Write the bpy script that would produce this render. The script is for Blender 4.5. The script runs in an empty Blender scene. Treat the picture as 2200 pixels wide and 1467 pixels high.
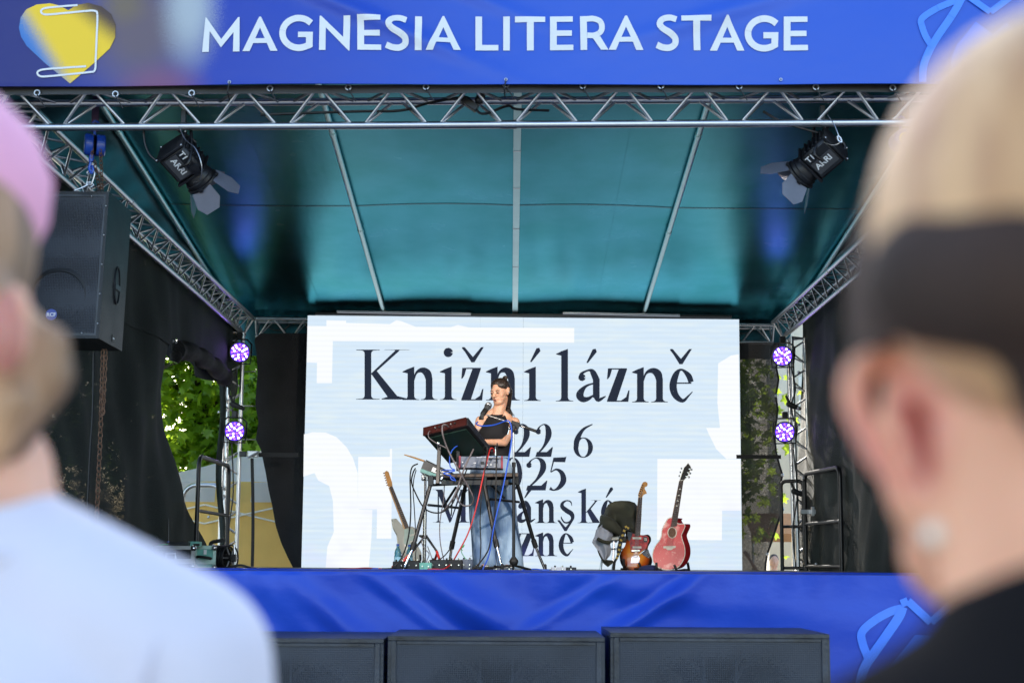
import bpy, math, random
import numpy as np
from mathutils import Vector, Matrix
R = math.radians
random.seed(7)
# ------------------------------------------------------------------ camera, sky, sun, exposure
scn = bpy.context.scene
C = scn.collection
F = 2900.0                       # focal length in photo pixels (2200 wide)
CZ = 1.5                         # eye height
TILT = math.atan(345.0 / F)
ROLL = R(0.37)
PPX, PPY = 1100.0, 867.0
cam_d = bpy.data.cameras.new('camera'); cam = bpy.data.objects.new('camera', cam_d); C.objects.link(cam)
MC = Matrix.Rotation(math.pi / 2 + TILT, 3, 'X') @ Matrix.Rotation(ROLL, 3, 'Z')
cam.matrix_world = Matrix.Translation((0, 0, CZ)) @ MC.to_4x4()
cam_d.sensor_width = 36.0; cam_d.lens = F / 2200.0 * 36.0
cam_d.shift_y = (PPY - 733.5) / 2200.0
cam_d.clip_start = 0.05; cam_d.clip_end = 400
cam_d.dof.use_dof = True; cam_d.dof.focus_distance = 11.9; cam_d.dof.aperture_fstop = 3.2
cam_d.dof.aperture_blades = 9
scn.camera = cam
def P(px, py, d):
    """the point of the vertical plane Y=d that the photo shows at pixel px,py"""
    v = MC @ Vector(((px - PPX) / F, -(py - PPY) / F, -1.0))
    k = d / v.y
    return Vector((v.x * k, d, CZ + v.z * k))
world = bpy.data.worlds.new('World'); scn.world = world; world.use_nodes = True
wn = world.node_tree; wn.nodes.clear()
SUN_EL, SUN_AZ = R(26.5), R(-12)   # sun behind the stage: the stage shades the spectators
sky = wn.nodes.new('ShaderNodeTexSky'); sky.sky_type = 'NISHITA'; sky.sun_disc = False
sky.sun_elevation = SUN_EL; sky.sun_rotation = SUN_AZ
bg = wn.nodes.new('ShaderNodeBackground'); bg.inputs['Strength'].default_value = 0.15
wo = wn.nodes.new('ShaderNodeOutputWorld')
wn.links.new(sky.outputs[0], bg.inputs[0]); wn.links.new(bg.outputs[0], wo.inputs[0])
sl = bpy.data.lights.new('sun', 'SUN'); sl.energy = 3.6; sl.angle = R(0.53); sl.color = (1.0, 0.95, 0.86)
so = bpy.data.objects.new('sun', sl); C.objects.link(so)
sdir = Vector((math.sin(SUN_AZ) * math.cos(SUN_EL), math.cos(SUN_AZ) * math.cos(SUN_EL), math.sin(SUN_EL)))
so.rotation_euler = sdir.to_track_quat('Z', 'Y').to_euler()
so.location = (0, 0, 30)
scn.view_settings.view_transform = 'Standard'; scn.view_settings.look = 'None'
scn.view_settings.gamma = 1.0; scn.view_settings.use_curve_mapping = False
scn.view_settings.exposure = 1.75
EX = 2 ** scn.view_settings.exposure
scn.cycles.max_bounces = 8; scn.cycles.transparent_max_bounces = 12
scn.cycles.sample_clamp_indirect = 4.0
scn.cycles.caustics_reflective = False; scn.cycles.caustics_refractive = False

# ------------------------------------------------------------------ materials
def lin(c):
    return tuple(((v / 255.0) / 12.92 if v / 255.0 <= .04045 else ((v / 255.0 + .055) / 1.055) ** 2.4) for v in c)
def rgba(c): return (c[0], c[1], c[2], 1.0)
class NT:
    def __init__(s, name):
        s.m = bpy.data.materials.new(name); s.m.use_nodes = True
        s.t = s.m.node_tree; s.t.nodes.clear()
        s.out = s.n('ShaderNodeOutputMaterial')
    def n(s, typ, **kw):
        nd = s.t.nodes.new(typ)
        for k, v in kw.items(): setattr(nd, k, v)
        return nd
    def l(s, a, b): s.t.links.new(a, b)
    def inp(s, sock, v):
        if hasattr(v, 'is_output'): s.l(v, sock)
        elif isinstance(v, (tuple, list)) and len(v) == 3 and sock.type == 'RGBA': sock.default_value = rgba(v)
        else: sock.default_value = v
    def math(s, op, a, b=0.0, c=0.0, clamp=False):
        nd = s.n('ShaderNodeMath', operation=op); nd.use_clamp = clamp
        s.inp(nd.inputs[0], a); s.inp(nd.inputs[1], b); s.inp(nd.inputs[2], c)
        return nd.outputs[0]
    def mix(s, f, a, b, mode='MIX'):
        nd = s.n('ShaderNodeMix', data_type='RGBA', blend_type=mode)
        s.inp(nd.inputs[0], f); s.inp(nd.inputs[6], a); s.inp(nd.inputs[7], b)
        return nd.outputs[2]
    def pos(s):
        return s.n('ShaderNodeNewGeometry').outputs['Position']
    def objc(s):
        return s.n('ShaderNodeTexCoord').outputs['Object']
    def noise(s, vec, scale, detail=3, rough=.55, stretch=None):
        if stretch:
            mp = s.n('ShaderNodeMapping'); s.l(vec, mp.inputs[0]); mp.inputs['Scale'].default_value = stretch; vec = mp.outputs[0]
        nd = s.n('ShaderNodeTexNoise'); s.l(vec, nd.inputs['Vector']); nd.inputs['Scale'].default_value = scale
        nd.inputs['Detail'].default_value = detail; nd.inputs['Roughness'].default_value = rough
        return nd.outputs[0]
    def ramp(s, v, a, b):
        nd = s.n('ShaderNodeMapRange'); nd.clamp = True
        s.inp(nd.inputs[0], v); nd.inputs[1].default_value = a; nd.inputs[2].default_value = b
        return nd.outputs[0]
    def smooth(s, v, a, b):
        nd = s.n('ShaderNodeMapRange', interpolation_type='SMOOTHSTEP'); nd.clamp = True
        s.inp(nd.inputs[0], v); nd.inputs[1].default_value = a; nd.inputs[2].default_value = b
        return nd.outputs[0]
    def bump(s, h, strength, dist=.01):
        nd = s.n('ShaderNodeBump'); nd.inputs['Strength'].default_value = strength; nd.inputs['Distance'].default_value = dist
        s.l(h, nd.inputs['Height']); return nd.outputs[0]
    def bsdf(s, col, rough=.5, metal=0., spec=.5, normal=None, coat=0., sheen=0., sss=0., spectint=None, trans=0., emit=None, estr=0., coatr=.08):
        b = s.n('ShaderNodeBsdfPrincipled')
        s.inp(b.inputs['Base Color'], col); s.inp(b.inputs['Roughness'], rough); s.inp(b.inputs['Metallic'], metal)
        b.inputs['Specular IOR Level'].default_value = spec
        if normal is not None: s.l(normal, b.inputs['Normal'])
        b.inputs['Coat Weight'].default_value = coat; b.inputs['Coat Roughness'].default_value = coatr
        b.inputs['Sheen Weight'].default_value = sheen
        b.inputs['Transmission Weight'].default_value = trans
        if sss: b.inputs['Subsurface Weight'].default_value = sss; b.inputs['Subsurface Radius'].default_value = (.02, .008, .004); b.inputs['Subsurface Scale'].default_value = .35
        if spectint: b.inputs['Specular Tint'].default_value = rgba(spectint)
        if emit is not None: s.inp(b.inputs['Emission Color'], emit); b.inputs['Emission Strength'].default_value = estr
        return b.outputs[0]
    def mixs(s, f, a, b):
        nd = s.n('ShaderNodeMixShader'); s.inp(nd.inputs[0], f); s.l(a, nd.inputs[1]); s.l(b, nd.inputs[2]); return nd.outputs[0]
    def done(s, sh): s.l(sh, s.out.inputs[0]); return s.m
    def sep(s, v):
        nd = s.n('ShaderNodeSeparateXYZ'); s.l(v, nd.inputs[0]); return nd.outputs

def mat(name, col, rough=.5, metal=0., spec=.5, var=.18, vs=6., bump=.15, bs=90., dist=.002, stretch=None, **kw):
    """procedural: noise-broken colour and roughness, fine relief"""
    t = NT(name); o = t.objc()
    n1 = t.noise(o, vs, 4, stretch=stretch)
    dark = tuple(c * (1 - var) for c in col); light = tuple(min(1, c * (1 + var)) for c in col)
    c = t.mix(t.ramp(n1, .3, .7), dark, light)
    rg = t.math('ADD', t.math('MULTIPLY', n1, .2), rough - .1, clamp=True)
    nm = t.bump(t.noise(o, bs, 2, stretch=stretch), bump, dist) if bump else None
    return t.done(t.bsdf(c, rg, metal, spec, nm, **kw))

MAT = {}
MAT['alu'] = mat('truss_aluminium', (.56, .57, .60), .33, 1., var=.2, vs=4, bump=.1, bs=40, stretch=(1, 1, 1))
MAT['pole'] = mat('pole_aluminium_screen_tint', (.50, .66, .66), .38, .9, var=.12, vs=3)  # teal light of the screen put into the aluminium colour
MAT['steel'] = mat('galvanised_steel', (.5, .5, .52), .35, 1.)
MAT['chrome'] = mat('chrome', (.72, .72, .74), .16, 1., var=.05)
MAT['rust'] = mat('rusty_chain_steel', (.20, .11, .07), .6, .6, var=.45, vs=60)
MAT['black'] = mat('black_powder_coat', (.006, .006, .008), .42, var=.3)
MAT['blackm'] = mat('black_rubber', (.009, .009, .010), .6, var=.3)
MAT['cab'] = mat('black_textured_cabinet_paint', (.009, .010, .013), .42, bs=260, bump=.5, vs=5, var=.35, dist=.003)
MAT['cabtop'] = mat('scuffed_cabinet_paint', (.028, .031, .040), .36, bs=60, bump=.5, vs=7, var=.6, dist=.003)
MAT['bluehoist'] = mat('blue_hoist_enamel', (.015, .07, .42), .3, coat=.4)
MAT['yellow'] = mat('yellow_label', (.8, .6, .03), .5)
MAT['white'] = mat('white_print', (.72, .74, .76), .5, var=.04, bump=0)
MAT['cream'] = mat('cream_plastic', (.72, .70, .62), .35, var=.06)
MAT['skin'] = mat('fair_skin', (.66, .37, .25), .5, var=.12, vs=25, bs=300, bump=.2, dist=.0006, sss=.25)
MAT['skin_fg'] = mat('warm_fair_skin', (.84, .43, .28), .5, var=.12, vs=16, bs=300, bump=.15, dist=.0006, sss=.3)
MAT['concha'] = mat('inner_ear_glow_red', (.50, .12, .08), .5, var=.2, sss=.4)  # red light through the ear, put into the colour
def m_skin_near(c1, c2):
    t = NT('skin_with_painted_ear_glow'); o = t.pos(); n = t.noise(t.objc(), 16, 4)
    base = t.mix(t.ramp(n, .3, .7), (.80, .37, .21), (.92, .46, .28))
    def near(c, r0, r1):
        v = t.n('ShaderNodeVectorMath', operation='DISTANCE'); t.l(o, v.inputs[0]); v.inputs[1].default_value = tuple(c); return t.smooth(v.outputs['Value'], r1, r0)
    c = t.mix(t.math('MULTIPLY', near(c1, .012, .040), .75), base, (.86, .33, .27))  # backlit red glow of the ear put into the skin colour
    c = t.mix(t.math('MULTIPLY', near(c2, .004, .018), .85), c, (.50, .10, .07))  # deeper glow inside the ear, painted the same way
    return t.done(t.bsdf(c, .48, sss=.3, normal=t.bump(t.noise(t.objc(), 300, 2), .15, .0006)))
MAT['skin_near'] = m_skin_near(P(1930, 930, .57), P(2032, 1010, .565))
MAT['skin_ear'] = mat('ear_glow_skin', (.62, .25, .19), .45, var=.2, vs=18, bs=300, bump=.1, dist=.0006, sss=.9)  # orange light on the ear put into the colour
MAT['hair_dark'] = mat('dark_brown_hair', (.030, .020, .016), .38, var=.5, vs=30, bs=120, bump=.6, dist=.004, stretch=(3, 3, .4))
MAT['hair_under'] = mat('dark_cropped_hair', (.036, .017, .010), .8, var=.4, vs=30, bs=300, bump=.5, dist=.003, stretch=(1, 1, .3))
MAT['tank'] = mat('black_ribbed_jersey', (.006, .006, .009), .85, var=.15, bs=400, bump=.5, dist=.001, stretch=(1, 1, .1))
MAT['jacket_fg'] = mat('dark_jacket_cloth', (.007, .006, .007), .95, spec=.2, var=.2)
MAT['olive'] = mat('olive_fabric', (.060, .060, .040), .8, var=.25, vs=9, bs=300)
MAT['lining'] = mat('pale_lilac_lining', (.50, .52, .60), .55, var=.1, vs=10)
MAT['pink'] = mat('pink_cotton_hat', (.88, .40, .56), .8, var=.06, vs=8)
MAT['red'] = mat('red_plastic', (.55, .03, .03), .35)
MAT['bluec'] = mat('blue_rubber_cable', (.02, .09, .55), .4, var=.1)
MAT['redc'] = mat('red_rubber_cable', (.55, .03, .03), .4, var=.1)
MAT['greyc'] = mat('grey_braided_cable', (.14, .12, .13), .6, var=.7, vs=160)
MAT['greenc'] = mat('green_cable', (.05, .4, .12), .45)
MAT['orangec'] = mat('orange_cable', (.6, .15, .03), .45)
MAT['panel_red'] = mat('dark_red_wood_panel', (.040, .008, .007), .3, var=.25, vs=10, coat=.3)
MAT['mixgrey'] = mat('blue_grey_mixer_metal', (.12, .14, .19), .4, var=.1)
MAT['case_green'] = mat('mint_green_flight_case', (.15, .42, .36), .45, var=.15)
MAT['wood'] = mat('maple_neck_wood', (.50, .27, .09), .35, var=.2, vs=12, coat=.3, stretch=(4, 4, .5))
MAT['rosewood'] = mat('rosewood_fretboard', (.05, .028, .022), .5, var=.35, vs=30)
MAT['tort'] = mat('red_tortoiseshell', (.42, .012, .010), .2, var=.6, vs=35, coat=.6)
MAT['pearl'] = mat('pearl', (.92, .88, .74), .15, var=.05, coat=.6)
MAT['white_guitar'] = mat('aged_white_lacquer', (.62, .62, .56), .22, var=.1, coat=.5)
MAT['deck'] = mat('black_stage_plywood', (.03, .028, .027), .5, var=.4, vs=3)
MAT['bottle'] = mat('pale_blue_plastic', (.22, .62, .80), .08, var=.05, trans=.7)
MAT['jute'] = mat('brown_table_board', (.07, .04, .025), .5, var=.3, vs=20)
MAT['strap'] = mat('black_webbing', (.02, .02, .022), .8, var=.2)
MAT['awning'] = mat('brown_awning_cloth', (.42, .18, .07), .8)

MAT['dgreen'] = mat('dark_green_bottom_plate', (.007, .022, .018), .4)
MAT['dteal'] = mat('teal_tinted_bottom_plate', (.10, .26, .24), .3, var=.1)
MAT['cheek_red'] = mat('red_end_cheek', (.24, .02, .035), .35)
MAT['mixlight'] = mat('light_grey_print', (.42, .45, .52), .4, var=.05, bump=0)
MAT['micgrille'] = mat('silver_wire_mesh', (.42, .43, .46), .4, .8, bs=500, bump=.9, dist=.002)
MAT['micbody'] = mat('dark_grey_mic_body', (.08, .085, .095), .38, .3)
MAT['lightlabel'] = mat('pale_bottle_label', (.35, .65, .85), .4)
MAT['cplate'] = mat('dark_control_plate', (.03, .04, .055), .2, coat=.5, var=.1)
MAT['headwood'] = mat('amber_headstock_wood', (.50, .24, .06), .35, var=.12, vs=20, coat=.3)
MAT['strapyellow'] = mat('yellow_woven_motif', (.55, .38, .08), .7)
MAT['holewood'] = mat('shaded_spruce_inside', (.16, .07, .03), .7)
MAT['bridgewood'] = mat('pale_bridge', (.60, .55, .48), .4)
MAT['mint'] = mat('mint_pickguard', (.45, .60, .55), .3)
MAT['navy'] = mat('navy_cloth', (.012, .02, .09), .8)
MAT['lash'] = mat('dark_eyelash', (.05, .025, .02), .6, bump=0)
MAT['eyelid'] = mat('brown_eyelid', (.36, .19, .14), .5, bump=0)  # eyelid browner than the face skin
MAT['lips'] = mat('muted_rose_lips', (.42, .14, .12), .4, bump=0)
MAT['shoe'] = mat('white_trainer_leather', (.68, .67, .64), .5, var=.1)
MAT['tattoo'] = mat('inked_skin', (.22, .17, .17), .5, var=.8, vs=45)
MAT['case_edge'] = mat('pale_green_aluminium_edge', (.45, .62, .58), .35, .5)
def m_ground():
    t = NT('pale_gravel_square'); o = t.pos()
    n = t.noise(o, 1.2, 6); n2 = t.noise(o, 60, 3)
    c = t.mix(t.ramp(n, .35, .65), (.26, .24, .21), (.36, .34, .30))
    c = t.mix(t.ramp(n2, .4, .6), c, (.36, .34, .31))
    return t.done(t.bsdf(c, .9, normal=t.bump(n2, .6, .01)))
MAT['ground'] = m_ground()

def m_denim():
    t = NT('washed_blue_denim'); o = t.objc()
    s = t.sep(o)
    n = t.noise(o, 7, 4, stretch=(1, 1, .35)); w = t.noise(o, 400, 1)
    c = t.mix(t.ramp(n, .38, .62), (.075, .165, .36), (.38, .54, .74))
    c = t.mix(t.math('MULTIPLY', w, .25), c, (.5, .58, .68))
    h = t.math('ADD', t.math('MULTIPLY', t.noise(o, 12, 3, stretch=(1, 1, .4)), 1.0), t.math('MULTIPLY', w, .1))
    return t.done(t.bsdf(c, .8, normal=t.bump(h, .6, .02)))
MAT['denim'] = m_denim()

def m_blond():
    t = NT('blond_hair'); o = t.objc()
    n = t.noise(o, 11, 5, stretch=(3.0, 2.2, .5)); b = t.noise(o, 70, 3, stretch=(2.2, 1, .35))
    c = t.mix(t.ramp(n, .32, .66), (.36, .14, .05), (.95, .58, .28))
    return t.done(t.bsdf(c, .42, normal=t.bump(b, .7, .006), sheen=.2))
MAT['blond'] = m_blond()
MAT['light_brown'] = mat('light_brown_hair', (.34, .19, .10), .5, var=.85, vs=9, bs=90, bump=.7, dist=.005, stretch=(2.2, 2.2, .5))
def m_shirt():
    t = NT('white_cotton_jersey'); o = t.objc()
    n = t.noise(o, 6, 4); w = t.noise(o, 500, 1)
    c = t.mix(t.ramp(n, .3, .7), (.72, .67, .74), (.79, .74, .81))
    return t.done(t.bsdf(c, .85, normal=t.bump(t.math('ADD', n, t.math('MULTIPLY', w, .05)), .35, .03), sheen=.2))
MAT['shirt'] = m_shirt()

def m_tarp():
    t = NT('black_tarpaulin_screen_tinted_gloss'); o = t.pos()
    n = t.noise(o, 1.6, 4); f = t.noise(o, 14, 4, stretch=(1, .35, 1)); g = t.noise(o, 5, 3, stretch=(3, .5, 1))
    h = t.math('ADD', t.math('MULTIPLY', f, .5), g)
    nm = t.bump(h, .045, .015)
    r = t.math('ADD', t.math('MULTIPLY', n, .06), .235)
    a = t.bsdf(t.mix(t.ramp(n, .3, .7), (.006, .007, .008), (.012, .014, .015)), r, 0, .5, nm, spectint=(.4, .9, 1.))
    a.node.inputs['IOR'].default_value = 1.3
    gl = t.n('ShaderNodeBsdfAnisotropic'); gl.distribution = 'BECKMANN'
    t.l(t.mix(t.ramp(n, .3, .7), (.05, .46, .52), (.10, .56, .70)), gl.inputs['Color'])  # teal screen light put into the gloss colour, like the specular tint above
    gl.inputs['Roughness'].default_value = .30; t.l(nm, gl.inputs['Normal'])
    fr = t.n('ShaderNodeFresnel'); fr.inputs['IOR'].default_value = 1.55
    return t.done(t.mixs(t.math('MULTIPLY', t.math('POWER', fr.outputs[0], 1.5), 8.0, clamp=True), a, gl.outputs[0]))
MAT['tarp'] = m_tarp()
MAT['seam'] = mat('welded_pvc_seam', (.03, .14, .16), .3, .6)
MAT['flap'] = mat('satin_black_flap_screen_tint', (.010, .020, .024), .35, spec=.8, var=.4, vs=2, spectint=(.2, .8, 1.))  # teal screen light put into base colour and specular tint
MAT['hem'] = mat('black_pvc_hem', (.022, .021, .023), .45, var=.3, vs=3)

def m_net(name, a, col=(.020, .030, .028), glint=.5):
    """knitted shade netting: little holes let the daylight behind through"""
    t = NT(name); o = t.pos()
    weave = t.noise(o, 55, 2, stretch=(1, 1, 2.2)); big = t.noise(o, 1.7, 4)
    hole = t.smooth(t.math('ADD', t.math('MULTIPLY', weave, .7), t.math('MULTIPLY', big, .55)), .62, .95)
    f = t.math('ADD', t.math('MULTIPLY', hole, glint), a, clamp=True)
    c = t.mix(t.ramp(big, .3, .7), tuple(x * .7 for x in col), tuple(x * 1.4 for x in col))
    d = t.bsdf(c, .75, 0, .3, t.bump(t.math('ADD', weave, t.noise(o, 3, 4)), .5, .02))
    tr = t.n('ShaderNodeBsdfTransparent')
    return t.done(t.mixs(f, d, tr.outputs[0]))
MAT['net'] = m_net('dark_green_shade_net', .0, (.014, .021, .020), glint=.045)
MAT['net_thin'] = m_net('thin_black_shade_net', .05, (.050, .046, .046), .25)
MAT['net_black'] = m_net('black_back_cloth', .0, (.014, .014, .016), .0)

def m_grille():
    t = NT('perforated_speaker_grille'); o = t.pos()
    v = t.n('ShaderNodeTexVoronoi'); v.inputs['Scale'].default_value = 95; v.inputs['Randomness'].default_value = .12
    t.l(o, v.inputs['Vector'])
    hole = t.smooth(v.outputs['Distance'], .42, .30)
    n = t.noise(o, 3, 3)
    c = t.mix(t.ramp(n, .3, .7), (.014, .017, .027), (.026, .031, .046))
    d = t.bsdf(c, .45, .0, .5, t.bump(v.outputs['Distance'], .5, .004))
    tr = t.n('ShaderNodeBsdfTransparent')
    return t.done(t.mixs(t.math('MULTIPLY', hole, .85), d, tr.outputs[0]))
MAT['grille'] = m_grille()
MAT['cone'] = mat('paper_speaker_cone', (.16, .17, .21), .5, var=.2)
MAT['badge_blue'] = mat('blue_badge', (.05, .08, .35), .3)
MAT['strapm'] = mat('purple_round_sling', (.06, .03, .07), .8)

def gauss(t, px, py, cx, cy, sx, sy, r0, r1):
    a = t.math('DIVIDE', t.math('SUBTRACT', px, cx), sx); b = t.math('DIVIDE', t.math('SUBTRACT', py, cy), sy)
    r = t.math('SQRT', t.math('ADD', t.math('MULTIPLY', a, a), t.math('MULTIPLY', b, b)))
    return t.smooth(r, r1, r0)
BD = 8.05        # distance of the banner
KB = F / BD
_smp = [(x, y, P(x, y, BD)) for x in (0, 200, 400, 600) for y in (0, 90, 185)]
_A = np.array([[1, p.x, p.z] for _, _, p in _smp])
FX = [float(q) for q in np.linalg.lstsq(_A, np.array([x for x, _, _ in _smp]), rcond=None)[0]]
FY = [float(q) for q in np.linalg.lstsq(_A, np.array([y for _, y, _ in _smp]), rcond=None)[0]]
def banner_px(t):
    """the printed artwork runs in the banner's own plane (X along it, Z up it)"""
    s = t.sep(t.pos())
    f = lambda k: t.math('ADD', t.math('ADD', t.math('MULTIPLY', s[0], k[1]), t.math('MULTIPLY', s[2], k[2])), k[0])
    return f(FX), f(FY)
def m_banner():
    t = NT('printed_blue_banner'); px, py = banner_px(t)
    grain = t.noise(t.pos(), 260, 2); gm = t.math('SUBTRACT', grain, .5)
    pxg = t.math('ADD', px, t.math('MULTIPLY', gm, 60))
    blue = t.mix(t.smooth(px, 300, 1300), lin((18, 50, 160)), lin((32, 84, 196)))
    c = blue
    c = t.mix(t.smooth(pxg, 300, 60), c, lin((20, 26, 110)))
    c = t.mix(t.math('MULTIPLY', gauss(t, pxg, py, 300, 60, 190, 230, .15, 1.), .92), c, lin((100, 84, 88)))
    c = t.mix(t.math('MULTIPLY', gauss(t, pxg, py, 408, 20, 85, 170, .1, 1.), .85), c, lin((176, 186, 190)))
    c = t.mix(t.math('MULTIPLY', gauss(t, pxg, py, 345, 190, 130, 75, .1, 1.), .75), c, lin((128, 72, 102)))
    c = t.mix(t.math('MULTIPLY', gauss(t, pxg, py, 265, 5, 70, 70, .1, 1.), .6), c, lin((120, 104, 60)))
    return t.done(t.bsdf(c, .42, 0, .5, t.bump(t.noise(t.pos(), 2.2, 3), .25, .05)))
MAT['banner'] = m_banner()
def m_heart():
    t = NT('sprayed_yellow_print'); px, py = banner_px(t)
    gm = t.math('SUBTRACT', t.noise(t.pos(), 300, 2), .5)
    diag = t.math('ADD', t.math('SUBTRACT', px, t.math('MULTIPLY', py, .62)), t.math('MULTIPLY', gm, 50))
    c = t.mix(t.smooth(diag, 62, 5), lin((240, 200, 26)), lin((60, 120, 190)))
    c = t.mix(t.smooth(diag, 18, -50), c, lin((28, 70, 175)))
    d2 = t.math('ADD', t.math('SUBTRACT', px, t.math('MULTIPLY', py, 1.3)), t.math('MULTIPLY', gm, 40))
    c = t.mix(t.smooth(d2, 95, 190), c, lin((70, 48, 40)))
    return t.done(t.bsdf(c, .45))
MAT['heart'] = m_heart()
MAT['print_blue'] = mat('light_blue_print', lin((72, 134, 250)), .42, var=.03, bump=0)
MAT['print_mid'] = mat('mid_blue_print', lin((42, 112, 238)), .42, var=.03, bump=0)
MAT['print_deep'] = mat('deep_blue_print', lin((22, 66, 205)), .42, var=.03, bump=0)
def m_skirt():
    t = NT('royal_blue_pvc_skirt'); o = t.pos()
    n = t.noise(o, 1.3, 4); f = t.noise(o, 7, 3, stretch=(1, 1, 1.6))
    c = t.mix(t.ramp(n, .3, .7), lin((24, 62, 178)), lin((32, 78, 198)))
    return t.done(t.bsdf(c, .42, 0, .4, t.bump(f, .12, .03)))
MAT['skirt'] = m_skirt()

def m_led(name, col, s=1.0):
    t = NT(name); o = t.pos(); z = t.sep(o)
    line = t.math('SINE', t.math('MULTIPLY', z[2], 2 * math.pi / .062))
    n = t.noise(o, 4.0, 3, stretch=(.5, 1, 5)); m = t.noise(o, 2.2, 2, stretch=(1, 1, 1.6))
    low = t.smooth(z[2], 3.1, 1.4)
    c = t.mix(t.math('MULTIPLY', t.ramp(n, .45, .7), .25), col, (.95, .97, .80) if s > .5 else col)
    c = t.mix(t.math('MULTIPLY', t.math('MULTIPLY', t.ramp(m, .5, .72), low), .35), c, (.70, .72, 1.0) if s > .5 else (.05, .06, .3))
    br = t.math('ADD', 1.0, t.math('MULTIPLY', line, .018))
    e = t.n('ShaderNodeEmission'); t.l(c, e.inputs[0]); t.l(t.math('MULTIPLY', br, 1.04 / EX), e.inputs[1])
    g = t.bsdf((.006, .006, .008), .9, 0, .1)
    a = t.n('ShaderNodeAddShader'); t.l(e.outputs[0], a.inputs[0]); t.l(g, a.inputs[1])
    return t.done(a.outputs[0])
MAT['led_bg'] = m_led('led_light_blue', lin((212, 230, 246)))
MAT['led_white'] = m_led('led_white', lin((246, 249, 253)))
MAT['led_text'] = m_led('led_dark_text', lin((38, 46, 62)), .2)
def m_emit(name, col, s, base=(.02, .02, .02)):
    t = NT(name); n = t.noise(t.objc(), 40, 1)
    return t.done(t.bsdf(base, .3, emit=t.mix(n, col, tuple(c * .9 for c in col)), estr=s))
MAT['par_lens'] = m_emit('lit_violet_led', (.16, .05, 1.0), 1.6)
MAT['par_core'] = m_emit('lit_white_led_core', (.50, .30, 1.0), 4)
MAT['lamp_lens'] = mat('fresnel_glass', (.3, .32, .34), .1, coat=.8)

def m_sunburst():
    t = NT('sunburst_lacquer'); o = t.objc(); s = t.sep(o)
    a = t.math('DIVIDE', s[0], .165); b = t.math('DIVIDE', t.math('SUBTRACT', s[2], .0), .20)
    r = t.math('SQRT', t.math('ADD', t.math('MULTIPLY', a, a), t.math('MULTIPLY', b, b)))
    c = t.mix(t.smooth(r, .35, .75), (.85, .32, .03), (.50, .09, .01))
    c = t.mix(t.smooth(r, .68, .98), c, (.012, .008, .006))
    return t.done(t.bsdf(c, .15, 0, .5, coat=.8))
MAT['sunburst'] = m_sunburst()
def m_redg():
    t = NT('scratched_cherry_lacquer_glare_patches'); o = t.objc()
    n = t.noise(o, 9, 5); n2 = t.noise(o, 60, 3)
    c = t.mix(t.smooth(n, .50, .68), (.58, .035, .04), (.85, .42, .38))  # pale patches put glare on the lacquer into its colour
    c = t.mix(t.math('MULTIPLY', t.smooth(n2, .6, .75), .5), c, (.8, .55, .5))
    return t.done(t.bsdf(c, .30, 0, .7, coat=1.0, coatr=.22))
MAT['redtop'] = m_redg()
MAT['redside'] = mat('cherry_lacquer', (.30, .010, .015), .2, coat=.8, var=.2)

def m_leaf(name, a, b):
    t = NT(name)
    oi = t.noise(t.pos(), 1.1, 3); n = t.noise(t.pos(), 9, 2)
    c = t.mix(t.ramp(t.math('ADD', t.math('MULTIPLY', oi, .5), t.math('MULTIPLY', n, .5)), .35, .65), a, b)
    d = t.n('ShaderNodeBsdfDiffuse'); t.l(c, d.inputs[0])
    tl = t.n('ShaderNodeBsdfTranslucent'); t.l(t.mix(.6, c, (.62, .85, .05)), tl.inputs[0])
    gl = t.n('ShaderNodeBsdfGlossy'); gl.inputs['Roughness'].default_value = .4
    x = t.mixs(.68, d.outputs[0], tl.outputs[0])
    return t.done(t.mixs(.04, x, gl.outputs[0]))
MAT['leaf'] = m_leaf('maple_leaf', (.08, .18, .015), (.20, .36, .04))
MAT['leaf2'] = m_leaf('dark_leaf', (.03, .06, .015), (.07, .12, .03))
MAT['bark'] = mat('grey_brown_bark', (.10, .075, .055), .9, bs=30, bump=.9, dist=.02, stretch=(3, 3, .6))
def m_cloth_t(name, col, tr=.5):
    t = NT(name); n = t.noise(t.pos(), 3, 3)
    c = t.mix(t.ramp(n, .3, .7), tuple(x * .92 for x in col), col)
    d = t.n('ShaderNodeBsdfDiffuse'); t.l(c, d.inputs[0]); tl = t.n('ShaderNodeBsdfTranslucent'); t.l(c, tl.inputs[0])
    t.l(t.bump(t.noise(t.pos(), 2.5, 3, stretch=(3, 1, .6)), .4, .05), d.inputs['Normal'])
    return t.done(t.mixs(tr, d.outputs[0], tl.outputs[0]))
MAT['tent_white'] = m_cloth_t('white_tent_cloth', (.66, .70, .74), .4)
MAT['tent_yellow'] = m_cloth_t('yellow_tent_cloth', (.82, .60, .22), .35)
MAT['plaster'] = mat('pale_plaster', (.62, .56, .46), .9, var=.1, vs=2)
MAT['glass'] = mat('dark_window_glass', (.05, .06, .07), .1, var=.1)

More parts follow.
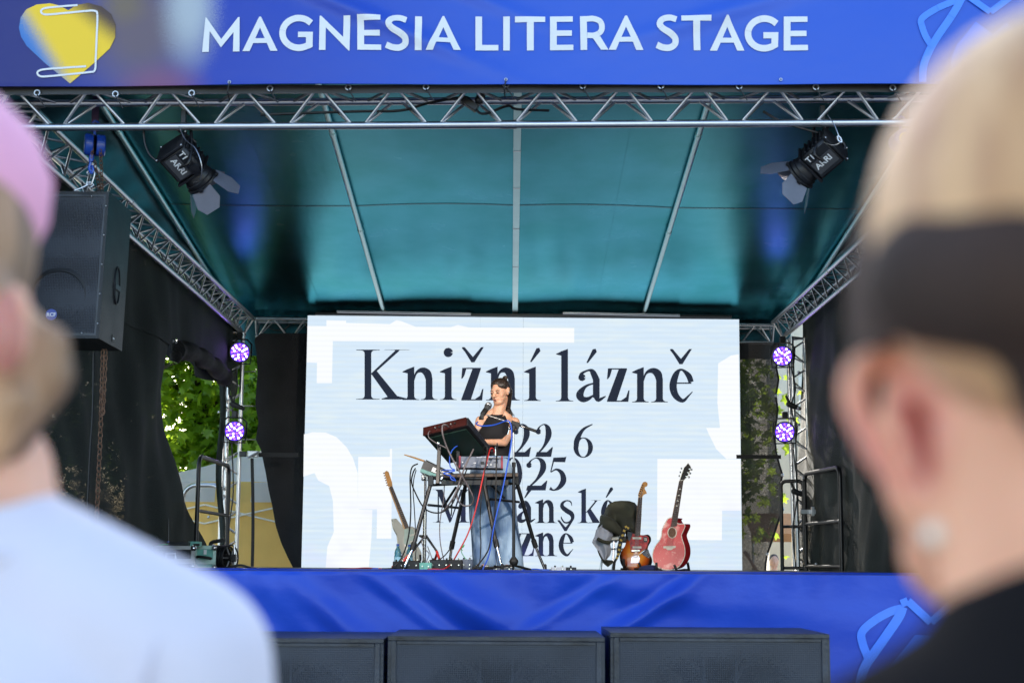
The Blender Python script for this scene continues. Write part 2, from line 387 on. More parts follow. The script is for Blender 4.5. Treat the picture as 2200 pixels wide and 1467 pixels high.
# ------------------------------------------------------------------ mesh helpers
class MB:
    def __init__(s): s.v = []; s.f = []
    def add(s, vs, fs):
        o = len(s.v); s.v += [Vector(p) for p in vs]; s.f += [tuple(i + o for i in f) for f in fs]; return s
    def box(s, c, size, rot=None):
        c = Vector(c); hx, hy, hz = size[0] / 2, size[1] / 2, size[2] / 2
        b = min(hx, hy, hz) * .18
        vs = []
        for sx in (-1, 1):
            for sy in (-1, 1):
                for sz in (-1, 1):
                    vs += [Vector((sx * hx, sy * (hy - b), sz * (hz - b))), Vector((sx * (hx - b), sy * hy, sz * (hz - b))), Vector((sx * (hx - b), sy * (hy - b), sz * hz))]
        def i(x, y, z, k): return ((x * 4 + y * 2 + z) * 3) + k
        fs = []
        fs += [(i(0,0,0,0), i(0,0,1,0), i(0,1,1,0), i(0,1,0,0)), (i(1,0,0,0), i(1,1,0,0), i(1,1,1,0), i(1,0,1,0))]
        fs += [(i(0,0,0,1), i(1,0,0,1), i(1,0,1,1), i(0,0,1,1)), (i(0,1,0,1), i(0,1,1,1), i(1,1,1,1), i(1,1,0,1))]
        fs += [(i(0,0,0,2), i(0,1,0,2), i(1,1,0,2), i(1,0,0,2)), (i(0,0,1,2), i(1,0,1,2), i(1,1,1,2), i(0,1,1,2))]
        for a in (0, 1):
            for b2 in (0, 1):
                fs.append((i(a,b2,0,0), i(a,b2,1,0), i(a,b2,1,1), i(a,b2,0,1)))
                fs.append((i(a,0,b2,0), i(a,1,b2,0), i(a,1,b2,2), i(a,0,b2,2)))
                fs.append((i(0,a,b2,1), i(1,a,b2,1), i(1,a,b2,2), i(0,a,b2,2)))
        for x in (0, 1):
            for y in (0, 1):
                for z in (0, 1): fs.append((i(x,y,z,0), i(x,y,z,1), i(x,y,z,2)))
        if rot is not None: vs = [rot @ v for v in vs]
        return s.add([v + c for v in vs], fs)
    def hexa(s, p):   # 8 corners: bottom 4 then top 4
        return s.add(p, [(0,3,2,1),(4,5,6,7),(0,1,5,4),(1,2,6,5),(2,3,7,6),(3,0,4,7)])
    def tube(s, pts, r, n=10, cap=True, close=False):
        pts = [Vector(p) for p in pts]; m = len(pts)
        rs = r if isinstance(r, (list, tuple)) else [r] * m
        rings = []; up = None
        for i, p in enumerate(pts):
            if close: t = pts[(i + 1) % m] - pts[i - 1]
            else: t = pts[min(i + 1, m - 1)] - pts[max(i - 1, 0)]
            if t.length < 1e-9: t = Vector((0, 0, 1))
            t.normalize()
            if up is None:
                up = Vector((0, 0, 1)) if abs(t.z) < .9 else Vector((1, 0, 0))
            a = up - t * up.dot(t)
            if a.length < 1e-6: a = t.orthogonal()
            a.normalize(); up = a; b = t.cross(a)
            rings.append([p + (a * math.cos(2*math.pi*k/n) + b * math.sin(2*math.pi*k/n)) * rs[i] for k in range(n)])
        vs = [q for rg in rings for q in rg]; fs = []
        for i in range(m if close else m - 1):
            j = (i + 1) % m
            for k in range(n): fs.append((i*n+k, i*n+(k+1)%n, j*n+(k+1)%n, j*n+k))
        if cap and not close: fs += [tuple(range(n))[::-1], tuple((m-1)*n+k for k in range(n))]
        return s.add(vs, fs)
    def ell(s, c, r, rot=None, n=16, m=10):
        c = Vector(c); r = (r, r, r) if not isinstance(r, (tuple, list)) else r
        vs = []; fs = []
        for j in range(1, m):
            th = math.pi * j / m
            for i in range(n):
                a = 2*math.pi*i/n
                vs.append(Vector((r[0]*math.sin(th)*math.cos(a), r[1]*math.sin(th)*math.sin(a), r[2]*math.cos(th))))
        vs += [Vector((0,0,r[2])), Vector((0,0,-r[2]))]; T, B = len(vs)-2, len(vs)-1
        for j in range(m-2):
            for i in range(n): fs.append((j*n+i, (j+1)*n+i, (j+1)*n+(i+1)%n, j*n+(i+1)%n))
        for i in range(n):
            fs.append((T, i, (i+1)%n)); fs.append((B, (m-2)*n+(i+1)%n, (m-2)*n+i))
        if rot is not None: vs = [rot @ v for v in vs]
        return s.add([v + c for v in vs], fs)
    def cap(s, a, ra, b, rb, n=12):      # tapered capsule
        a = Vector(a); b = Vector(b); t = b - a; L = t.length; t = t / L
        k = [(-ra*.95, ra*.3), (-ra*.7, ra*.71), (-ra*.35, ra*.93), (0, ra)] + [(L, rb), (L+rb*.35, rb*.93), (L+rb*.7, rb*.71), (L+rb*.95, rb*.3)]
        return s.tube([a + t * q[0] for q in k], [q[1] for q in k], n)
    def prism(s, pts, ext):              # closed outline extruded by ext
        pts = [Vector(p) for p in pts]; ext = Vector(ext); n = len(pts)
        return s.add(pts + [p + ext for p in pts], [tuple(range(n)), tuple(n+i for i in range(n))[::-1]] + [(i, i+n, (i+1)%n+n, (i+1)%n) for i in range(n)])
    def poly(s, pts): return s.add(pts, [tuple(range(len(pts)))])
    def grid(s, fn, nu, nv):
        vs = [fn(i/nu, j/nv) for j in range(nv+1) for i in range(nu+1)]
        return s.add(vs, [(j*(nu+1)+i, j*(nu+1)+i+1, (j+1)*(nu+1)+i+1, (j+1)*(nu+1)+i) for j in range(nv) for i in range(nu)])
    def lathe(s, prof, c, axis=Vector((0,0,1)), n=20):  # prof: (radius, along)
        axis = Vector(axis).normalized(); a = axis.orthogonal().normalized(); b = axis.cross(a); c = Vector(c)
        vs = [c + axis*h + (a*math.cos(2*math.pi*k/n)+b*math.sin(2*math.pi*k/n))*r for r, h in prof for k in range(n)]
        m = len(prof)
        fs = [(i*n+k, i*n+(k+1)%n, (i+1)*n+(k+1)%n, (i+1)*n+k) for i in range(m-1) for k in range(n)]
        fs += [tuple(range(n))[::-1], tuple((m-1)*n+k for k in range(n))]
        return s.add(vs, fs)

def mesh_from(name, mb, off=Vector((0,0,0)), smooth=None):
    me = bpy.data.meshes.new(name)
    me.from_pydata([tuple(v - off) for v in mb.v], [], mb.f)
    me.validate(); me.update()
    import bmesh as _b
    bm = _b.new(); bm.from_mesh(me); _b.ops.recalc_face_normals(bm, faces=bm.faces); bm.to_mesh(me); bm.free()
    if smooth is None or smooth:
        for p in me.polygons: p.use_smooth = True
        try: me.set_sharp_from_angle(angle=R(smooth if smooth else 38))
        except Exception: pass
    return me
def thing(name, label, cat, loc=(0,0,0), group=None, kind=None):
    o = bpy.data.objects.new(name, None); C.objects.link(o); o.location = Vector(loc); o.empty_display_size = .1
    o['label'] = label; o['category'] = cat
    if group: o['group'] = group
    if kind: o['kind'] = kind
    return o
def root_loc(o):
    v = Vector((0,0,0))
    while o is not None: v += Vector(o.location); o = o.parent
    return v
SHEETS = {'roof_membrane','side_flap','back_flap','roof_hem','welded_seam','banner_sheet','skirt_sheet','top_fold','netting_panel','cloth_panel','netting_strip','letter','crest_print','heart_print','bent_line_print','screen_graphic','grille','webbing_tail','valance','side_wall','canopy','jacket_shell','lining','hem','cropped_hair','awning','tank_top_front'}
def part(name, mb, m, parent, label=None, smooth=None, kind=None):
    """mb in world coordinates; stored relative to its thing"""
    me = mesh_from(name, mb, root_loc(parent), smooth)
    if name in SHEETS:      # open sheets show their outer side to the stage front
        q = Vector((0, 4, 2)) - root_loc(parent)
        if sum((q-f.center).normalized().dot(f.normal)*f.area for f in me.polygons) < 0: me.flip_normals()
    me.materials.append(MAT[m] if isinstance(m, str) else m)
    o = bpy.data.objects.new(name, me); C.objects.link(o); o.parent = parent
    if label: o['label'] = label
    if kind: o['kind'] = kind
    return o
def single(name, mb, m, label, cat, group=None, smooth=None, kind=None, loc=None):
    if loc is None:
        a = np.array([tuple(v) for v in mb.v]); loc = Vector(((a[:,0].min()+a[:,0].max())/2, (a[:,1].min()+a[:,1].max())/2, a[:,2].min()))
    me = mesh_from(name, mb, Vector(loc), smooth); me.materials.append(MAT[m] if isinstance(m, str) else m)
    o = bpy.data.objects.new(name, me); C.objects.link(o); o.location = loc
    if kind == 'structure': o['kind'] = kind
    else:
        o['label'] = label; o['category'] = cat
        if group: o['group'] = group
        if kind: o['kind'] = kind
    return o
def copy_tree(o, parent=None, mtx=None):
    c = o.copy(); C.objects.link(c); c.parent = parent
    if mtx is not None: c.matrix_world = mtx
    for ch in list(o.children): copy_tree(ch, c)
    return c
def blob(name, mb, m, parent, voxel, sm=6, label=None):
    """fuses overlapping volumes into ONE continuous skin"""
    me = mesh_from(name + '_src', mb, root_loc(parent), False)
    o = bpy.data.objects.new(name + '_src', me); C.objects.link(o)
    r = o.modifiers.new('r', 'REMESH'); r.mode = 'VOXEL'; r.voxel_size = voxel; r.adaptivity = 0
    s = o.modifiers.new('s', 'SMOOTH'); s.factor = .5; s.iterations = sm
    dg = bpy.context.evaluated_depsgraph_get(); dg.update()
    out = bpy.data.meshes.new_from_object(o.evaluated_get(dg)); out.name = name
    bpy.data.objects.remove(o); bpy.data.meshes.remove(me)
    out.materials.clear(); out.materials.append(MAT[m] if isinstance(m, str) else m)
    for p in out.polygons: p.use_smooth = True; p.material_index = 0
    q = bpy.data.objects.new(name, out); C.objects.link(q); q.parent = parent
    if label: q['label'] = label
    return q
def spline(pts, n=8):
    pts = [Vector(p) for p in pts]
    if len(pts) < 3: return pts
    out = []
    q = [pts[0]*2 - pts[1]] + pts + [pts[-1]*2 - pts[-2]]
    for i in range(1, len(q)-2):
        a, b, c, d = q[i-1], q[i], q[i+1], q[i+2]
        for k in range(n):
            t = k / n
            out.append(.5*((2*b)+(c-a)*t+(2*a-5*b+4*c-d)*t*t+(3*b-a-3*c+d)*t**3))
    return out + [pts[-1]]
def text_mb(txt, origin, ux, uy, size, bold=0.0, ext=.0008):
    """small print lettering as flat geometry; ux along the text, uy up"""
    cu = bpy.data.curves.new('t', 'FONT'); cu.body = txt; cu.size = size; cu.offset = bold; cu.extrude = ext; cu.resolution_u = 3
    o = bpy.data.objects.new('t', cu); C.objects.link(o)
    dg = bpy.context.evaluated_depsgraph_get(); dg.update()
    me = bpy.data.meshes.new_from_object(o.evaluated_get(dg))
    ux = Vector(ux).normalized(); uy = Vector(uy).normalized(); un = ux.cross(uy)
    mb = MB(); mb.add([Vector(origin) + ux*v.co.x + uy*v.co.y + un*v.co.z for v in me.vertices], [tuple(p.vertices) for p in me.polygons])
    bpy.data.objects.remove(o); bpy.data.meshes.remove(me)
    return mb
_unit = {}
def rod(name, a, b, r, m, parent, n=8):
    """a straight tube: all rods of one kind share one unit mesh"""
    key = (m, n)
    if key not in _unit:
        me = mesh_from(name, MB().tube([(0,0,0),(0,0,1)], 1.0, n), smooth=50); me.materials.append(MAT[m]); _unit[key] = me
    o = bpy.data.objects.new(name, _unit[key]); C.objects.link(o); o.parent = parent
    a = Vector(a); b = Vector(b); q = (b-a).to_track_quat('Z', 'Y')
    o.location = a - (root_loc(parent) if parent else Vector((0,0,0))); o.rotation_euler = q.to_euler(); o.scale = (r, r, (b-a).length)
    return o
DECK = CZ - .05
# ------------------------------------------------------------------ ground, stage deck
g = MB(); g.grid(lambda u, v: Vector((-90+180*u, -60+220*v, 0)), 2, 2)
single('ground', g, 'ground', None, None, kind='structure', loc=Vector((0,0,0)))
st = thing('stage_deck', 'black plywood stage floor raised on legs, edge on, behind the blue skirt', 'stage', (0, 12, 0))
for i in range(7):
    for j in range(4):
        x0 = -3.5 + i; y0 = 8.2 + j*1.95
        part('deck_board', MB().box((x0+.5, y0+.975, DECK-.03), (.992, 1.942, .06)), 'deck', st)
for x in (-3.3, -1.1, 1.1, 3.3):
    for y in (8.6, 12, 15.6): rod('leg', (x, y, 0), (x, y, DECK-.06), .03, 'steel', st)

# ------------------------------------------------------------------ trusses
TR = .024
def truss(label, p0, p1, up, side, size=.22, pitch=.48, tip=.0, cat='truss', joints=(), group=None, name='lighting_truss', tipdown=True):
    """triangular truss; chord 0 is the apex (bottom), 1 and 2 the upper pair"""
    p0 = Vector(p0); p1 = Vector(p1); ax = (p1-p0).normalized(); L = (p1-p0).length
    up = Vector(up); side = Vector(side)
    t = thing(name, label, cat, p0, group)
    h = size*.87
    offs = [Vector((0,0,0)), up*h - side*size/2, up*h + side*size/2]
    for o in offs: rod('chord', p0+o, p1+o, TR, 'alu', t, 14)
    n = max(1, int(round(L/pitch))); st_ = L/n
    for (a, b) in ((0,1),(0,2),(1,2)):
        for i in range(n):
            x0, x1, x2 = i*st_+.035, (i+.5)*st_, (i+1)*st_-.035
            rod('brace', p0+ax*x0+offs[a], p0+ax*(x1-.02)+offs[b], .010, 'alu', t)
            rod('brace', p0+ax*(x1+.02)+offs[b], p0+ax*x2+offs[a], .010, 'alu', t)
    for j in joints:
        for o in offs:
            rod('coupler', p0+ax*(j*L-.05)+o, p0+ax*(j*L+.05)+o, TR+.004, 'steel', t, 12)
    for j in (0.002, .998):
        for (a, b) in ((0,1),(0,2),(1,2)): rod('end_brace', p0+ax*j*L+offs[a], p0+ax*j*L+offs[b], .012, 'alu', t)
    return t
a = P(-40, 274.5, 8.25); b = P(2225, 262, 8.25)
truss('long aluminium truss across the front of the stage roof under the banner', a, b, (0,0,1), (0,-1,0), size=.225, joints=(.5,.045))
zt = 2.70 + CZ
tl = truss('aluminium side truss running back along the left edge of the roof', (-3.2, 8.45, zt), (-3.2, 15.9, zt), (0,0,1), (1,0,0), joints=(.30,.62))
tr_ = truss('aluminium side truss running back along the right edge of the roof', (3.22, 8.45, zt), (3.22, 15.9, zt), (0,0,1), (-1,0,0), joints=(.30,.62))
truss('aluminium truss across the back of the stage, partly behind the screen', (-3.15, 16.35, zt+.06), (3.2, 16.35, zt+.02), (0,0,1), (0,-1,0), size=.23, pitch=.42, joints=(.5,))
a = P(522, 724, 15.6); b = P(517, 1223, 15.6)
truss('upright aluminium truss tower at the back left corner, carrying two violet lamps', (a.x, 15.6, DECK), (a.x, 15.6, zt-.03), (-1,0,0), (0,1,0), size=.20, pitch=.36, name='truss_tower', cat='tower')
a = P(1722, 724, 15.9)
truss('upright aluminium truss tower at the back right corner, carrying two violet lamps', (a.x, 15.6, DECK), (a.x-.03, 15.6, zt-.05), (-1,0,0), (0,1,0), size=.20, pitch=.36, name='truss_tower', cat='tower')
for sx, lb in ((-3.55, 'front left leg tower of the stage roof, outside the picture edge'), (3.6, 'front right leg tower of the stage roof hidden behind the near head')):
    truss(lb, (sx, 8.3, 0), (sx, 8.3, zt-.03), (-1,0,0), (0,1,0), name='truss_tower', cat='tower')

# ------------------------------------------------------------------ roof
def roof_z(d): return CZ + 3.02 + .134*(15.9 - d)
POLES = [-3.38, -1.55, 0.03, 1.58, 3.40]
rt = thing('stage_roof', 'glossy black tarpaulin roof over the stage with pale poles beneath', 'roof', (0, 12, roof_z(12)))
def sag(x):
    for i in range(4):
        if POLES[i] <= x <= POLES[i+1]:
            u = (x-POLES[i])/(POLES[i+1]-POLES[i]); return math.sin(math.pi*u)*(.0 if i in (0, 3) else .6)
    return 0
def tarp_fn(u, v):
    x = -3.46 + 6.94*u; d = 7.95 + 8.6*v
    e = math.sin(math.pi*min(1, max(0, (d-7.95)/8.1)))
    z = roof_z(d) + .045 + sag(x)*.03
    z += .002*math.sin(d*3.1+x*2) + .0006*math.sin(x*19+math.sin(d*2)*2)*abs(math.sin(d*.9))
    return Vector((x, d, z))
mb = MB().grid(tarp_fn, 120, 60)
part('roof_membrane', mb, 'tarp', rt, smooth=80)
for sx, s in ((-3.44, -1), (3.46, 1)):
    def fn(u, v, sx=sx, s=s):
        d = 8.0 + 8.1*u; z0 = roof_z(d)+.03; z1 = zt+.20
        z = z0 + (z1-z0)*v
        w = .05*math.sin(v*math.pi)*math.sin(d*2.1+v*3)+.03*math.sin(d*7+v*9)*math.sin(v*math.pi)
        return Vector((sx + s*(-.02+.03*v) + w*s*.8, d, z))
    part('side_flap', MB().grid(fn, 90, 12), 'flap', rt, smooth=80)
def fnb(u, v):
    x = -3.45+6.9*u; z0 = roof_z(16.5)+.12; z1 = zt-.16
    return Vector((x, 16.52 + .05*sag(x)*math.sin(v*3) + .02*math.sin(x*14)*v, z0+(z1-z0)*v))
part('back_flap', MB().grid(fnb, 100, 8), 'flap', rt, smooth=80)
for k in range(13):   # hoop shaped folds along the back flap
    x = -2.9+.48*k
    pts = [Vector((x+.16*math.cos(q), 16.46, zt+.28-.13*math.sin(q))) for q in np.linspace(0, math.pi, 10)]
    part('lacing_loop', MB().tube(pts, .006, 6), 'hem', rt)
# front edge of the tarp hangs below the banner, with eyelets
hem = MB().grid(lambda u, v: P(-60+2320*u, (183-6*u)+ (203-185)*v+2, 8.10) + Vector((0,.004*math.sin(u*60),0)), 60, 2)
part('roof_hem', hem, 'hem', rt)
for k, (ex, ey) in enumerate([(-90,201),(80,200),(248,202.5),(412,200.5),(580,190.5),(748,188),(915,187),(1087,182),(1252,185),(1420,185),(1588,186),(1753,187.5),(1918,189),(2085,190)]):
    c = P(ex, ey, 8.085)
    e = part('eyelet', MB().tube([c+Vector((.017*math.cos(q), 0, .017*math.sin(q))) for q in np.linspace(0, 2*math.pi, 17)[:-1]], .005, 6, close=True), 'steel', rt)
    part('cable_tie', MB().tube([c+Vector((0,-.006,-.01)), c+Vector((.025,.0,-.05)), c+Vector((.05,.0,-.09))], .004, 6), 'black', rt)
pts_ties = []
for x in POLES:
    w = .027 if x != POLES[2] else .0
    if w:
        rod('roof_pole', (x, 8.0, roof_z(8.0)), (x, 16.3, roof_z(16.3)), .026, 'pole', rt, 14)
        for d in (11.2, 13.4):
            rod('pole_joint', (x, d-.03, roof_z(d-.03)), (x, d+.03, roof_z(d+.03)), .031, 'pole', rt, 14)
    else:
        q = [Vector((x+sx*.032, d, roof_z(d)+sz*.016)) for d in (8.0, 16.3) for sx, sz in ((-1,-1),(1,-1),(1,1),(-1,1))]
        part('roof_beam', MB().hexa(q), 'pole', rt)
        for d in (10.9, 11.5, 12.3, 13.3, 14.4):
            part('beam_band', MB().box((x, d, roof_z(d)), (.068, .02, .036)), 'steel', rt)
def under(x, d, k=.004):
    q = tarp_fn((x+3.46)/6.94, (d-7.95)/8.6); return q - Vector((0, 0, k))
for sd in (12.86,):      # welded seams of the tarpaulin
    part('welded_seam', MB().grid(lambda u, v, sd=sd: under(-3.4+6.8*u, sd+.016*v+.02*math.sin(u*9)), 80, 1), 'seam', rt)
for sx in (-2.3, 1.0):
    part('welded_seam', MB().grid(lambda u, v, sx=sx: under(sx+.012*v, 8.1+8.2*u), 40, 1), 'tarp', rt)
# purlin bars by the back
for (x0, x1) in ((-2.1, -.5), (.6, 2.0)):
    rod('purlin', (x0, 15.9, CZ+2.99), (x1, 15.9, CZ+2.97), .02, 'steel', rt, 10)

# ------------------------------------------------------------------ printing helpers
def quadpts(c, sc, ox, oy): return [(ox+x/sc, oy+y/sc) for x, y in c]
def pen(pts, w, n=7):
    """stroke in picture units: strip with constant or varying width, returned as quads"""
    ws = w if isinstance(w, (list, tuple)) else [w]*len(pts)
    q = spline([Vector((p[0], p[1], ww)) for p, ww in zip(pts, ws)], n) if len(pts) > 2 else [Vector((p[0], p[1], ww)) for p, ww in zip(pts, ws)]
    L = []; Rr = []
    for i, p in enumerate(q):
        t = q[min(i+1, len(q)-1)] - q[max(i-1, 0)]; t = Vector((t.x, t.y)).normalized(); nrm = Vector((-t.y, t.x))*p.z/2
        L.append((p.x+nrm.x, p.y+nrm.y)); Rr.append((p.x-nrm.x, p.y-nrm.y))
    return [[L[i], L[i+1], Rr[i+1], Rr[i]] for i in range(len(q)-1)]
import bmesh
def print_part(name, polys, m, parent, mapf, th=.0, label=None, sub=0):
    mb = MB()
    for k, pl in enumerate(polys):
        if not sub: mb.poly([mapf(x, y) + Vector((0, -.0002*(k % 9), 0)) for x, y in pl]); continue
        bm = bmesh.new(); bm.faces.new([bm.verts.new((x, y, 0)) for x, y in pl])     # fine enough to follow the cloth
        for it in range(5):
            bmesh.ops.triangulate(bm, faces=bm.faces)
            ed = [e for e in bm.edges if e.calc_length() > sub]
            if not ed: break
            bmesh.ops.subdivide_edges(bm, edges=ed, cuts=1)
        bmesh.ops.triangulate(bm, faces=bm.faces); bm.verts.index_update()
        mb.add([mapf(v.co.x, v.co.y) + Vector((0, -.0002*(k % 9), 0)) for v in bm.verts], [tuple(v.index for v in f.verts) for f in bm.faces]); bm.free()
    return part(name, mb, m, parent, label=label, smooth=False)

# ------------------------------------------------------------------ banner
def wave(x, z):
    return .012*math.sin(x*1.7+z*2.2) + .007*math.sin(x*3.4-z*3.0+1) + .012*math.exp(-((z-4.35)/.05)**2) + .030*math.exp(-((z-4.95+.42*(x+1.1))/.055)**2)*math.exp(-((x+1.0)/.7)**2) + .022*math.exp(-((z-5.12+.42*(x+.5))/.05)**2)*math.exp(-((x+.6)/.7)**2) + .02*math.exp(-((z-5.0-.3*(x-1.6))/.06)**2)*math.exp(-((x-1.3)/.6)**2)
def BP(px, py, off=0.):
    p = P(px, py, BD); return Vector((p.x, p.y - wave(p.x, p.z) - off, p.z))
bn = thing('stage_banner', 'wide blue printed banner above the stage reading MAGNESIA LITERA STAGE', 'banner', P(1100, 186, BD))
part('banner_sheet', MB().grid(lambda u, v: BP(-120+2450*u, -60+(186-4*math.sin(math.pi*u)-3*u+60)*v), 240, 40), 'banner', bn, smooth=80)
part('hem_edge', MB().tube([BP(-120+2450*u, 186-4*math.sin(math.pi*u)-3*u, .001) for u in np.linspace(0,1,60)], .004, 6), 'banner', bn)
s1 = (3.235, 420, 10); s2 = (2.895, 1000, 10)
def glyphA(l, r, top, base, w, sc):
    m = (l+r)/2; H = base-top; i = w*1.02
    bt = top+H*.63; bb = top+H*.77
    def xl(y): return l + (m-5-l)*(base-y)/H
    def xi(y): return l+w*1.03 + (m-(l+w*1.03))*(base-y)/(H*.68)
    ap = base-H*.68
    left = [(l, base), (l+w*1.03, base), (xi(bb), bb), (xi(bt), bt), (m, ap), (m, top), (m-6, top)]
    right = [(2*m-x, y) for x, y in left][::-1]
    bar = [(xi(bb), bb), (2*m-xi(bb), bb), (2*m-xi(bt), bt), (xi(bt), bt)]
    return [left, right, bar]
def glyphE(l, r, t, b, w, h):
    return [[(l, t), (l+w, t), (l+w, b), (l, b)], [(l+w, t), (r-3, t), (r-3, t+h), (l+w, t+h)],
            [(l+w, b-h), (r, b-h), (r, b), (l+w, b)], [(l+w, t+(b-t)*.42), (r-9, t+(b-t)*.42), (r-9, t+(b-t)*.42+h), (l+w, t+(b-t)*.42+h)]]
def arc(cx, cy, rx, ry, a0, a1, n=14): return [(cx+rx*math.cos(R(a)), cy-ry*math.sin(R(a))) for a in np.linspace(a0, a1, n)]
def glyphG(l, r, t, b, w):
    cx = l+(r-l)*.585; cy = (t+b)/2; rx = cx-l-w/2; ry = (b-t)/2-w*.42
    return pen(arc(cx, cy, rx, ry, 42, 318, 14), w*.94, 3) + [[(r-w, cy-8), (r, cy-8), (r-2, b-26), (r-w, b-52+8)], [(cx-6, cy-8), (r-w, cy-8), (r-w, cy+30), (cx-6, cy+30)], [(r-w, b-50), (r-2, b-26), (cx+rx*.62, b-14), (cx+rx*.5, b-44)]]
def glyphS(l, r, t, b, w):
    X = lambda u: l+(r-l)*u; Y = lambda v: t+(b-t)*v
    return pen([(X(.88), Y(.13)), (X(.60), Y(.075)), (X(.30), Y(.12)), (X(.19), Y(.26)), (X(.33), Y(.39)), (X(.62), Y(.51)), (X(.83), Y(.64)), (X(.83), Y(.80)), (X(.62), Y(.905)), (X(.34), Y(.90)), (X(.08), Y(.83))], w*.93, 5)
G1 = [
 ('M', [[(48,335),(95,335),(101,190),(80,98),(72,95)], [(101,190),(180,305),(182,247),(80,98)], [(180,305),(268,200),(300,95),(182,247)], [(264,335),(310,335),(310,95),(300,95),(268,200)]]),
 ('A', glyphA(330, 575, 93, 333, 49, 1)), ('G', glyphG(585, 820, 85, 333, 48)),
 ('N', [[(862,327),(907,327),(909,170),(876,88),(866,90)], [(876,88),(909,170),(1066,330),(1073,330),(1029,236)], [(1029,236),(1033,90),(1080,90),(1073,330)]]),
 ('E', glyphE(1127, 1292, 87, 323, 47, 38)), ('S', glyphS(1312, 1487, 82, 327, 47)), ('I', [[(1527,85),(1575,85),(1572,321),(1525,321)]]),
 ('A', glyphA(1600, 1845, 80, 320, 49, 1))]
G2 = [
 ('L', [[(62,72),(103,72),(103,285),(62,285)], [(103,250),(205,250),(205,285),(103,285)]]), ('I', [[(235,73),(276,73),(276,285),(235,285)]]),
 ('T', [[(308,74),(496,74),(496,109),(308,109)], [(382,109),(425,109),(425,285),(382,285)]]), ('E', glyphE(526, 671, 73, 285, 42, 34)),
 ('R', [[(712,73),(755,73),(757,285),(716,285)]] + pen([(755,90),(800,90),(838,108),(849,142),(838,174),(800,193),(757,193)], 35, 4) + [[(790,208),(838,200),(888,285),(842,285)]]),
 ('A', glyphA(890, 1107, 72, 285, 44, 1)), ('S', glyphS(1178, 1328, 72, 291, 42)),
 ('T', [[(1340,77),(1526,77),(1526,111),(1340,111)], [(1413,111),(1456,111),(1462,286),(1420,286)]]), ('A', glyphA(1520, 1735, 75, 288, 44, 1)),
 ('G', glyphG(1735, 1945, 75, 293, 43)), ('E', glyphE(1978, 2128, 80, 290, 42, 34))]
for G, (sc, ox, oy) in ((G1, s1), (G2, s2)):
    for ch, pl in G:
        print_part('letter', pl, 'white', bn, lambda x, y, sc=sc, ox=ox, oy=oy: BP(ox+x/sc, oy+y/sc, .006), sub=30)
hs = lambda x, y, off: BP(x/3.143, y/3.143, off)
heart = [(465,75),(400,42),(340,28),(250,35),(180,66),(140,120),(128,190),(142,250),(180,312),(300,425),(470,562),(650,410),(740,328),(778,255),(782,170),(752,100),(690,50),(600,26),(520,40)]
print_part('heart_print', [heart], 'heart', bn, lambda x, y: hs(x, y, .004), sub=60)
clip = pen([(528,42),(420,50),(320,60),(287,70),(283,92),(320,104),(450,94),(620,78)], 13, 4) + pen([(620,78),(650,83),(661,105),(655,240),(646,400),(642,462),(632,484)], 13, 4) + pen([(632,484),(500,498),(310,517),(268,514),(252,497),(264,479),(310,468),(480,455),(580,448)], 13, 4)
print_part('bent_line_print', clip, 'white', bn, lambda x, y: hs(x, y, .007))
def crest(mapf, sc, bn, a, b, zz, face, eye, w):
    print_part('crest_print', pen(a, w, 5), 'print_blue', bn, lambda x, y: mapf(x, y, .0060))
    print_part('crest_print', pen(b, w*1.15, 5), 'print_blue', bn, lambda x, y: mapf(x, y, .0085))
    for i in range(len(zz)-1): print_part('crest_print', pen(zz[i:i+2], w*.95), 'print_blue', bn, lambda x, y: mapf(x, y, .0105+.0015*i))
    print_part('crest_print', [face], 'print_mid', bn, lambda x, y: mapf(x, y, .0045), sub=60)
    if eye: print_part('crest_print', [eye], 'print_deep', bn, lambda x, y: mapf(x, y, .0075))
cm = lambda x, y, off: BP(1500+x/3.143, y/3.143, off)
crest(cm, 1, bn, [(1790,-10),(1700,25),(1590,75),(1502,140),(1508,200),(1530,260),(1562,310)], [(1772,0),(1740,60),(1690,140),(1600,270),(1545,370),(1512,460),(1507,565)],
      [(1820,-15),(1968,88),(2115,-20)], [(1870,155),(1985,232),(2080,155),(2180,240),(2300,300),(2300,555),(1585,555),(1700,492),(1702,400),(1740,310),(1800,240)],
      [(1805,345),(1880,345),(1918,362),(1918,400),(1895,412),(1870,385)], 44)
for (ex, ey) in ((494,179),(1087,172),(1677,172)):
    c = BP(ex, ey, .008)
    part('eyelet', MB().tube([c+Vector((.008*math.cos(q), 0, .008*math.sin(q))) for q in np.linspace(0, 2*math.pi, 13)[:-1]], .003, 6, close=True), 'steel', bn)
    if ex < 1500: part('cable_tie', MB().tube([c, c+Vector((-.01,.0,-.06)), c+Vector((-.005,.05,-.1))], .004, 6), 'black', bn)

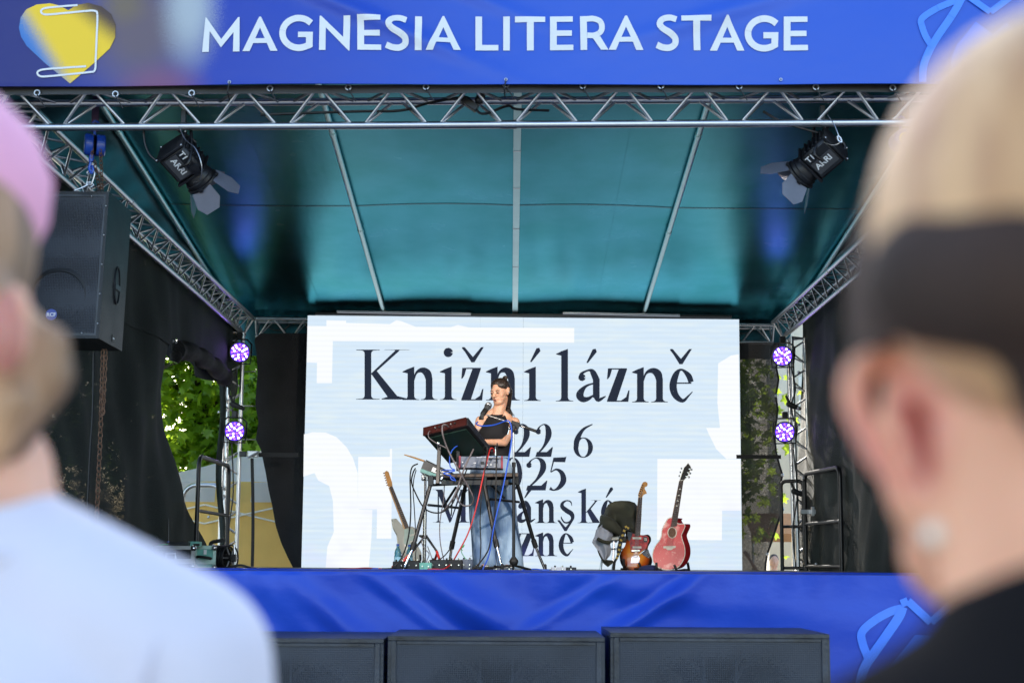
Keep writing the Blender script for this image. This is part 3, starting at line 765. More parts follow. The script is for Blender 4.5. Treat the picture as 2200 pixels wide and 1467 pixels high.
# ------------------------------------------------------------------ blue skirt on the stage front
SD = 8.08
FOLDS = [(620,1250,870,1445,.020,30),(800,1240,960,1360,.012,18),(930,1250,1180,1440,.030,34),(1010,1290,1330,1440,.022,40),(560,1250,720,1400,.018,30),(1500,1240,1340,1350,.016,16),(1310,1250,1160,1340,.012,16),(1480,1270,1330,1345,.014,20),(700,1300,800,1450,.014,26),(1600,1290,1800,1330,.008,40),(1250,1240,1500,1290,.01,30)]
def skirt_off(px, py):
    o = 0
    for x0, y0, x1, y1, a, w in FOLDS:
        dx, dy = x1-x0, y1-y0; L = math.hypot(dx, dy); t = ((px-x0)*dx+(py-y0)*dy)/L/L; n = ((px-x0)*dy-(py-y0)*dx)/L
        fade = 1/(1+math.exp(-(t+.05)*14)) * 1/(1+math.exp((t-1.25)*6))
        o += a*math.exp(-(n/w)**2)*fade*1.5 - a*.7*math.exp(-((n+w*1.4)/w)**2)*fade
    e = max(0, 1-(py-1232)/55)
    o += .010*e*abs(math.sin(px*.031+math.sin(px*.011)*2))*min(1, (py-1226)/8) + .006*math.sin(px*.013+py*.02)
    return o
def SP(px, py, off=0):
    p = P(px, py, SD); return Vector((p.x, SD-skirt_off(px, py)-off, p.z))
sk = thing('stage_skirt', 'creased royal blue cover hanging down the stage front behind the black subwoofers', 'stage cover', P(1100, 1230, SD))
ytop = lambda px: 1225+(px-480)*.0072
def sk_fn(u, v):
    px = -260+2720*u
    py = ytop(px) + (1780-1224)*v**1.5
    return SP(px, py)
part('skirt_sheet', MB().grid(sk_fn, 420, 110), 'skirt', sk, smooth=80)
part('top_fold', MB().grid(lambda u, v: SP(-260+2720*u, ytop(-260+2720*u)) + Vector((0, .16*v, .003+.012*math.sin(v*math.pi))), 200, 6), 'skirt', sk, smooth=80)
cs = lambda x, y, off: SP(1200+x/2.588, 1180+y/2.588, off)
crest(cs, 1, sk, [(1910,325),(1840,345),(1750,395),(1683,458),(1688,520),(1706,570),(1722,610)], [(1910,318),(1890,370),(1830,460),(1760,560),(1700,650),(1672,750),(1660,860)],
      [(1900,300),(1938,285),(2065,402),(2180,300)], [(1980,472),(2065,525),(2150,480),(2400,600),(2400,900),(1820,900),(1828,700),(1860,620),(1910,560)], None, 46)

# ------------------------------------------------------------------ LED screen
LD = 15.95
sc_ = thing('led_screen', 'large lit screen at the back of the stage reading Knižní lázně', 'screen', P(1122, 1226, LD))
A_, B_, Cc, D_ = P(661, 677.5, LD), P(1588, 686, LD), P(1595, 1232, LD), P(647, 1226, LD)
def lerp2(u, v): return (A_*(1-u)+B_*u)*(1-v)+(D_*(1-u)+Cc*u)*v
pm = None
for i in range(10):
    for j in range(6):
        g = .0016
        q = [lerp2(i/10, j/6), lerp2((i+1)/10, j/6), lerp2((i+1)/10, (j+1)/6), lerp2(i/10, (j+1)/6)]
        c = (q[0]+q[2])/2; q = [p+(c-p).normalized()*g for p in q]
        part('screen_panel', MB().prism(q, (0, .07, 0)), 'led_bg', sc_, smooth=False)
part('screen_back', MB().hexa([p+Vector((0, dy, 0)) for dy in (.075, .12) for p in (D_, Cc, B_, A_)]), 'black', sc_)
part('screen_frame', MB().box(((A_.x+B_.x)/2, LD+.05, A_.z+.022), (5.0, .12, .03)), 'black', sc_)
LP = lambda x, y, off=.004: P(x, y, LD-off)
c6 = lambda x, y: (640+x/2.53, 660+y/2.53)
c7 = lambda x, y: (1100+x/2.529, 660+y/2.529)
shapes = [
 [c6(*p) for p in [(52,102),(155,102),(155,70),(262,73),(262,85),(500,92),(535,70),(560,75),(640,106),(830,108),(870,96),(930,110),(1502,113),(1502,193),(190,184),(185,412),(102,412),(104,302),(48,300)]],
 [c6(*p) for p in [(500,768),(512,768),(508,1256),(428,1256),(430,1096),(325,1096),(328,812),(500,812)]],
 [c6(*p) for p in [(33,690),(80,678),(150,680),(210,705),(265,760),(300,820),(325,900),(325,1060),(330,1098),(405,1100),(400,1250),(385,1420),(150,1425),(160,1300),(195,1220),(190,1050),(170,970),(110,940),(90,900),(30,920)]],
 [c7(*p) for p in [(790,823),(1242,826),(1244,1104),(1142,1104),(1140,1264),(788,1262)]],
 [c7(*p) for p in [(1232,255),(1190,262),(1120,305),(1116,520),(1130,655),(1055,655),(1075,700),(1110,770),(1165,823),(1242,823)]],
 [c7(*p) for p in [(290,1400),(640,1290),(900,1300),(1010,1420),(1010,1440),(290,1440)]],
]
for k, s_ in enumerate(shapes[:5]): print_part('screen_graphic', [s_], 'led_white', sc_, lambda x, y: LP(x, y, .004+.0005*k))

# serif lettering -------------------------------------------------
def serif_foot(cx, y, s, a, dirn=-1):   # bracketed foot; dirn -1: rises upward
    k = s
    return [(cx-a, y), (cx+a, y), (cx+a, y+dirn*.08*k), (cx+s*.5+.35*k, y+dirn*.13*k), (cx+s*.5+.1*k, y+dirn*.28*k), (cx+s*.5, y+dirn*.55*k), (cx-s*.5, y+dirn*.55*k), (cx-s*.5-.1*k, y+dirn*.28*k), (cx-s*.5-.35*k, y+dirn*.13*k), (cx-a, y+dirn*.08*k)]
def stem(x, y0, y1, s): return [(x-s/2, y0), (x+s/2, y0), (x+s/2, y1), (x-s/2, y1)]
def flag(x, y, s): return [(x-s*1.25, y+s*.62), (x-s*.5, y+s*.25), (x+s*.5, y-s*.12), (x+s*.5, y+s*.8), (x-s*.5, y+s*.9), (x-s*1.25, y+s*.72)]
def g_i(x, yt, yb, s, dot=None):
    r = [stem(x, yt+s*.3, yb, s), serif_foot(x, yb, s, s*1.25), flag(x, yt, s)]
    if dot: r += pen(arc(x, yt-s*2.2, s*.34, s*.34, 0, 360, 14), s*.72, 1)
    return r
def acute(x, y, s): return [[(x-s*.9, y+s*1.1), (x-s*.65, y+s*1.15), (x+s*.75, y-s*.6), (x+s*.55, y-s*1.1), (x+s*.1, y-s*1.0)]]
def caron(x, y, s): return pen([(x-s*1.7, y-s*1.35), (x, y+s*.75)], s*.34) + [[(x-s*1.8, y-s*1.4), (x-s*1.35, y-s*1.4), (x, y+s*.2), (x+s*1.35, y-s*1.4), (x+s*1.8, y-s*1.4), (x+s*.25, y+s*1.1), (x-s*.25, y+s*1.1)]]
def g_n(l, r, yt, yb, s, legs=1):
    x1 = l+s*1.3; out = g_i(x1, yt, yb, s); span = (r-s*1.25-x1)/legs
    for k in range(legs):
        a, b = x1+span*k, x1+span*(k+1)
        out += [stem(b, yt+s*1.6, yb, s), serif_foot(b, yb, s, s*1.25)]
        out += pen([(a+s*.35, yt+s*2.1), (a+span*.30, yt+s*.8), (a+span*.62, yt+s*.42), (b-s*.3, yt+s*.85), (b, yt+s*1.75)], [s*.22, s*.35, s*.8, s*1.15, s*1.0], 5)
    return out
def g_z(l, r, yt, yb, s):
    h = s*.18
    return [[(l+s*.3, yt), (r-s*.2, yt), (r-s*.2, yt+h), (l+s*.3, yt+h)], [(r-s*1.45, yt+h), (r-s*.2, yt+h), (l+s*1.45, yb-h), (l, yb-h)],
            [(l, yb), (r, yb), (r, yb-h), (l, yb-h)], [(l+s*.15, yt), (l+s*.75, yt+h), (l+s*.45, yt+s*1.2), (l+s*.15, yt+s*1.6), (l, yt+s*1.6)], [(r, yb), (r+s*.18, yb-s*1.7), (r, yb-s*1.7), (r-s*.35, yb-s*.7), (r-s*1.1, yb-h)]]
def g_a(l, r, yt, yb, s):
    w = r-l; H = yb-yt; x = r-s*1.1
    out = [stem(x, yt+H*.3, yb-s*.7, s)]
    out += pen([(l+s*.75, yt+H*.30), (l+s*.8, yt+H*.16), (l+w*.45, yt+s*.3), (x-s*.55, yt+s*.55), (x, yt+H*.33)], [s*.9, s*.45, s*.3, s*.8, s*1.0], 6)
    out += pen(arc(l+s*.85, yt+H*.27, s*.25, s*.25, 0, 360, 10), s*.6, 1)
    out += pen([(x, yt+H*.42), (l+w*.35, yt+H*.53), (l+s*.55, yt+H*.76), (l+w*.22, yb-s*.5), (l+w*.42, yb-s*.5), (x-s*.3, yb-H*.22)], [s*.2, s*.4, s*1.1, s*.95, s*.6, s*.2], 6)
    out += pen([(x, yb-s*.9), (x+s*.35, yb-s*.35), (r+s*.3, yb-s*.9)], [s*.9, s*.6, s*.15], 4)
    return out
def g_e(l, r, yt, yb, s):
    cx = (l+r)/2; cy = (yt+yb)/2; rx = (r-l)/2-s*.4; ry = (yb-yt)/2-s*.15
    out = pen([(r-s*.15, cy-s*.5), (r-s*.55, cy-ry*.62), (cx+s*.1, yt+s*.2), (l+s*1.0, cy-ry*.68), (l+s*.55, cy+ry*.02), (l+s*.95, cy+ry*.62), (cx+s*.3, yb-s*.3), (r-s*.5, cy+ry*.62), (r+s*.05, cy+ry*.38)],
              [s*.8, s*.8, s*.3, s*.85, s*1.1, s*.95, s*.55, s*.25, s*.12], 6)
    return out + [[(l+s*.8, cy-s*.45), (r-s*.1, cy-s*.45), (r-s*.1, cy-s*.25), (l+s*.8, cy-s*.25)]]
def g_s(l, r, yt, yb, s):
    X = lambda u: l+(r-l)*u; Y = lambda v: yt+(yb-yt)*v
    return pen([(X(.80), Y(.26)), (X(.72), Y(.09)), (X(.45), Y(.04)), (X(.18), Y(.14)), (X(.16), Y(.30)), (X(.45), Y(.46)), (X(.78), Y(.60)), (X(.84), Y(.80)), (X(.60), Y(.95)), (X(.30), Y(.95)), (X(.12), Y(.80)), (X(.08), Y(.70))],
               [s*.12, s*.3, s*.3, s*.6, s*.9, s*1.05, s*1.0, s*.7, s*.4, s*.35, s*.3, s*.12], 5)
def g_2(l, r, yt, yb, s):
    w = r-l
    return pen([(l+s*.55, yt+(yb-yt)*.26), (l+w*.22, yt+s*.8), (l+w*.5, yt+s*.22), (r-s*1.0, yt+(yb-yt)*.15), (r-s*.9, yt+(yb-yt)*.38), (l+w*.50, yt+(yb-yt)*.68), (l+s*.2, yb-s*.3)], [s*.9, s*.3, s*.25, s*1.0, s*1.15, s*.5, s*.3], 6) + \
        [[(l, yb), (l+s*.3, yb-s*.95), (r-s*1.2, yb-s*.95), (r-s*.2, yb-s*1.9), (r, yb-s*1.9), (r-s*.35, yb)]] + pen(arc(l+s*.6, yt+(yb-yt)*.25, s*.25, s*.25, 0, 360, 10), s*.6, 1)
def g_0(l, r, yt, yb, s):
    cx = (l+r)/2; cy = (yt+yb)/2; n = 28; out = []
    ang = [2*math.pi*i/n for i in range(n+1)]
    o = [(cx+(r-l)/2*math.cos(a), cy+(yb-yt)/2*math.sin(a)) for a in ang]; i_ = [(cx+((r-l)/2-s)*math.cos(a), cy+((yb-yt)/2-s*.2)*math.sin(a)) for a in ang]
    return [[o[k], o[k+1], i_[k+1], i_[k]] for k in range(n)]
def g_6(l, r, yt, yb, s):
    H = yb-yt
    return g_0(l, r, yt+H*.40, yb, s) + pen([(r-s*.1, yt+s*.1), (l+(r-l)*.5, yt+H*.17), (l+s*.8, yt+H*.45), (l+s*.5, yt+H*.72)], [s*.2, s*.6, s*1.1, s*1.0], 7)
def g_5(l, r, yt, yb, s):
    H = yb-yt; w = r-l
    return [[(l+w*.28, yt+s*.15), (r-s*.25, yt+s*.05), (r, yt-s*.1), (r-s*.25, yt+s*1.05), (l+w*.24, yt+s*1.0)], [(l+w*.28, yt+s*.15), (l+w*.35, yt+s*.5), (l+w*.16, yt+H*.45), (l+w*.10, yt+H*.45)]] + \
        pen([(l+w*.14, yt+H*.45), (l+w*.45, yt+H*.37), (r-s*.9, yt+H*.48), (r-s*.6, yt+H*.70), (r-s*1.4, yb-s*.7), (l+w*.3, yb-s*.15), (l+s*.3, yb-s*.5)], [s*.2, s*.4, s*.9, s*1.15, s*.8, s*.3, s*.7], 6)
def g_K(l, r, yt, yb, s):
    x = l+s*2.1; xr = r; H = yb-yt
    return [stem(x, yt, yb, s), serif_foot(x, yb, s, s*1.75), serif_foot(x, yt, s, s*1.75, 1)] + \
        [[(l+(r-l)*.86-s*.5, yt+s*.15), (l+(r-l)*.86+s*.15, yt+s*.15), (x+s*.75, yt+H*.50), (x+s*.45, yt+H*.48)]] + [serif_foot(l+(r-l)*.83, yt, s*.5, s*1.9, 1)] + \
        [[(x+s*.45, yt+H*.48), (x+s*1.15, yt+H*.40), (xr-s*1.1, yb-s*.3), (xr-s*2.5, yb-s*.1)]] + [[(xr-s*3.6, yb), (xr+s*.3, yb), (xr+s*.3, yb-s*.12), (xr-s*1.2, yb-s*.5), (xr-s*2.4, yb-s*.5), (xr-s*3.6, yb-s*.12)]]
def g_k(l, r, yt, ym, yb, s):
    x = l+s*1.3
    return [stem(x, yt+s*.2, yb, s), flag(x, yt, s), serif_foot(x, yb, s, s*1.3), [(x+s*.4, ym+(yb-ym)*.55), (r-s*1.3, ym+s*.15), (r-s*.9, ym+s*.15), (x+s*1.0, ym+(yb-ym)*.52)], serif_foot(r-s*1.2, ym, s*.5, s*1.1, 1),
            [(x+s*.7, ym+(yb-ym)*.5), (x+s*1.5, ym+(yb-ym)*.38), (r-s*.3, yb-s*.1), (r-s*1.9, yb-s*.1)], [(r-s*2.6, yb), (r+s*.3, yb), (r+s*.3, yb-s*.15), (r-s*2.6, yb-s*.15)]]
def g_M(l, r, yt, yb, s):
    x0, x1 = l+s*1.4, r-s*1.6
    return [stem(x0, yt, yb, s*.28), serif_foot(x0, yb, s*.6, s*1.1), stem(x1, yt, yb, s), serif_foot(x1, yb, s, s*1.4), serif_foot(x1+s*.2, yt, s, s*1.1, 1), serif_foot(x0-s*.1, yt, s*.6, s*1.1, 1),
            [(x0-s*.4, yt), (x0+s*.85, yt), ((x0+x1)/2+s*.2, yb-s*.8), ((x0+x1)/2-s*.1, yb), ((x0+x1)/2-s*.3, yb)], [((x0+x1)/2+s*.0, yb-s*.6), (x1-s*.5, yt), (x1-s*.15, yt+s*.3), ((x0+x1)/2, yb)]]
s0 = 14.5
T1, Bl = 788, 859
LINES = [g_K(760, 872, 751, 858, s0), g_n(864, 940, 789, 859, s0), g_i(963, 789, 859, s0, dot=True), g_z(991, 1036, 790, 860, s0) + caron(1016, 764, s0*.9), g_n(1043, 1117, 789, 860, s0),
         g_i(1144, 789, 861, s0) + acute(1151, 762, s0*.95), [stem(1213, 754, 862, s0), serif_foot(1213, 862, s0, s0*1.3), flag(1213, 751, s0)], g_a(1238, 1297, 791, 864, s0) + acute(1272, 764, s0*.95),
         g_z(1304, 1350, 791, 863, s0), g_n(1357, 1435, 790, 864, s0), g_e(1438, 1487, 791, 865, s0) + caron(1463, 768, s0*.9),
         g_2(1102, 1141, 909, 981, 11), g_2(1150, 1188, 909, 981, 11), g_6(1232, 1274, 910, 983, 10.5),
         g_0(1082, 1122, 982, 1053, 10.5), g_2(1130, 1176, 981, 1053, 11), g_5(1178, 1217, 981, 1054, 11), g_2(1030, 1074, 981, 1053, 11),
         g_M(927, 1012, 1051, 1122, 10.5), g_a(1016, 1048, 1074, 1123, 10), g_i(1096, 1074, 1123, 10, dot=True), [stem(1064, 1077, 1123, 10), serif_foot(1064, 1123, 10, 13), flag(1064, 1074, 10)] + pen([(1068, 1086), (1074, 1077), (1082, 1077)], [3, 6, 9], 4), g_a(1110, 1147, 1074, 1123, 10) + acute(1135, 1058, 10), g_n(1149, 1197, 1073, 1123, 10), g_s(1203, 1235, 1073, 1124, 10), g_k(1241, 1292, 1050, 1074, 1123, 10), g_e(1291, 1320, 1073, 1124, 9.5) + acute(1310, 1057, 10),
         [stem(1030, 1125, 1194, 10), serif_foot(1030, 1194, 10, 20), serif_foot(1030, 1125, 10, 14, 1), [(1034, 1194), (1056, 1194), (1058, 1178), (1055, 1178), (1048, 1190), (1034, 1192.5)]], g_a(1062, 1098, 1146, 1194, 10), g_z(1112, 1146, 1145, 1194, 10), g_n(1149, 1197, 1144, 1194, 10), g_e(1200, 1231, 1144, 1195, 9.5) + caron(1215, 1130, 9.5)]
for gph in LINES: print_part('letter', gph, 'led_text', sc_, lambda x, y: LP(x, y, .009))
# ------------------------------------------------------------------ shade netting walls
def interp(tab, x):
    for (a, b), (c, d) in zip(tab, tab[1:]):
        if a <= x <= c or a >= x >= c: return b + (d-b)*((x-a)/(c-a) if c != a else 0)
    return tab[0][1] if abs(x-tab[0][0]) < abs(x-tab[-1][0]) else tab[-1][1]
sn = thing('side_netting', 'dark green shade netting left of the stage, torn open near the back corner', 'netting', (-3.3, 12, DECK))
XL = -3.30
def wx(d, z, k=1.): return .05*math.sin(d*1.7+z*1.1)+.03*math.sin(d*4.3-z*1.9)+.012*math.sin(d*11+z*5)
# free edge of the torn panel: (height above deck, distance)
EDGE = [(-.5, 14.6), (0, 14.35), (.25, 14.1), (.55, 13.7), (.9, 13.2), (1.3, 12.92), (1.7, 12.82), (2.05, 12.9), (2.22, 13.05)]
def panel(u, v):
    z = -.5 + 2.72*v
    de = interp(EDGE, z)
    d = 7.6 + (de-7.6)*u
    x = XL - wx(d, z) + .10*max(0, (u-.85)/.15)**2*math.sin(v*5+1)
    return Vector((x, d, DECK+z))
part('netting_panel', MB().grid(panel, 110, 40), 'net', sn, smooth=80)
def upper(u, v):
    d = 7.6 + 8.3*u
    z0 = 2.08 if d < 13.0 else 2.22 - .12*(d-13.05) - .10*math.sin((d-13.05)*2.0)
    z = z0 + (2.82-z0)*v + (0 if v < 1 else .03*abs(math.sin(d*6)))
    return Vector((XL - wx(d, z)*(1-v*.6) + .012, d, DECK+z))
part('netting_panel', MB().grid(upper, 110, 8), 'net', sn, smooth=80)
bp = [P(372, 752, 13.05)+Vector((.02,0,0)), P(385, 752, 13.2), P(410, 757, 13.6), P(432, 768, 14.0), P(455, 783, 14.4), P(474, 800, 14.8), P(483, 812, 15.0)]
part('bunched_cloth', MB().tube(spline(bp, 5), [.10 if i % 7 < 4 else .075 for i in range(31)][:len(spline(bp, 5))], 12), 'net_black', sn)
part('hanging_fold', MB().tube(spline([P(376, 745, 13.0), P(378, 765, 13.0), P(374, 777, 13.0)], 4), [.03]*3+[.06]*3+[.05]*3, 10), 'net_black', sn)
strip = MB().grid(lambda u, v: P(468+13*u+(4*math.sin(v*9)), 800+(1225-800)*v, 15.3)+Vector((0, .02*math.sin(u*6+v*10), 0)), 3, 30)
part('netting_strip', strip, 'net', sn, smooth=80)
for (x, y, d) in [(372,733,12.9),(378,735,13.05),(463,776,14.5),(448,1110,15.2),(470,885,15.25)]:
    part('eyelet', MB().ell(P(x, y, d-.03), (.016,.008,.016), n=8, m=6), 'steel', sn)
rn = thing('side_netting', 'dark shade netting wall down the right side of the stage behind the near blond head', 'netting', (3.4, 12, DECK))
def rp(u, v):
    d = 7.6 + 8.45*u; z = -.5 + 3.47*v
    dd = d + (-.10*abs(math.sin(v*9)) if u > .999 else 0)
    return Vector((3.42 + wx(d*1.1, z)*.8 , dd, DECK+z))
part('netting_panel', MB().grid(rp, 110, 40), 'net', rn, smooth=80)
for (x, y) in [(1716,800),(1716,876),(1716,912),(1726,1027),(1754,1211),(1825,1208)]:
    part('eyelet', MB().ell(P(x, y, 15.0), (.018,.01,.018), n=8, m=6), 'steel', rn)
bl = thing('back_cloth', 'black cloth panel at the back left between the tower and the screen, its edge scalloped', 'cloth', P(600, 1225, 16.2))
EL = [(716,560),(727,546),(760,551),(800,553),(830,550),(872,548),(905,555),(944,549),(965,560),(1015,571),(1050,577),(1090,586),(1130,593),(1167,605),(1200,620),(1228,634)]
def blf(u, v):
    y = 716+(1228-716)*v; x0 = interp(EL, y)
    return P(x0+(690-x0)*u, y, 16.2) + Vector((0, .02*math.sin(u*9+v*6), 0))
part('cloth_panel', MB().grid(blf, 14, 70), 'net_black', bl, smooth=80)
for (x, y) in EL[2::2]:
    part('eyelet', MB().ell(P(x-1, y, 16.17), (.018,.01,.018), n=8, m=6), 'steel', bl)
for (y) in (798, 872, 944):
    part('bungee_tie', MB().tube([P(522, y, 15.75), P(549, y, 16.15)], .006, 6), 'steel', bl)
br_ = thing('back_cloth', 'thin black netting panel at the back right between screen and tower, daylight showing through', 'cloth', P(1630, 1225, 16.2))
ER = [(733,1674),(765,1672),(790,1668),(815,1673),(850,1667),(880,1671),(905,1668),(930,1664),(970,1667),(1000,1675),(1020,1681),(1045,1676),(1068,1677),(1094,1682),(1120,1672),(1163,1658),(1190,1648),(1210,1645),(1230,1644)]
def brf(u, v):
    y = 736+(1230-736)*v; x1 = interp(ER, y)
    return P(1560+(x1-1560)*u, y, 16.2) + Vector((0, .03*math.sin(u*7+v*9), 0))
part('cloth_panel', MB().grid(brf, 14, 70), 'net_thin', br_, smooth=80)
part('scalloped_edge', MB().tube([P(interp(ER, y), y, 16.18) for y in range(736, 1230, 6)], .012, 6), 'net_black', br_)
for (y, x) in ER[4::3]:
    part('eyelet', MB().ell(P(x, y, 16.15), (.02,.01,.02), n=8, m=6), 'steel', br_)
# ratchet straps
w = single('ratchet_strap', MB().box(P(598, 977, 15.7)+Vector((0,0,0)), (.46, .012, .05)), 'strap', 'black ratchet strap stretched level from the left tower across the back cloth', 'strap', 'straps across the back corners')
single('ratchet_strap', MB().box(P(1630, 981, 15.7), (.52, .012, .045)), 'strap', 'black strap stretched level across the thin netting beside the right tower', 'strap', 'straps across the back corners')
tail = MB().grid(lambda u, v: P(538+7*u+2*math.sin(v*3), 984+(1228-984)*v, 15.55), 1, 12)
rt_ = thing('ratchet_buckle', 'steel strap buckle with a black webbing tail hanging from the left tower', 'buckle', P(538, 984, 15.55))
part('webbing_tail', tail, 'strap', rt_)
part('buckle', MB().box(P(543, 975, 15.55), (.12, .05, .07)).tube([P(533, 983, 15.5), P(556, 970, 15.5)], .012, 8), 'steel', rt_)
part('handle_grip', MB().box(P(522, 975, 15.5), (.08, .05, .06)), 'black', rt_)

# ------------------------------------------------------------------ background: trees, tent, building
def leaf_poly(c, s, n, a):
    ux = n.orthogonal().normalized(); uy = n.cross(ux)
    u2 = ux*math.cos(a)+uy*math.sin(a); v2 = n.cross(u2)
    return [c + u2*(x*s) + v2*(y*s) + n*(z*s) for x, y, z in LEAF]
LEAF = [(0,-.5,0),(.18,-.22,.02),(.5,-.25,-.08),(.3,.02,.04),(.46,.3,-.06),(.16,.24,.04),(0,.55,-.08),(-.16,.24,.04),(-.46,.3,-.06),(-.3,.02,.04),(-.5,-.25,-.08),(-.18,-.22,.02)]
def tree(label, base, crown, rad, n, ls, m, trunk_r=.2, seed=1, group='trees behind the stage'):
    rg = random.Random(seed); base = Vector(base); crown = Vector(crown); rad = Vector(rad)
    t = thing('maple_tree', label, 'tree', base, group)
    tr = MB(); top = crown + Vector((0,0,rad.z*.3))
    sp = spline([base, base.lerp(crown, .4)+Vector((.1,.1,0)), crown, top], 6)
    tr.tube(sp, [trunk_r*(1-.8*i/len(sp)) for i in range(len(sp))], 12)
    part('trunk', tr, 'bark', t)
    lim = []
    for k in range(16):
        a = rg.uniform(0, 6.28); e = rg.uniform(-.3, .9); s0_ = base.lerp(crown, rg.uniform(.45, 1.05))
        e_ = crown + Vector((rad.x*math.cos(a)*math.cos(e), rad.y*math.sin(a)*math.cos(e), rad.z*math.sin(e)))*.85
        mid = s0_.lerp(e_, .5) + Vector((rg.uniform(-.3,.3), rg.uniform(-.3,.3), .25)); lim.append((s0_, mid, e_))
        q = spline([s0_, mid, e_], 6)
        part('limb', MB().tube(q, [trunk_r*.38*(1-.85*i/len(q)) for i in range(len(q))], 7), 'bark', t)
    cl = []
    for k in range(int(70)):
        while True:
            d = Vector((rg.uniform(-1,1), rg.uniform(-1,1), rg.uniform(-1,1)))
            if .3 < d.length < 1: break
        cl.append(crown + Vector((d.x*rad.x, d.y*rad.y, d.z*rad.z)))
    fo = MB()
    for i in range(n):
        c = rg.choice(cl); r = .16*max(rad)+.1
        p = c + Vector((rg.gauss(0, r), rg.gauss(0, r), rg.gauss(0, r*.6)))
        nn = Vector((rg.gauss(0,.6), rg.gauss(0,.6)-.3, rg.gauss(0.7,.5))).normalized()
        fo.poly(leaf_poly(p, ls*rg.uniform(.7,1.3), nn, rg.uniform(0, 6.28)))
    me = bpy.data.meshes.new('foliage'); me.from_pydata([tuple(v-base) for v in fo.v], [], fo.f); me.update()
    me.materials.append(MAT[m]); o = bpy.data.objects.new('foliage', me); C.objects.link(o); o.parent = t; o['kind'] = 'stuff'
    return t
tree('maple tree with bright sunlit leaves seen through the torn opening on the left', (-5.3, 21.5, 0), (-5.0, 21.3, 4.3), (2.4, 1.8, 2.3), 10000, .20, 'leaf', .2, 1)
tree('tall leafy maple beside the stage seen between the left roof truss and the netting', (-8.4, 17.0, 0), (-8.2, 17, 6.2), (2.6, 3.4, 3.2), 11000, .20, 'leaf', .25, 2)
tree('leafy maple showing between the back left tower and the black cloth', (-2.9, 23.5, 0), (-3.0, 23.5, 4.6), (2.0, 1.5, 2.4), 7000, .19, 'leaf', .18, 3)
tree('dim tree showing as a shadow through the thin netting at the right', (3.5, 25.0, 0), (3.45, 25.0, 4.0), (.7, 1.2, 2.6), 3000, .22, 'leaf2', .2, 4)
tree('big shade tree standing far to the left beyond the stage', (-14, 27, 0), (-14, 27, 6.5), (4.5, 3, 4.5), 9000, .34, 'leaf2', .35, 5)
tn = thing('event_tent', 'yellow market tent with white roof seen behind the back left tower', 'tent', (-3.4, 18.6, 0))
x0, x1, y0, y1, ez = -5.15, -1.9, 18.0, 20.6, 1.06+CZ
q = [Vector((x0,y0,ez)), Vector((x1,y0,ez)), Vector((x1,y1,ez)), Vector((x0,y1,ez))]; pk = Vector((-3.4, 19.3, ez+.62))
rf = MB()
for i in range(4):
    a, b = q[i], q[(i+1)%4]
    rf.grid(lambda u, v, a=a, b=b: a.lerp(b, u).lerp(pk, v) - Vector((0,0,.06*math.sin(v*math.pi))), 8, 6)
part('canopy', rf, 'tent_white', tn)
for i in range(4):
    a, b = q[i], q[(i+1)%4]
    part('valance', MB().grid(lambda u, v, a=a, b=b: a.lerp(b, u)-Vector((0, .0, .26*v))+Vector((.01*math.sin(u*30), .01*math.cos(u*26), 0)), 20, 2), 'tent_white', tn)
    part('side_wall', MB().grid(lambda u, v, a=a, b=b: (a.lerp(b, u)).lerp(pk*1.0, 0.02)*1.0-Vector((0,0,(ez-.05)*v+.0))+Vector((.02*math.sin(u*14), .04*math.sin(u*11+v), 0)), 24, 4), 'tent_yellow', tn)
    rod('leg', (a.x*.998, a.y+.04, 0), (a.x*.998, a.y+.04, ez), .02, 'steel', tn)
for k in range(3):
    rod('scissor_bar', (x0+k*1.08, y0-.03, ez-.30), (x0+(k+1)*1.08, y0-.03, ez-.55), .012, 'cream', tn)
    rod('scissor_bar', (x0+k*1.08, y0-.05, ez-.55), (x0+(k+1)*1.08, y0-.05, ez-.30), .012, 'cream', tn)
bd = thing('pale_building', 'pale plastered building with windows glimpsed beyond the back right tower', 'building', (10.5, 34, 0))
part('wall', MB().box((10.5, 34, 5), (9, 6, 10)), 'plaster', bd)
part('roof', MB().prism([(5.8, 30.8, 10), (15.2, 30.8, 10), (10.5, 30.8, 12.4)], (0, 6.4, 0)), 'awning', bd)
for i in range(4):
    for j in range(3):
        f = part('window', MB().box((7.2+i*2.1, 30.98, 2.0+j*3), (1.15, .12, 1.7)), 'cream', bd)
        part('pane', MB().box((7.2+i*2.1-.26, 30.90, 2.0+j*3), (.46, .03, 1.5)).box((7.2+i*2.1+.26, 30.90, 2.0+j*3), (.46, .03, 1.5)), 'glass', f)
aw = thing('market_stall', 'market stall under a brown awning behind the back right tower', 'stall', (5.6, 26.5, 0))
part('awning', MB().grid(lambda u, v: Vector((4.6+2.2*u, 26.0+.9*v, CZ+.62+.42*v)), 4, 3), 'awning', aw)
part('valance', MB().grid(lambda u, v: Vector((4.6+2.2*u, 25.99, CZ+.62-.16*v)), 8, 1), 'awning', aw)
part('counter', MB().box((5.7, 26.2, .5), (2.1, .6, 1.0)), 'cream', aw)
for x in (4.65, 6.75): rod('post', (x, 26.1, 0), (x, 26.1, CZ+.66), .025, 'steel', aw)

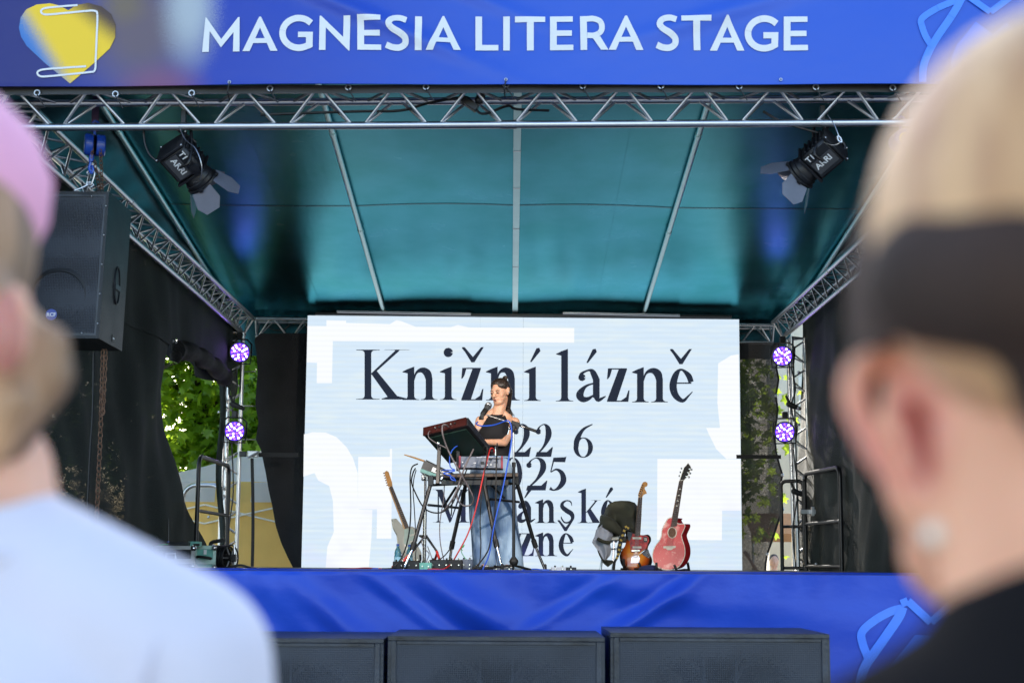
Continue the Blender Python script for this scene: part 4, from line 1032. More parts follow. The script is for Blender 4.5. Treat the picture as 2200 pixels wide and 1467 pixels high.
# ------------------------------------------------------------------ handrails
def rail(label, pts, mids, m, r=.022, group='stage handrails'):
    o = thing('handrail', label, 'handrail', pts[0], group)
    part('hoop', MB().tube(pts, r, 12), m, o)
    for a, b in mids: rod('crossbar', a, b, r*.8, m, o, 12)
    return o
def hoop(a, b, z0a, ht, rr=.10):
    a = Vector(a); b = Vector(b); t = (b-a).normalized(); Z = Vector((0,0,1)); at = a+Z*ht; bt = b+Z*ht
    arcp = lambda c, f, g: [c + f*rr*(1-math.cos(q)) + g*rr*math.sin(q) for q in np.linspace(0, math.pi/2, 6)]
    return [a] + arcp(at-Z*rr, t, Z) + [bt - t*rr + t*rr*math.sin(q) - Z*rr*(1-math.cos(q)) for q in np.linspace(0, math.pi/2, 6)] + [b]
a, b = Vector((-3.11, 13.4, DECK)), Vector((-3.10, 14.8, DECK))
rail('dark handrail hoop at the left edge of the stage beside the green flight case', hoop(a, b, 0, 1.10), [(a+Vector((0,0,.56)), b+Vector((0,0,.56)))], 'black')
a, b = P(388, 1225, 16.6), P(474, 1225, 16.6); a.z = b.z = DECK-.2
rail('grey galvanised handrail hoop standing beyond the left edge, in front of the tent', hoop(a, b, 0, CZ+ (1212-1047)/F*16.6 - DECK+.2, .16), [(a+Vector((0,0,.24)), b+Vector((0,0,.24)))], 'steel', .028)
a, b = Vector((3.42, 14.05, DECK)), Vector((3.30, 15.2, DECK))
rail('dark handrail hoop at the right side of the stage, the nearer and taller one', hoop(a, b, 0, 1.08), [(a+Vector((0,0,.52)), b+Vector((0,0,.52))), (a+Vector((0,0,.05)), b+Vector((0,0,.05)))], 'black', .024)
a, b = P(1729, 1228, 15.45), P(1681, 1228, 15.55)
a.z = b.z = DECK
rail('dark handrail hoop in front of the back right truss tower', hoop(a, b, 0, 1.02, .06), [(a+Vector((0,0,.50)), b+Vector((0,0,.50))), (a+Vector((0,0,.03)), b+Vector((0,0,.03)))], 'black')
single('rail_clamp', MB().box(P(1736, 1099, 14.9), (.17, .03, .05)).box(P(1746, 1098, 14.85), (.03, .05, .10)), 'steel', 'small steel clamp joining the two right handrail hoops', 'clamp')

# ------------------------------------------------------------------ PAR lamps
def par(label, px, py, d, yaw):
    c = P(px, py, d)
    t = thing('par_lamp', label, 'stage lamp', c, 'violet lamps on the back towers')
    ax = Vector((math.sin(R(yaw)), -math.cos(R(yaw)), -.12)).normalized()
    part('housing', MB().lathe([(.02,-.16),(.07,-.15),(.10,-.10),(.112,-.02),(.122,0),(.122,.025),(.108,.026),(.106,.004)], c, ax, 26), 'black', t)
    A = ax.orthogonal().normalized(); B = ax.cross(A)
    fr = MB().lathe([(.104,.004),(.104,.008)], c, ax, 24); part('face_plate', fr, m_plate, t)
    for ring, n in ((.033, 5), (.062, 8), (.089, 12)):
        for k in range(n):
            q = 2*math.pi*k/n + ring*9
            p = c + ax*.014 + (A*math.cos(q)+B*math.sin(q))*ring
            part('led', MB().ell(p, .0125, n=10, m=6), 'par_core' if (k+n) % 3 else 'par_lens', t)
    s = Vector((ax.y, -ax.x, 0)).normalized()*.135
    part('yoke', MB().tube([c-ax*.04+s, c-ax*.06+s+Vector((0,0,.10)), c-ax*.06+s*.6+Vector((0,0,.155)), c-ax*.06-s*.6+Vector((0,0,.155)), c-ax*.06-s+Vector((0,0,.10)), c-ax*.04-s], .010, 8), 'black', t)
    part('yoke', MB().tube([c-ax*.05+s, c-ax*.02+s*.9-Vector((0,0,.13)), c-ax*.02-s*.9-Vector((0,0,.13)), c-ax*.05-s], .008, 8), 'black', t)
    part('clamp', MB().box(c-ax*.10+Vector((0,0,.19)), (.06,.07,.08)), 'black', t)
m_plate = m_emit('lamp_face_violet_glow', (.045, .010, .6), 1.1)
par('violet LED lamp high on the left truss tower', 515, 757, 15.3, 14)
par('violet LED lamp halfway up the left truss tower', 504, 926, 15.3, 14)
par('violet LED lamp high on the right truss tower', 1681, 765, 15.3, -14)
par('violet LED lamp halfway up the right truss tower', 1686, 928, 15.3, -14)
for (x0, y0, x1, y1, l) in ((507,790,500,900,'thin black lamp cable running down the left tower from the upper lamp'), (498,950,492,1215,'black power cable hanging below the lower left lamp'), (1700,790,1706,905,'thin black lamp cable between the two lamps of the right tower'), (1703,950,1710,1220,'black power cable hanging below the lower right lamp')):
    single('power_cable', MB().tube(spline([P(x0, y0, 15.4), P((x0+x1)/2+6, y0*.6+y1*.4, 15.45), P((x0+x1)/2-3, y0*.3+y1*.7, 15.4), P(x1, y1, 15.4)], 8), .008, 6), 'black', l, 'cable', 'lamp cables on the towers')
def knot(label, px, py):
    t = thing('plug_coupler', label, 'plug', P(px, py, 15.35), 'plugs hanging in the towers')
    c = P(px, py, 15.35)
    part('plug_body', MB().cap(c, .035, c+Vector((.12,0,-.05)), .022).cap(c+Vector((.02,0,-.02)), .02, c+Vector((-.03,0,.09)), .014), 'blackm', t)
knot('black plug coupler hanging between the left tower lamps', 500, 868); knot('black plug coupler hanging between the right tower lamps', 1695, 868)
knot('black plug coupler low on the right tower above the handrail', 1706, 1055)

# ------------------------------------------------------------------ big theatre spotlights under the front truss
def spot(label, c, b, side, tdir, leafs, txt_s, txt_aim):
    c = Vector(c); b = Vector(b).normalized(); s = Vector(side); s = (s - b*s.dot(b)).normalized(); t = b.cross(s)
    if t.z < 0: t = -t
    T = thing('theatre_spotlight', label, 'spotlight', c, 'spotlights under the front truss')
    Mx = Matrix((s, t, b)).transposed()
    L = lambda x, y, z: c + s*x + t*y + b*z
    part('housing', MB().box(c, (.20, .22, .22), Mx), 'cab', T)
    for k in range(5): part('cooling_rib', MB().box(L(0, .118, -.085+.035*k), (.15, .018, .012), Mx), 'black', T)
    for k in (-1, 1): part('end_cap', MB().box(L(0, 0, k*.115), (.215, .235, .016), Mx), 'black', T)
    for k in range(4): part('corner_bolt', MB().ell(L(.10*(1 if k % 2 else -1), .11*(1 if k > 1 else -1), -.122), .008, n=8, m=5), 'steel', T)
    part('front_barrel', MB().lathe([(.085,.11),(.10,.13),(.105,.17),(.112,.175),(.112,.20),(.10,.205),(.095,.19)], c, b, 28), 'black', T)
    part('lens', MB().lathe([(.0,.196),(.05,.196),(.092,.188)], c, b, 24), 'lamp_lens', T)
    part('leaf_holder', MB().lathe([(.118,.205),(.122,.208),(.122,.222),(.10,.222)], c, b, 28), 'black', T)
    for k in range(4): part('leaf_hinge', MB().box(L(.115*math.cos(k*1.5708), .115*math.sin(k*1.5708), .222), (.03, .03, .02), Mx), 'black', T)
    for (ang, open_, ln, w0, w1) in leafs:
        dr = s*math.cos(R(ang)) + t*math.sin(R(ang)); tg = b.cross(dr); o_ = (dr*math.sin(R(open_)) + b*math.cos(R(open_)))
        base = c + b*.222 + dr*.105
        outl = [base - tg*w0*.5, base + tg*w0*.5, base + tg*w1*.5 + o_*ln*.62, base + tg*w1*.28 + o_*ln, base - tg*w1*.28 + o_*ln, base - tg*w1*.5 + o_*ln*.62]
        part('barn_door', MB().prism(outl, o_.cross(tg)*.003), 'door_paint', T)
    f = -1 if s.y < 0 else 1
    part('nameplate', MB().box(L(.104, -.02, .0), (.006, .10, .17), Mx), 'plate', T)
    dr = b*tdir; up = s.cross(dr) if True else t
    o_ = L(.1085, 0, 0)
    part('lettering', text_mb('ARRI', o_ - dr*.070 - up*.030 , dr, up, txt_s, .0012), 'white', T)
    part('lettering', text_mb('T1', o_ - dr*.085 + up*.052, dr, up, txt_s*.95, .0012), 'white', T)
    if tdir > 0: part('side_knob', MB().lathe([(.0,0),(.034,0),(.040,.012),(.036,.03),(.0,.034)], L(.09, .07, .07), s, 20), 'black', T)
    top = Vector((c.x, c.y-.0, CZ+2.66))
    yk = [L(.125, .0, .0), L(.13, .10, -.01), Vector((c.x+.05, c.y, c.z+.22)), Vector((c.x, c.y, c.z+.26)), Vector((c.x-.05, c.y, c.z+.22)), L(-.13, .10, -.01), L(-.125, 0, 0)]
    part('yoke', MB().tube(spline(yk, 4), .011, 8), 'black', T)
    part('hook_clamp', MB().box((c.x, c.y, c.z+.29), (.035, .05, .12)).tube([(c.x, c.y+.03*math.cos(q), CZ+2.70+.035*math.sin(q)) for q in np.linspace(-2.6, 3.0, 10)], .009, 6), 'black', T)
    ld = bpy.data.lights.new('spot_beam', 'SPOT'); ld.energy = 150; ld.spot_size = R(62); ld.spot_blend = .7; ld.shadow_soft_size = .07; ld.color = (1.0, .86, .70)
    lo = bpy.data.objects.new('spot_beam', ld); C.objects.link(lo); lo.parent = T
    lo.location = b*.27; lo.rotation_euler = (-(Vector(txt_aim)-c)).to_track_quat('Z', 'Y').to_euler()
    T.scale = (.9, .9, .9); T.location.z += .03
    return T
MAT['door_paint'] = mat('satin_grey_barn_door', (.13, .14, .18), .38, var=.12)
MAT['plate'] = mat('dark_grey_label', (.055, .055, .06), .35, var=.08)
lc = P(392, 352, 8.3); rc = P(1768, 342, 8.3)
spot('black theatre spotlight with open barn doors hanging at the left under the front truss', lc, (.52, .60, -.56), (-.25, -.95, -.30), 1, [(0,30,.17,.16,.20),(90,20,.20,.16,.20),(180,40,.17,.16,.20),(270,35,.20,.16,.22)], .062, (-.1, 12.4, DECK+1.1))
spot('black theatre spotlight with open barn doors hanging at the right under the front truss', rc, (-.62, .56, -.50), (.10, -.95, -.38), -1, [(0,55,.18,.16,.20),(90,35,.20,.16,.20),(180,30,.18,.16,.20),(270,38,.20,.16,.20)], .062, (.4, 12.6, DECK+1.0))
single('safety_wire', MB().tube(spline([P(385,272,8.2), P(398,300,8.15), P(420,320,8.1), P(433,355,8.1), P(430,385,8.15), P(415,393,8.2)], 8), .003, 5), 'steel', 'thin steel safety wire looped round the left spotlight', 'wire', 'spotlight safety wires')
single('safety_wire', MB().tube(spline([P(1778,247,8.15), P(1792,268,8.1), P(1801,290,8.08), P(1805,305,8.1), P(1790,312,8.1), P(1770,306,8.15)], 8), .003, 5).tube(spline([P(1800,292,8.05), P(1806,297,8.05), P(1808,306,8.05), P(1801,302,8.05), P(1799,293,8.05)], 4), .005, 6), 'steel', 'thin steel safety wire with a snap hook above the right spotlight', 'wire', 'spotlight safety wires')
single('power_cable', MB().tube(spline([P(322,226,8.35), P(311,262,8.3), P(310,300,8.3), P(320,330,8.3), P(335,345,8.3)], 8), .007, 6), 'black', 'black power cable looping down to the left spotlight', 'cable', 'spotlight cables')
single('power_cable', MB().tube(spline([P(1640,240,8.3), P(1680,262,8.25), P(1730,278,8.25), P(1790,295,8.3), P(1814,310,8.3), P(1812,328,8.3), P(1795,335,8.35)], 8), .008, 6), 'black', 'black power cable sagging along the truss to the right spotlight', 'cable', 'spotlight cables')
single('truss_cable', MB().tube(spline([P(560,247,8.28), P(760,240,8.3), P(860,238,8.3), P(920,222,8.3), P(990,210,8.3), P(1010,215,8.25), P(1035,245,8.25), P(1090,228,8.3), P(1110,235,8.3), P(1180,238,8.3)], 6), .009, 6), 'black', 'black cable bundle lying along the middle of the front truss', 'cable')
ad = thing('cable_splitter', 'black cable splitter box tucked in the middle of the front truss', 'splitter', P(1015, 222, 8.2))
part('box', MB().box(P(1006, 222, 8.25), (.14, .05, .045), Matrix.Rotation(R(35), 3, 'Y')).cap(P(1030,215,8.25), .03, P(1040,190,8.25), .022), 'black', ad)

# ------------------------------------------------------------------ chain hoists and flown loudspeaker
def chain(p0, p1, link, name, parent, swing=0.0, m='rust'):
    p0 = Vector(p0); p1 = Vector(p1); n = int((p1-p0).length/(link*.74)); ax = (p1-p0).normalized()
    a = ax.orthogonal().normalized(); b = ax.cross(a)
    me = {}
    for i in range(n):
        c = p0.lerp(p1, (i+.5)/n) + Vector((swing*math.sin(i*.13), 0, 0))
        s = a if i % 2 else b; s = (s + (a if i % 2 == 0 else b)*.35).normalized()
        pts = [c + ax*(link*.5*math.sin(q)) + s*(link*.27*math.cos(q)) for q in np.linspace(0, 2*math.pi, 9)[:-1]]
        part('chain_link', MB().tube(pts, link*.085, 5, close=True), m, parent)
hl = thing('chain_hoist', 'blue chain hoist with rusty chains holding up the left loudspeaker', 'chain hoist', P(205, 305, 8.45), 'chain hoists on the front truss')
hc = P(203, 312, 8.5)
dx = Vector((.93, .36, 0)).normalized()
part('drum_half', MB().lathe([(.0,-.028),(.062,-.028),(.070,-.02),(.070,.018),(.066,.024),(.0,.024)], hc-dx*.035, dx, 24), 'bluehoist', hl)
part('drum_half', MB().lathe([(.0,-.024),(.066,-.024),(.070,-.018),(.070,.025),(.062,.032),(.0,.032)], hc+dx*.035, dx, 24), 'bluehoist', hl)
part('chain_guide', MB().box(hc, (.022, .09, .12)), 'black', hl)
part('top_hook', MB().tube(spline([hc+Vector((0,0,.06)), hc+Vector((0,0,.10)), hc+Vector((.03,0,.13)), hc+Vector((0,0,.16)), hc+Vector((-.025,0,.13))], 4), .009, 8), 'bluehoist', hl)
part('hanging_strap', MB().box(P(205, 245, 8.5), (.045, .012, .24)), 'strapm', hl) if 'strapm' in MAT else part('hanging_strap', MB().box(P(205, 245, 8.5), (.045, .012, .22)), 'strap', hl)
part('lower_hook', MB().tube(spline([P(196,340,8.5), P(194,352,8.5), P(192,362,8.5), P(196,372,8.5), P(200,366,8.5), P(199,356,8.5)], 4), .010, 8).tube([P(197,333,8.5), P(196,348,8.5)], .017, 10), 'bluehoist', hl)
chain(P(199, 318, 8.45), P(197, 340, 8.45), .026, 'l', hl)
chain(P(216, 322, 8.46), P(218, 412, 8.6), .034, 'l', hl, .004); chain(P(203, 345, 8.46), P(213, 412, 8.6), .034, 'l', hl, .004)
hr = thing('chain_hoist', 'round blue chain hoist with a yellow sticker at the right end of the truss', 'chain hoist', P(1936, 300, 8.4), 'chain hoists on the front truss')
hc = P(1936, 303, 8.4)
part('drum_half', MB().lathe([(.0,-.06),(.058,-.06),(.066,-.05),(.066,.05),(.058,.06),(.0,.06)], hc, (0.1,-1,0), 28), 'bluehoist', hr)
part('sticker', MB().lathe([(.0,.061),(.038,.061),(.038,.062),(.0,.062)], hc, (0.1,-1,0), 24), 'yellow', hr)
for k in range(3): part('sticker_mark', MB().box(hc+Vector((-.02+.02*k+.006, -.0635, -.002)), (.014, .002, .014)), 'white' if k else 'black', hr)
part('sticker_mark', MB().box(hc+Vector((.006, -.0632, .019)), (.03, .002, .008)), 'black', hr)
part('top_hook', MB().tube(spline([hc+Vector((0,0,.06)), hc+Vector((0,0,.10)), hc+Vector((.03,0,.13)), hc+Vector((0,0,.16)), hc+Vector((-.025,0,.13))], 4), .010, 8), 'bluehoist', hr)
part('hanging_strap', MB().box(P(1945, 238, 8.45), (.045, .012, .26)), 'strap', hr)
chain(hc+Vector((0,.03,-.05)), hc+Vector((.02,.03,-1.2)), .036, 'l', hr)

sp = thing('loudspeaker', 'big black loudspeaker with a perforated front hanging from the blue hoist at the left', 'loudspeaker', P(160, 755, 8.6))
fl, fr_, ft, fb = 68, 222, 408, 730
D0 = 8.55
p_tr, p_br = P(222, 409, D0), P(216, 727, D0)
W_ = .56; H_ = p_tr.z - p_br.z; xr = (p_tr.x+p_br.x)/2; zb = p_br.z; ztp = p_tr.z; xl = xr-W_
yaw = Vector((1, .0, 0)); bk = .52
tlt = lambda z: (z-zb)*.03
def SPK(u, z, y=0): return Vector((xl+W_*u + (z-zb)*.018, D0 + y + tlt(z), z))
def slab(u0, u1, z0_, z1_, y0_, y1_): return MB().hexa([SPK(u0,z0_,y0_), SPK(u1,z0_,y0_), SPK(u1,z0_,y1_), SPK(u0,z0_,y1_), SPK(u0,z1_,y0_), SPK(u1,z1_,y0_), SPK(u1,z1_,y1_), SPK(u0,z1_,y1_)])
tk = .035
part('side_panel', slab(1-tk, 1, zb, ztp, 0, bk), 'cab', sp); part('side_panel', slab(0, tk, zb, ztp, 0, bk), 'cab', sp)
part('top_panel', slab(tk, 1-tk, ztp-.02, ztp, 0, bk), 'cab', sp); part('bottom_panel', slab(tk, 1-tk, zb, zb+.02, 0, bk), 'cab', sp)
part('back_panel', slab(tk, 1-tk, zb+.02, ztp-.02, bk-.02, bk), 'cab', sp)
part('baffle', slab(tk, 1-tk, zb+.02, ztp-.02, .06, .075), 'black', sp)
part('grille', MB().grid(lambda u, v: SPK(tk+.015+(1-2*tk-.03)*u, zb+.03+(H_-.06)*v, .006), 6, 10), 'grille', sp)
for (a_, b_, c_, d_) in ((tk, tk+.02, zb+.02, ztp-.02), (1-tk-.02, 1-tk, zb+.02, ztp-.02), (tk+.02, 1-tk-.02, ztp-.035, ztp-.02), (tk+.02, 1-tk-.02, zb+.02, zb+.035)):
    part('grille_frame', slab(a_, b_, c_, d_, .0, .012), 'cabtop', sp)
part('divider', slab(.06, .94, zb+H_*.56, zb+H_*.575, .012, .06), 'cab', sp)
hn = SPK(.45, zb+H_*.80, .05)
part('horn', MB().lathe([(.02,.05),(.05,.03),(.10,.0),(.17,-.02)], hn, (0,1,0), 24), 'black', sp)
wf = SPK(.5, zb+H_*.28, .05)
part('woofer', MB().lathe([(.0,.0),(.05,-.02),(.07,.0),(.16,-.035),(.17,-.045),(.19,-.04),(.20,-.03)], wf, (0,1,0), 30), 'blackm', sp)
for k, (u, zf) in enumerate([(.2,.035),(.8,.035),(.2,.965),(.8,.965),(.975,.3),(.975,.5),(.975,.7),(.975,.1),(.975,.9)]):
    part('grille_screw', MB().ell(SPK(u, zb+H_*zf, -.002), .006, n=8, m=5), 'steel', sp)
bc = SPK(.44, zb+H_*.157, -.004)
part('badge', MB().lathe([(.0,0),(.036,0),(.036,.004),(.0,.004)], bc, (0,-1,0), 24), 'badge_blue' if 'badge_blue' in MAT else mat('blue_badge', (.05,.08,.35), .3), sp)
part('lettering', text_mb('RCF', bc+Vector((-.030,-.0055,-.012)), (1,0,0), (0,0,1), .034, .0008), 'white', sp)
hz = (zb+H_*.42); hx = SPK(1, hz, .30)
part('handle_recess', MB().tube([hx+Vector((.003, .055*math.cos(q), .125*math.sin(q))) for q in np.linspace(0, 2*math.pi, 25)[:-1]], .006, 6, close=True), 'cab', sp)
part('handle_cavity', MB().poly([hx+Vector((.0025, .05*math.cos(q), .12*math.sin(q))) for q in np.linspace(0, 2*math.pi, 25)[:-1]]), 'black', sp)
part('handle_bar', MB().box(hx+Vector((.006, 0, -.015)), (.014, .11, .035)), 'cabtop', sp)
lp = SPK(1, zb+.05, .30)
part('side_label', MB().box(lp+Vector((.002,0,0)), (.003, .05, .045)), 'black', sp)
part('label_mark', MB().box(lp+Vector((.0045,0,.0)), (.002, .032, .008)), 'white', sp)
for y_ in (.13,.40):
    e = SPK(1 if y_ > .3 else .85, ztp-.03, y_)
c0 = P(196, 372, 8.5)
sl_ = thing('rigging_sling', 'steel wire sling with a shackle holding the loudspeaker below the hoist', 'sling', c0, 'steel rigging by the loudspeaker')
part('carabiner', MB().tube(spline([P(192,378,8.5), P(187,372,8.5), P(190,368,8.5), P(197,366,8.5), P(203,371,8.5), P(202,380,8.5), P(196,396,8.5), P(190,396,8.5)], 4), .007, 8, close=False), 'steel', sl_)
part('wire_rope', MB().tube(spline([P(193,395,8.5), P(178,403,8.5), P(160,410,8.5)], 5), .006, 6).tube(spline([P(193,395,8.5), P(205,402,8.55), P(217,411,8.6)], 5), .006, 6).tube([P(186,400,8.5), P(188,392,8.5), P(197,392,8.5), P(202,398,8.5), P(195,403,8.5)], .005, 6), 'steel', sl_)
c1 = P(252, 452, 8.95)
s2_ = thing('rigging_sling', 'steel shackle and wire loop at the upper back corner of the loudspeaker', 'sling', c1, 'steel rigging by the loudspeaker')
part('carabiner', MB().tube(spline([P(247,458,8.95), P(244,452,8.95), P(249,438,8.95), P(255,434,8.95), P(259,460,8.95), P(253,462,8.95), P(247,458,8.95)], 4), .007, 8), 'steel', s2_)
part('wire_rope', MB().tube(spline([P(233,425,8.9), P(243,434,8.93), P(252,437,8.95), P(242,444,8.95), P(236,432,8.95)], 5), .005, 6), 'steel', s2_)
fc = thing('hanging_chain', 'rusty hoist chain hanging in slack loops below the loudspeaker', 'chain', P(215, 1110, 9.0))
chain(P(221, 752, 8.8), P(208, 1120, 8.8), .048, 'l', fc, .003); chain(P(227, 752, 8.8), P(219, 890, 8.8), .048, 'l', fc, .004)
single('speaker_cable', MB().tube(spline([P(201, 755, 8.8), P(199, 880, 8.8), P(194, 960, 8.8), P(188, 1080, 8.8), P(186, 1160, 8.8)], 6), .008, 6), 'black', 'black cable hanging straight down from the loudspeaker beside the rusty chain', 'cable')

# ------------------------------------------------------------------ subwoofers on the ground
SY = 6.7; SZ = P(1000, 1364, SY).z; SD_ = .70
def sub_z(px, py): return P(px, py, SY)
subs = [(352, 826, 1369, 'leftmost black subwoofer on top of its stack, half hidden by the white shirt', .02), (831, 1302, 1366, 'middle black subwoofer on top of its stack before the blue skirt', .0), (1310, 1786, 1359, 'rightmost black subwoofer on top of its stack, its right side free', -.02)]
for (xa, xb, yy, lb, dz) in subs:
    for lvl in range(2):
        a = P(xa, yy, SY); b = P(xb, yy-6, SY); W = b.x-a.x-.008; H = .565; z1 = a.z - lvl*(H+.012); z0 = z1-H; cx = (a.x+b.x)/2
        t = thing('subwoofer', lb if lvl == 0 else lb.replace('on top of its stack', 'at the bottom of its stack').split(',')[0].split(' before')[0], 'subwoofer', (cx, SY+.35, z0), 'stacked subwoofers before the stage')
        y0_ = SY; y1_ = SY+SD_
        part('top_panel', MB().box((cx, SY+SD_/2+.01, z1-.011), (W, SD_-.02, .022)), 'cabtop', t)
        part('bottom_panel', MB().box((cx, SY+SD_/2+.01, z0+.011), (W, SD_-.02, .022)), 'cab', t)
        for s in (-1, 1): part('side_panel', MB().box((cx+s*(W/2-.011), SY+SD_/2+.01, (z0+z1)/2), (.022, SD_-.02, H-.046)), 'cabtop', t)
        part('back_panel', MB().box((cx, SY+SD_-.01, (z0+z1)/2), (W-.046, .018, H-.046)), 'cab', t)
        part('baffle', MB().box((cx, SY+.10, (z0+z1)/2), (W-.046, .018, H-.046)), 'black', t)
        g = .008
        part('grille', MB().grid(lambda u, v: Vector((cx-W/2+.04+(W-.08)*u, SY+.012-.006*math.sin(math.pi*u)*math.sin(math.pi*v), z0+.04+(H-.075)*v)), 10, 6), 'grille', t)
        for (bx, bz, sx_, sz_) in ((-W/2+.03, 0, .026, H-.044), (W/2-.03, 0, .026, H-.044), (0, H/2-.031, W-.09, .016), (0, -H/2+.031, W-.09, .016)):
            part('grille_frame', MB().box((cx+bx, SY+.014, (z0+z1)/2+bz), (sx_, .020, sz_)), 'cabtop', t)
        for s in (-.042, .042): part('grille_rib', MB().box((cx+s*4*W/1.1*.5, SY+.03, (z0+z1)/2), (.014, .012, H-.08)), 'mixgrey', t)
        for s in (-1, 1):
            wc = Vector((cx+s*W*.26, SY+.088, (z0+z1)/2-.02))
            part('woofer', MB().lathe([(.0,-.045),(.055,-.035),(.07,-.0),(.075,.03),(.19,-.035),(.205,-.05),(.225,-.045),(.235,-.02),(.235,.0)], wc, (0,1,0), 40), 'cone', t) if 'cone' in MAT else None
        part('corner_label', MB().box((cx+W/2-.085, SY+.005, z0+.16 if lvl == 0 else z0+.10), (.05, .004, .035)), 'mixgrey', t)
for s in (1,): pass
# ------------------------------------------------------------------ keyboard rig
SG = 11.9
k1 = lambda x, y, d: P(840+x/3.055, 780+y/3.055, d)      # positions read on the stage around the singer
k4 = lambda x, y, d: P(850+x/4.89, 940+y/4.89, d)
ks = thing('keyboard_stand', 'black four-legged keyboard stand with chrome feet in front of the singer', 'keyboard stand', k1(540, 1370, 11.45))
def leg(a, b, c, r=.017):
    l = rod('leg', a, b, r, 'black', ks, 12)
    rod('chrome_extension', b, c, r*.72, 'chrome', ks, 12)
    part('leg_collar', MB().tube([Vector(b).lerp(a, .09), Vector(b).lerp(c, .08)], r*1.35, 12), 'blackm', ks)
    part('rubber_foot', MB().cap(Vector(c)+Vector((0,0,.012)), .014, Vector(c)+Vector((0,0,.04)), .013, 10), 'blackm', ks)
def fl(p, z=DECK+.004): return Vector((p.x, p.y, z))
leg(k1(258, 800, 11.2), k1(143, 1215, 11.05), fl(k1(80, 1360, 11.0)))
leg(k1(492, 790, 11.7), k1(398, 1205, 11.85), fl(k1(378, 1350, 11.9)))
leg(k1(612, 790, 11.25), k1(692, 1195, 11.05), fl(k1(728, 1368, 11.0)))
leg(k1(828, 790, 11.6), k1(945, 1195, 11.75), fl(k1(1012, 1370, 11.8)))
for a, b in (((245,930,11.14),(440,948,11.76)), ((425,815,11.7),(345,940,11.35)), ((652,892,11.2),(840,910,11.65)), ((640,782,11.3),(745,885,11.4)), ((262,800,11.2),(492,790,11.7)), ((612,790,11.25),(828,790,11.6))):
    rod('crossbar', k1(*a), k1(*b), .011, 'black', ks, 10)
for x, y, d in ((262, 770, 11.2), (823, 768, 11.6), (490, 775, 11.7), (612, 775, 11.25)):
    part('corner_block', MB().box(k1(x, y, d), (.045, .05, .085)), 'black', ks)
rod('top_rail', k1(262, 752, 11.2), k1(612, 757, 11.25), .016, 'black', ks, 10)
rod('top_rail', k1(490, 745, 11.7), k1(823, 748, 11.6), .016, 'black', ks, 10)
part('table_board', MB().hexa([k1(330,748,11.15), k1(832,742,11.3), k1(835,735,11.75), k1(430,738,11.75), k1(330,732,11.15), k1(832,722,11.3), k1(835,718,11.75), k1(430,722,11.75)]), 'jute', ks)
for (a, b) in (((322,478,11.25),(306,792,11.15)), ((437,498,11.3),(441,705,11.22))):
    part('upper_post', MB().box((k1(*a)+k1(*b))/2, (.030, .030, (k1(*a)-k1(*b)).length), (k1(*a)-k1(*b)).to_track_quat('Z','Y').to_matrix()), 'black', ks)
for x, y, d in ((308,533,11.2),(436,504,11.25),(330,762,11.1)):
    part('clamp_knob', MB().cap(k1(x, y, d), .018, k1(x+6, y-14, d), .016, 10), 'chrome', ks)
part('tilt_arm', MB().box(k1(455, 500, 11.3), (.04, .06, .10), Matrix.Rotation(R(20), 3, 'Y')).tube([k1(515,505,11.35), k1(560,535,11.45)], .020, 10), 'black', ks)
part('tilt_grip', MB().tube([k1(512,500,11.3), k1(553,530,11.4)], .021, 12), 'chrome', ks)
part('under_tray', MB().hexa([k1(330,795,11.15), k1(770,800,11.3), k1(770,775,11.6), k1(430,770,11.6), k1(330,770,11.15), k1(770,765,11.3), k1(770,757,11.6), k1(430,757,11.6)]), 'black', ks)

A = k1(215, 478, 11.15)
u = Vector((.361, -.14, .074)); v = Vector((.195, .26, -.209)); n = u.cross(v).normalized()
if n.z < 0: n = -n
T_ = .085
wk = thing('sampler_workstation', 'tilted black workstation with a dark red back panel on the raised stand arms', 'workstation', A)
part('case', MB().hexa([A+u*.01, A+u, A+u+v, A+v+u*.01, A+u*.01+n*T_*.85-v*.03, A+u+n*T_*.85-v*.03, A+u+v+n*T_*.42, A+v+u*.01+n*T_*.42]), 'black', wk)
o_ = -v.normalized()*.012
part('back_panel', MB().hexa([A+o_-n*.004, A+u+o_-n*.004, A+u+v*.015, A+v*.015, A+o_-v*.035+n*T_*.88, A+u+o_-v*.035+n*T_*.88, A+u+n*T_*.9, A+n*T_*.9]), 'panel_red', wk)
part('side_cheek', MB().hexa([A+u+u*.0, A+u*1.03, A+u*1.03+v, A+u+v, A+u+n*T_*.9-v*.03, A+u*1.03+n*T_*.9-v*.03, A+u*1.03+v*1.0+n*T_*.46, A+u+v+n*T_*.46]), 'cab', wk)
part('bottom_plate', MB().hexa([A+u*.06+v*.08-n*.012, A+u*.94+v*.08-n*.012, A+u*.94+v*.92-n*.012, A+u*.06+v*.92-n*.012, A+u*.06+v*.08, A+u*.94+v*.08, A+u*.94+v*.92, A+u*.06+v*.92]), 'dgreen', wk)
for i in range(4):
    for j in range(4): part('pad', MB().box(A+u*(.18+.14*i)+v*(.30+.15*j)+n*(T_*(.85-.43*(.30+.15*j))+.006), (.038,.038,.008), Matrix((u.normalized(), v.normalized(), n)).transposed()), 'mixgrey', wk)
for k in range(6): part('socket', MB().lathe([(.0,0),(.010,0),(.010,.006),(.006,.007),(.0,.004)], A+u*(.30+.09*k)+n*T_*.42-v*.06, -v, 10), 'blackm' if k % 2 else 'steel', wk)
part('knob_row', MB().tube([A+u*.2+v*.12+n*(T_*.9), A+u*.8+v*.12+n*(T_*.9)], .006, 8), 'mixgrey', wk)

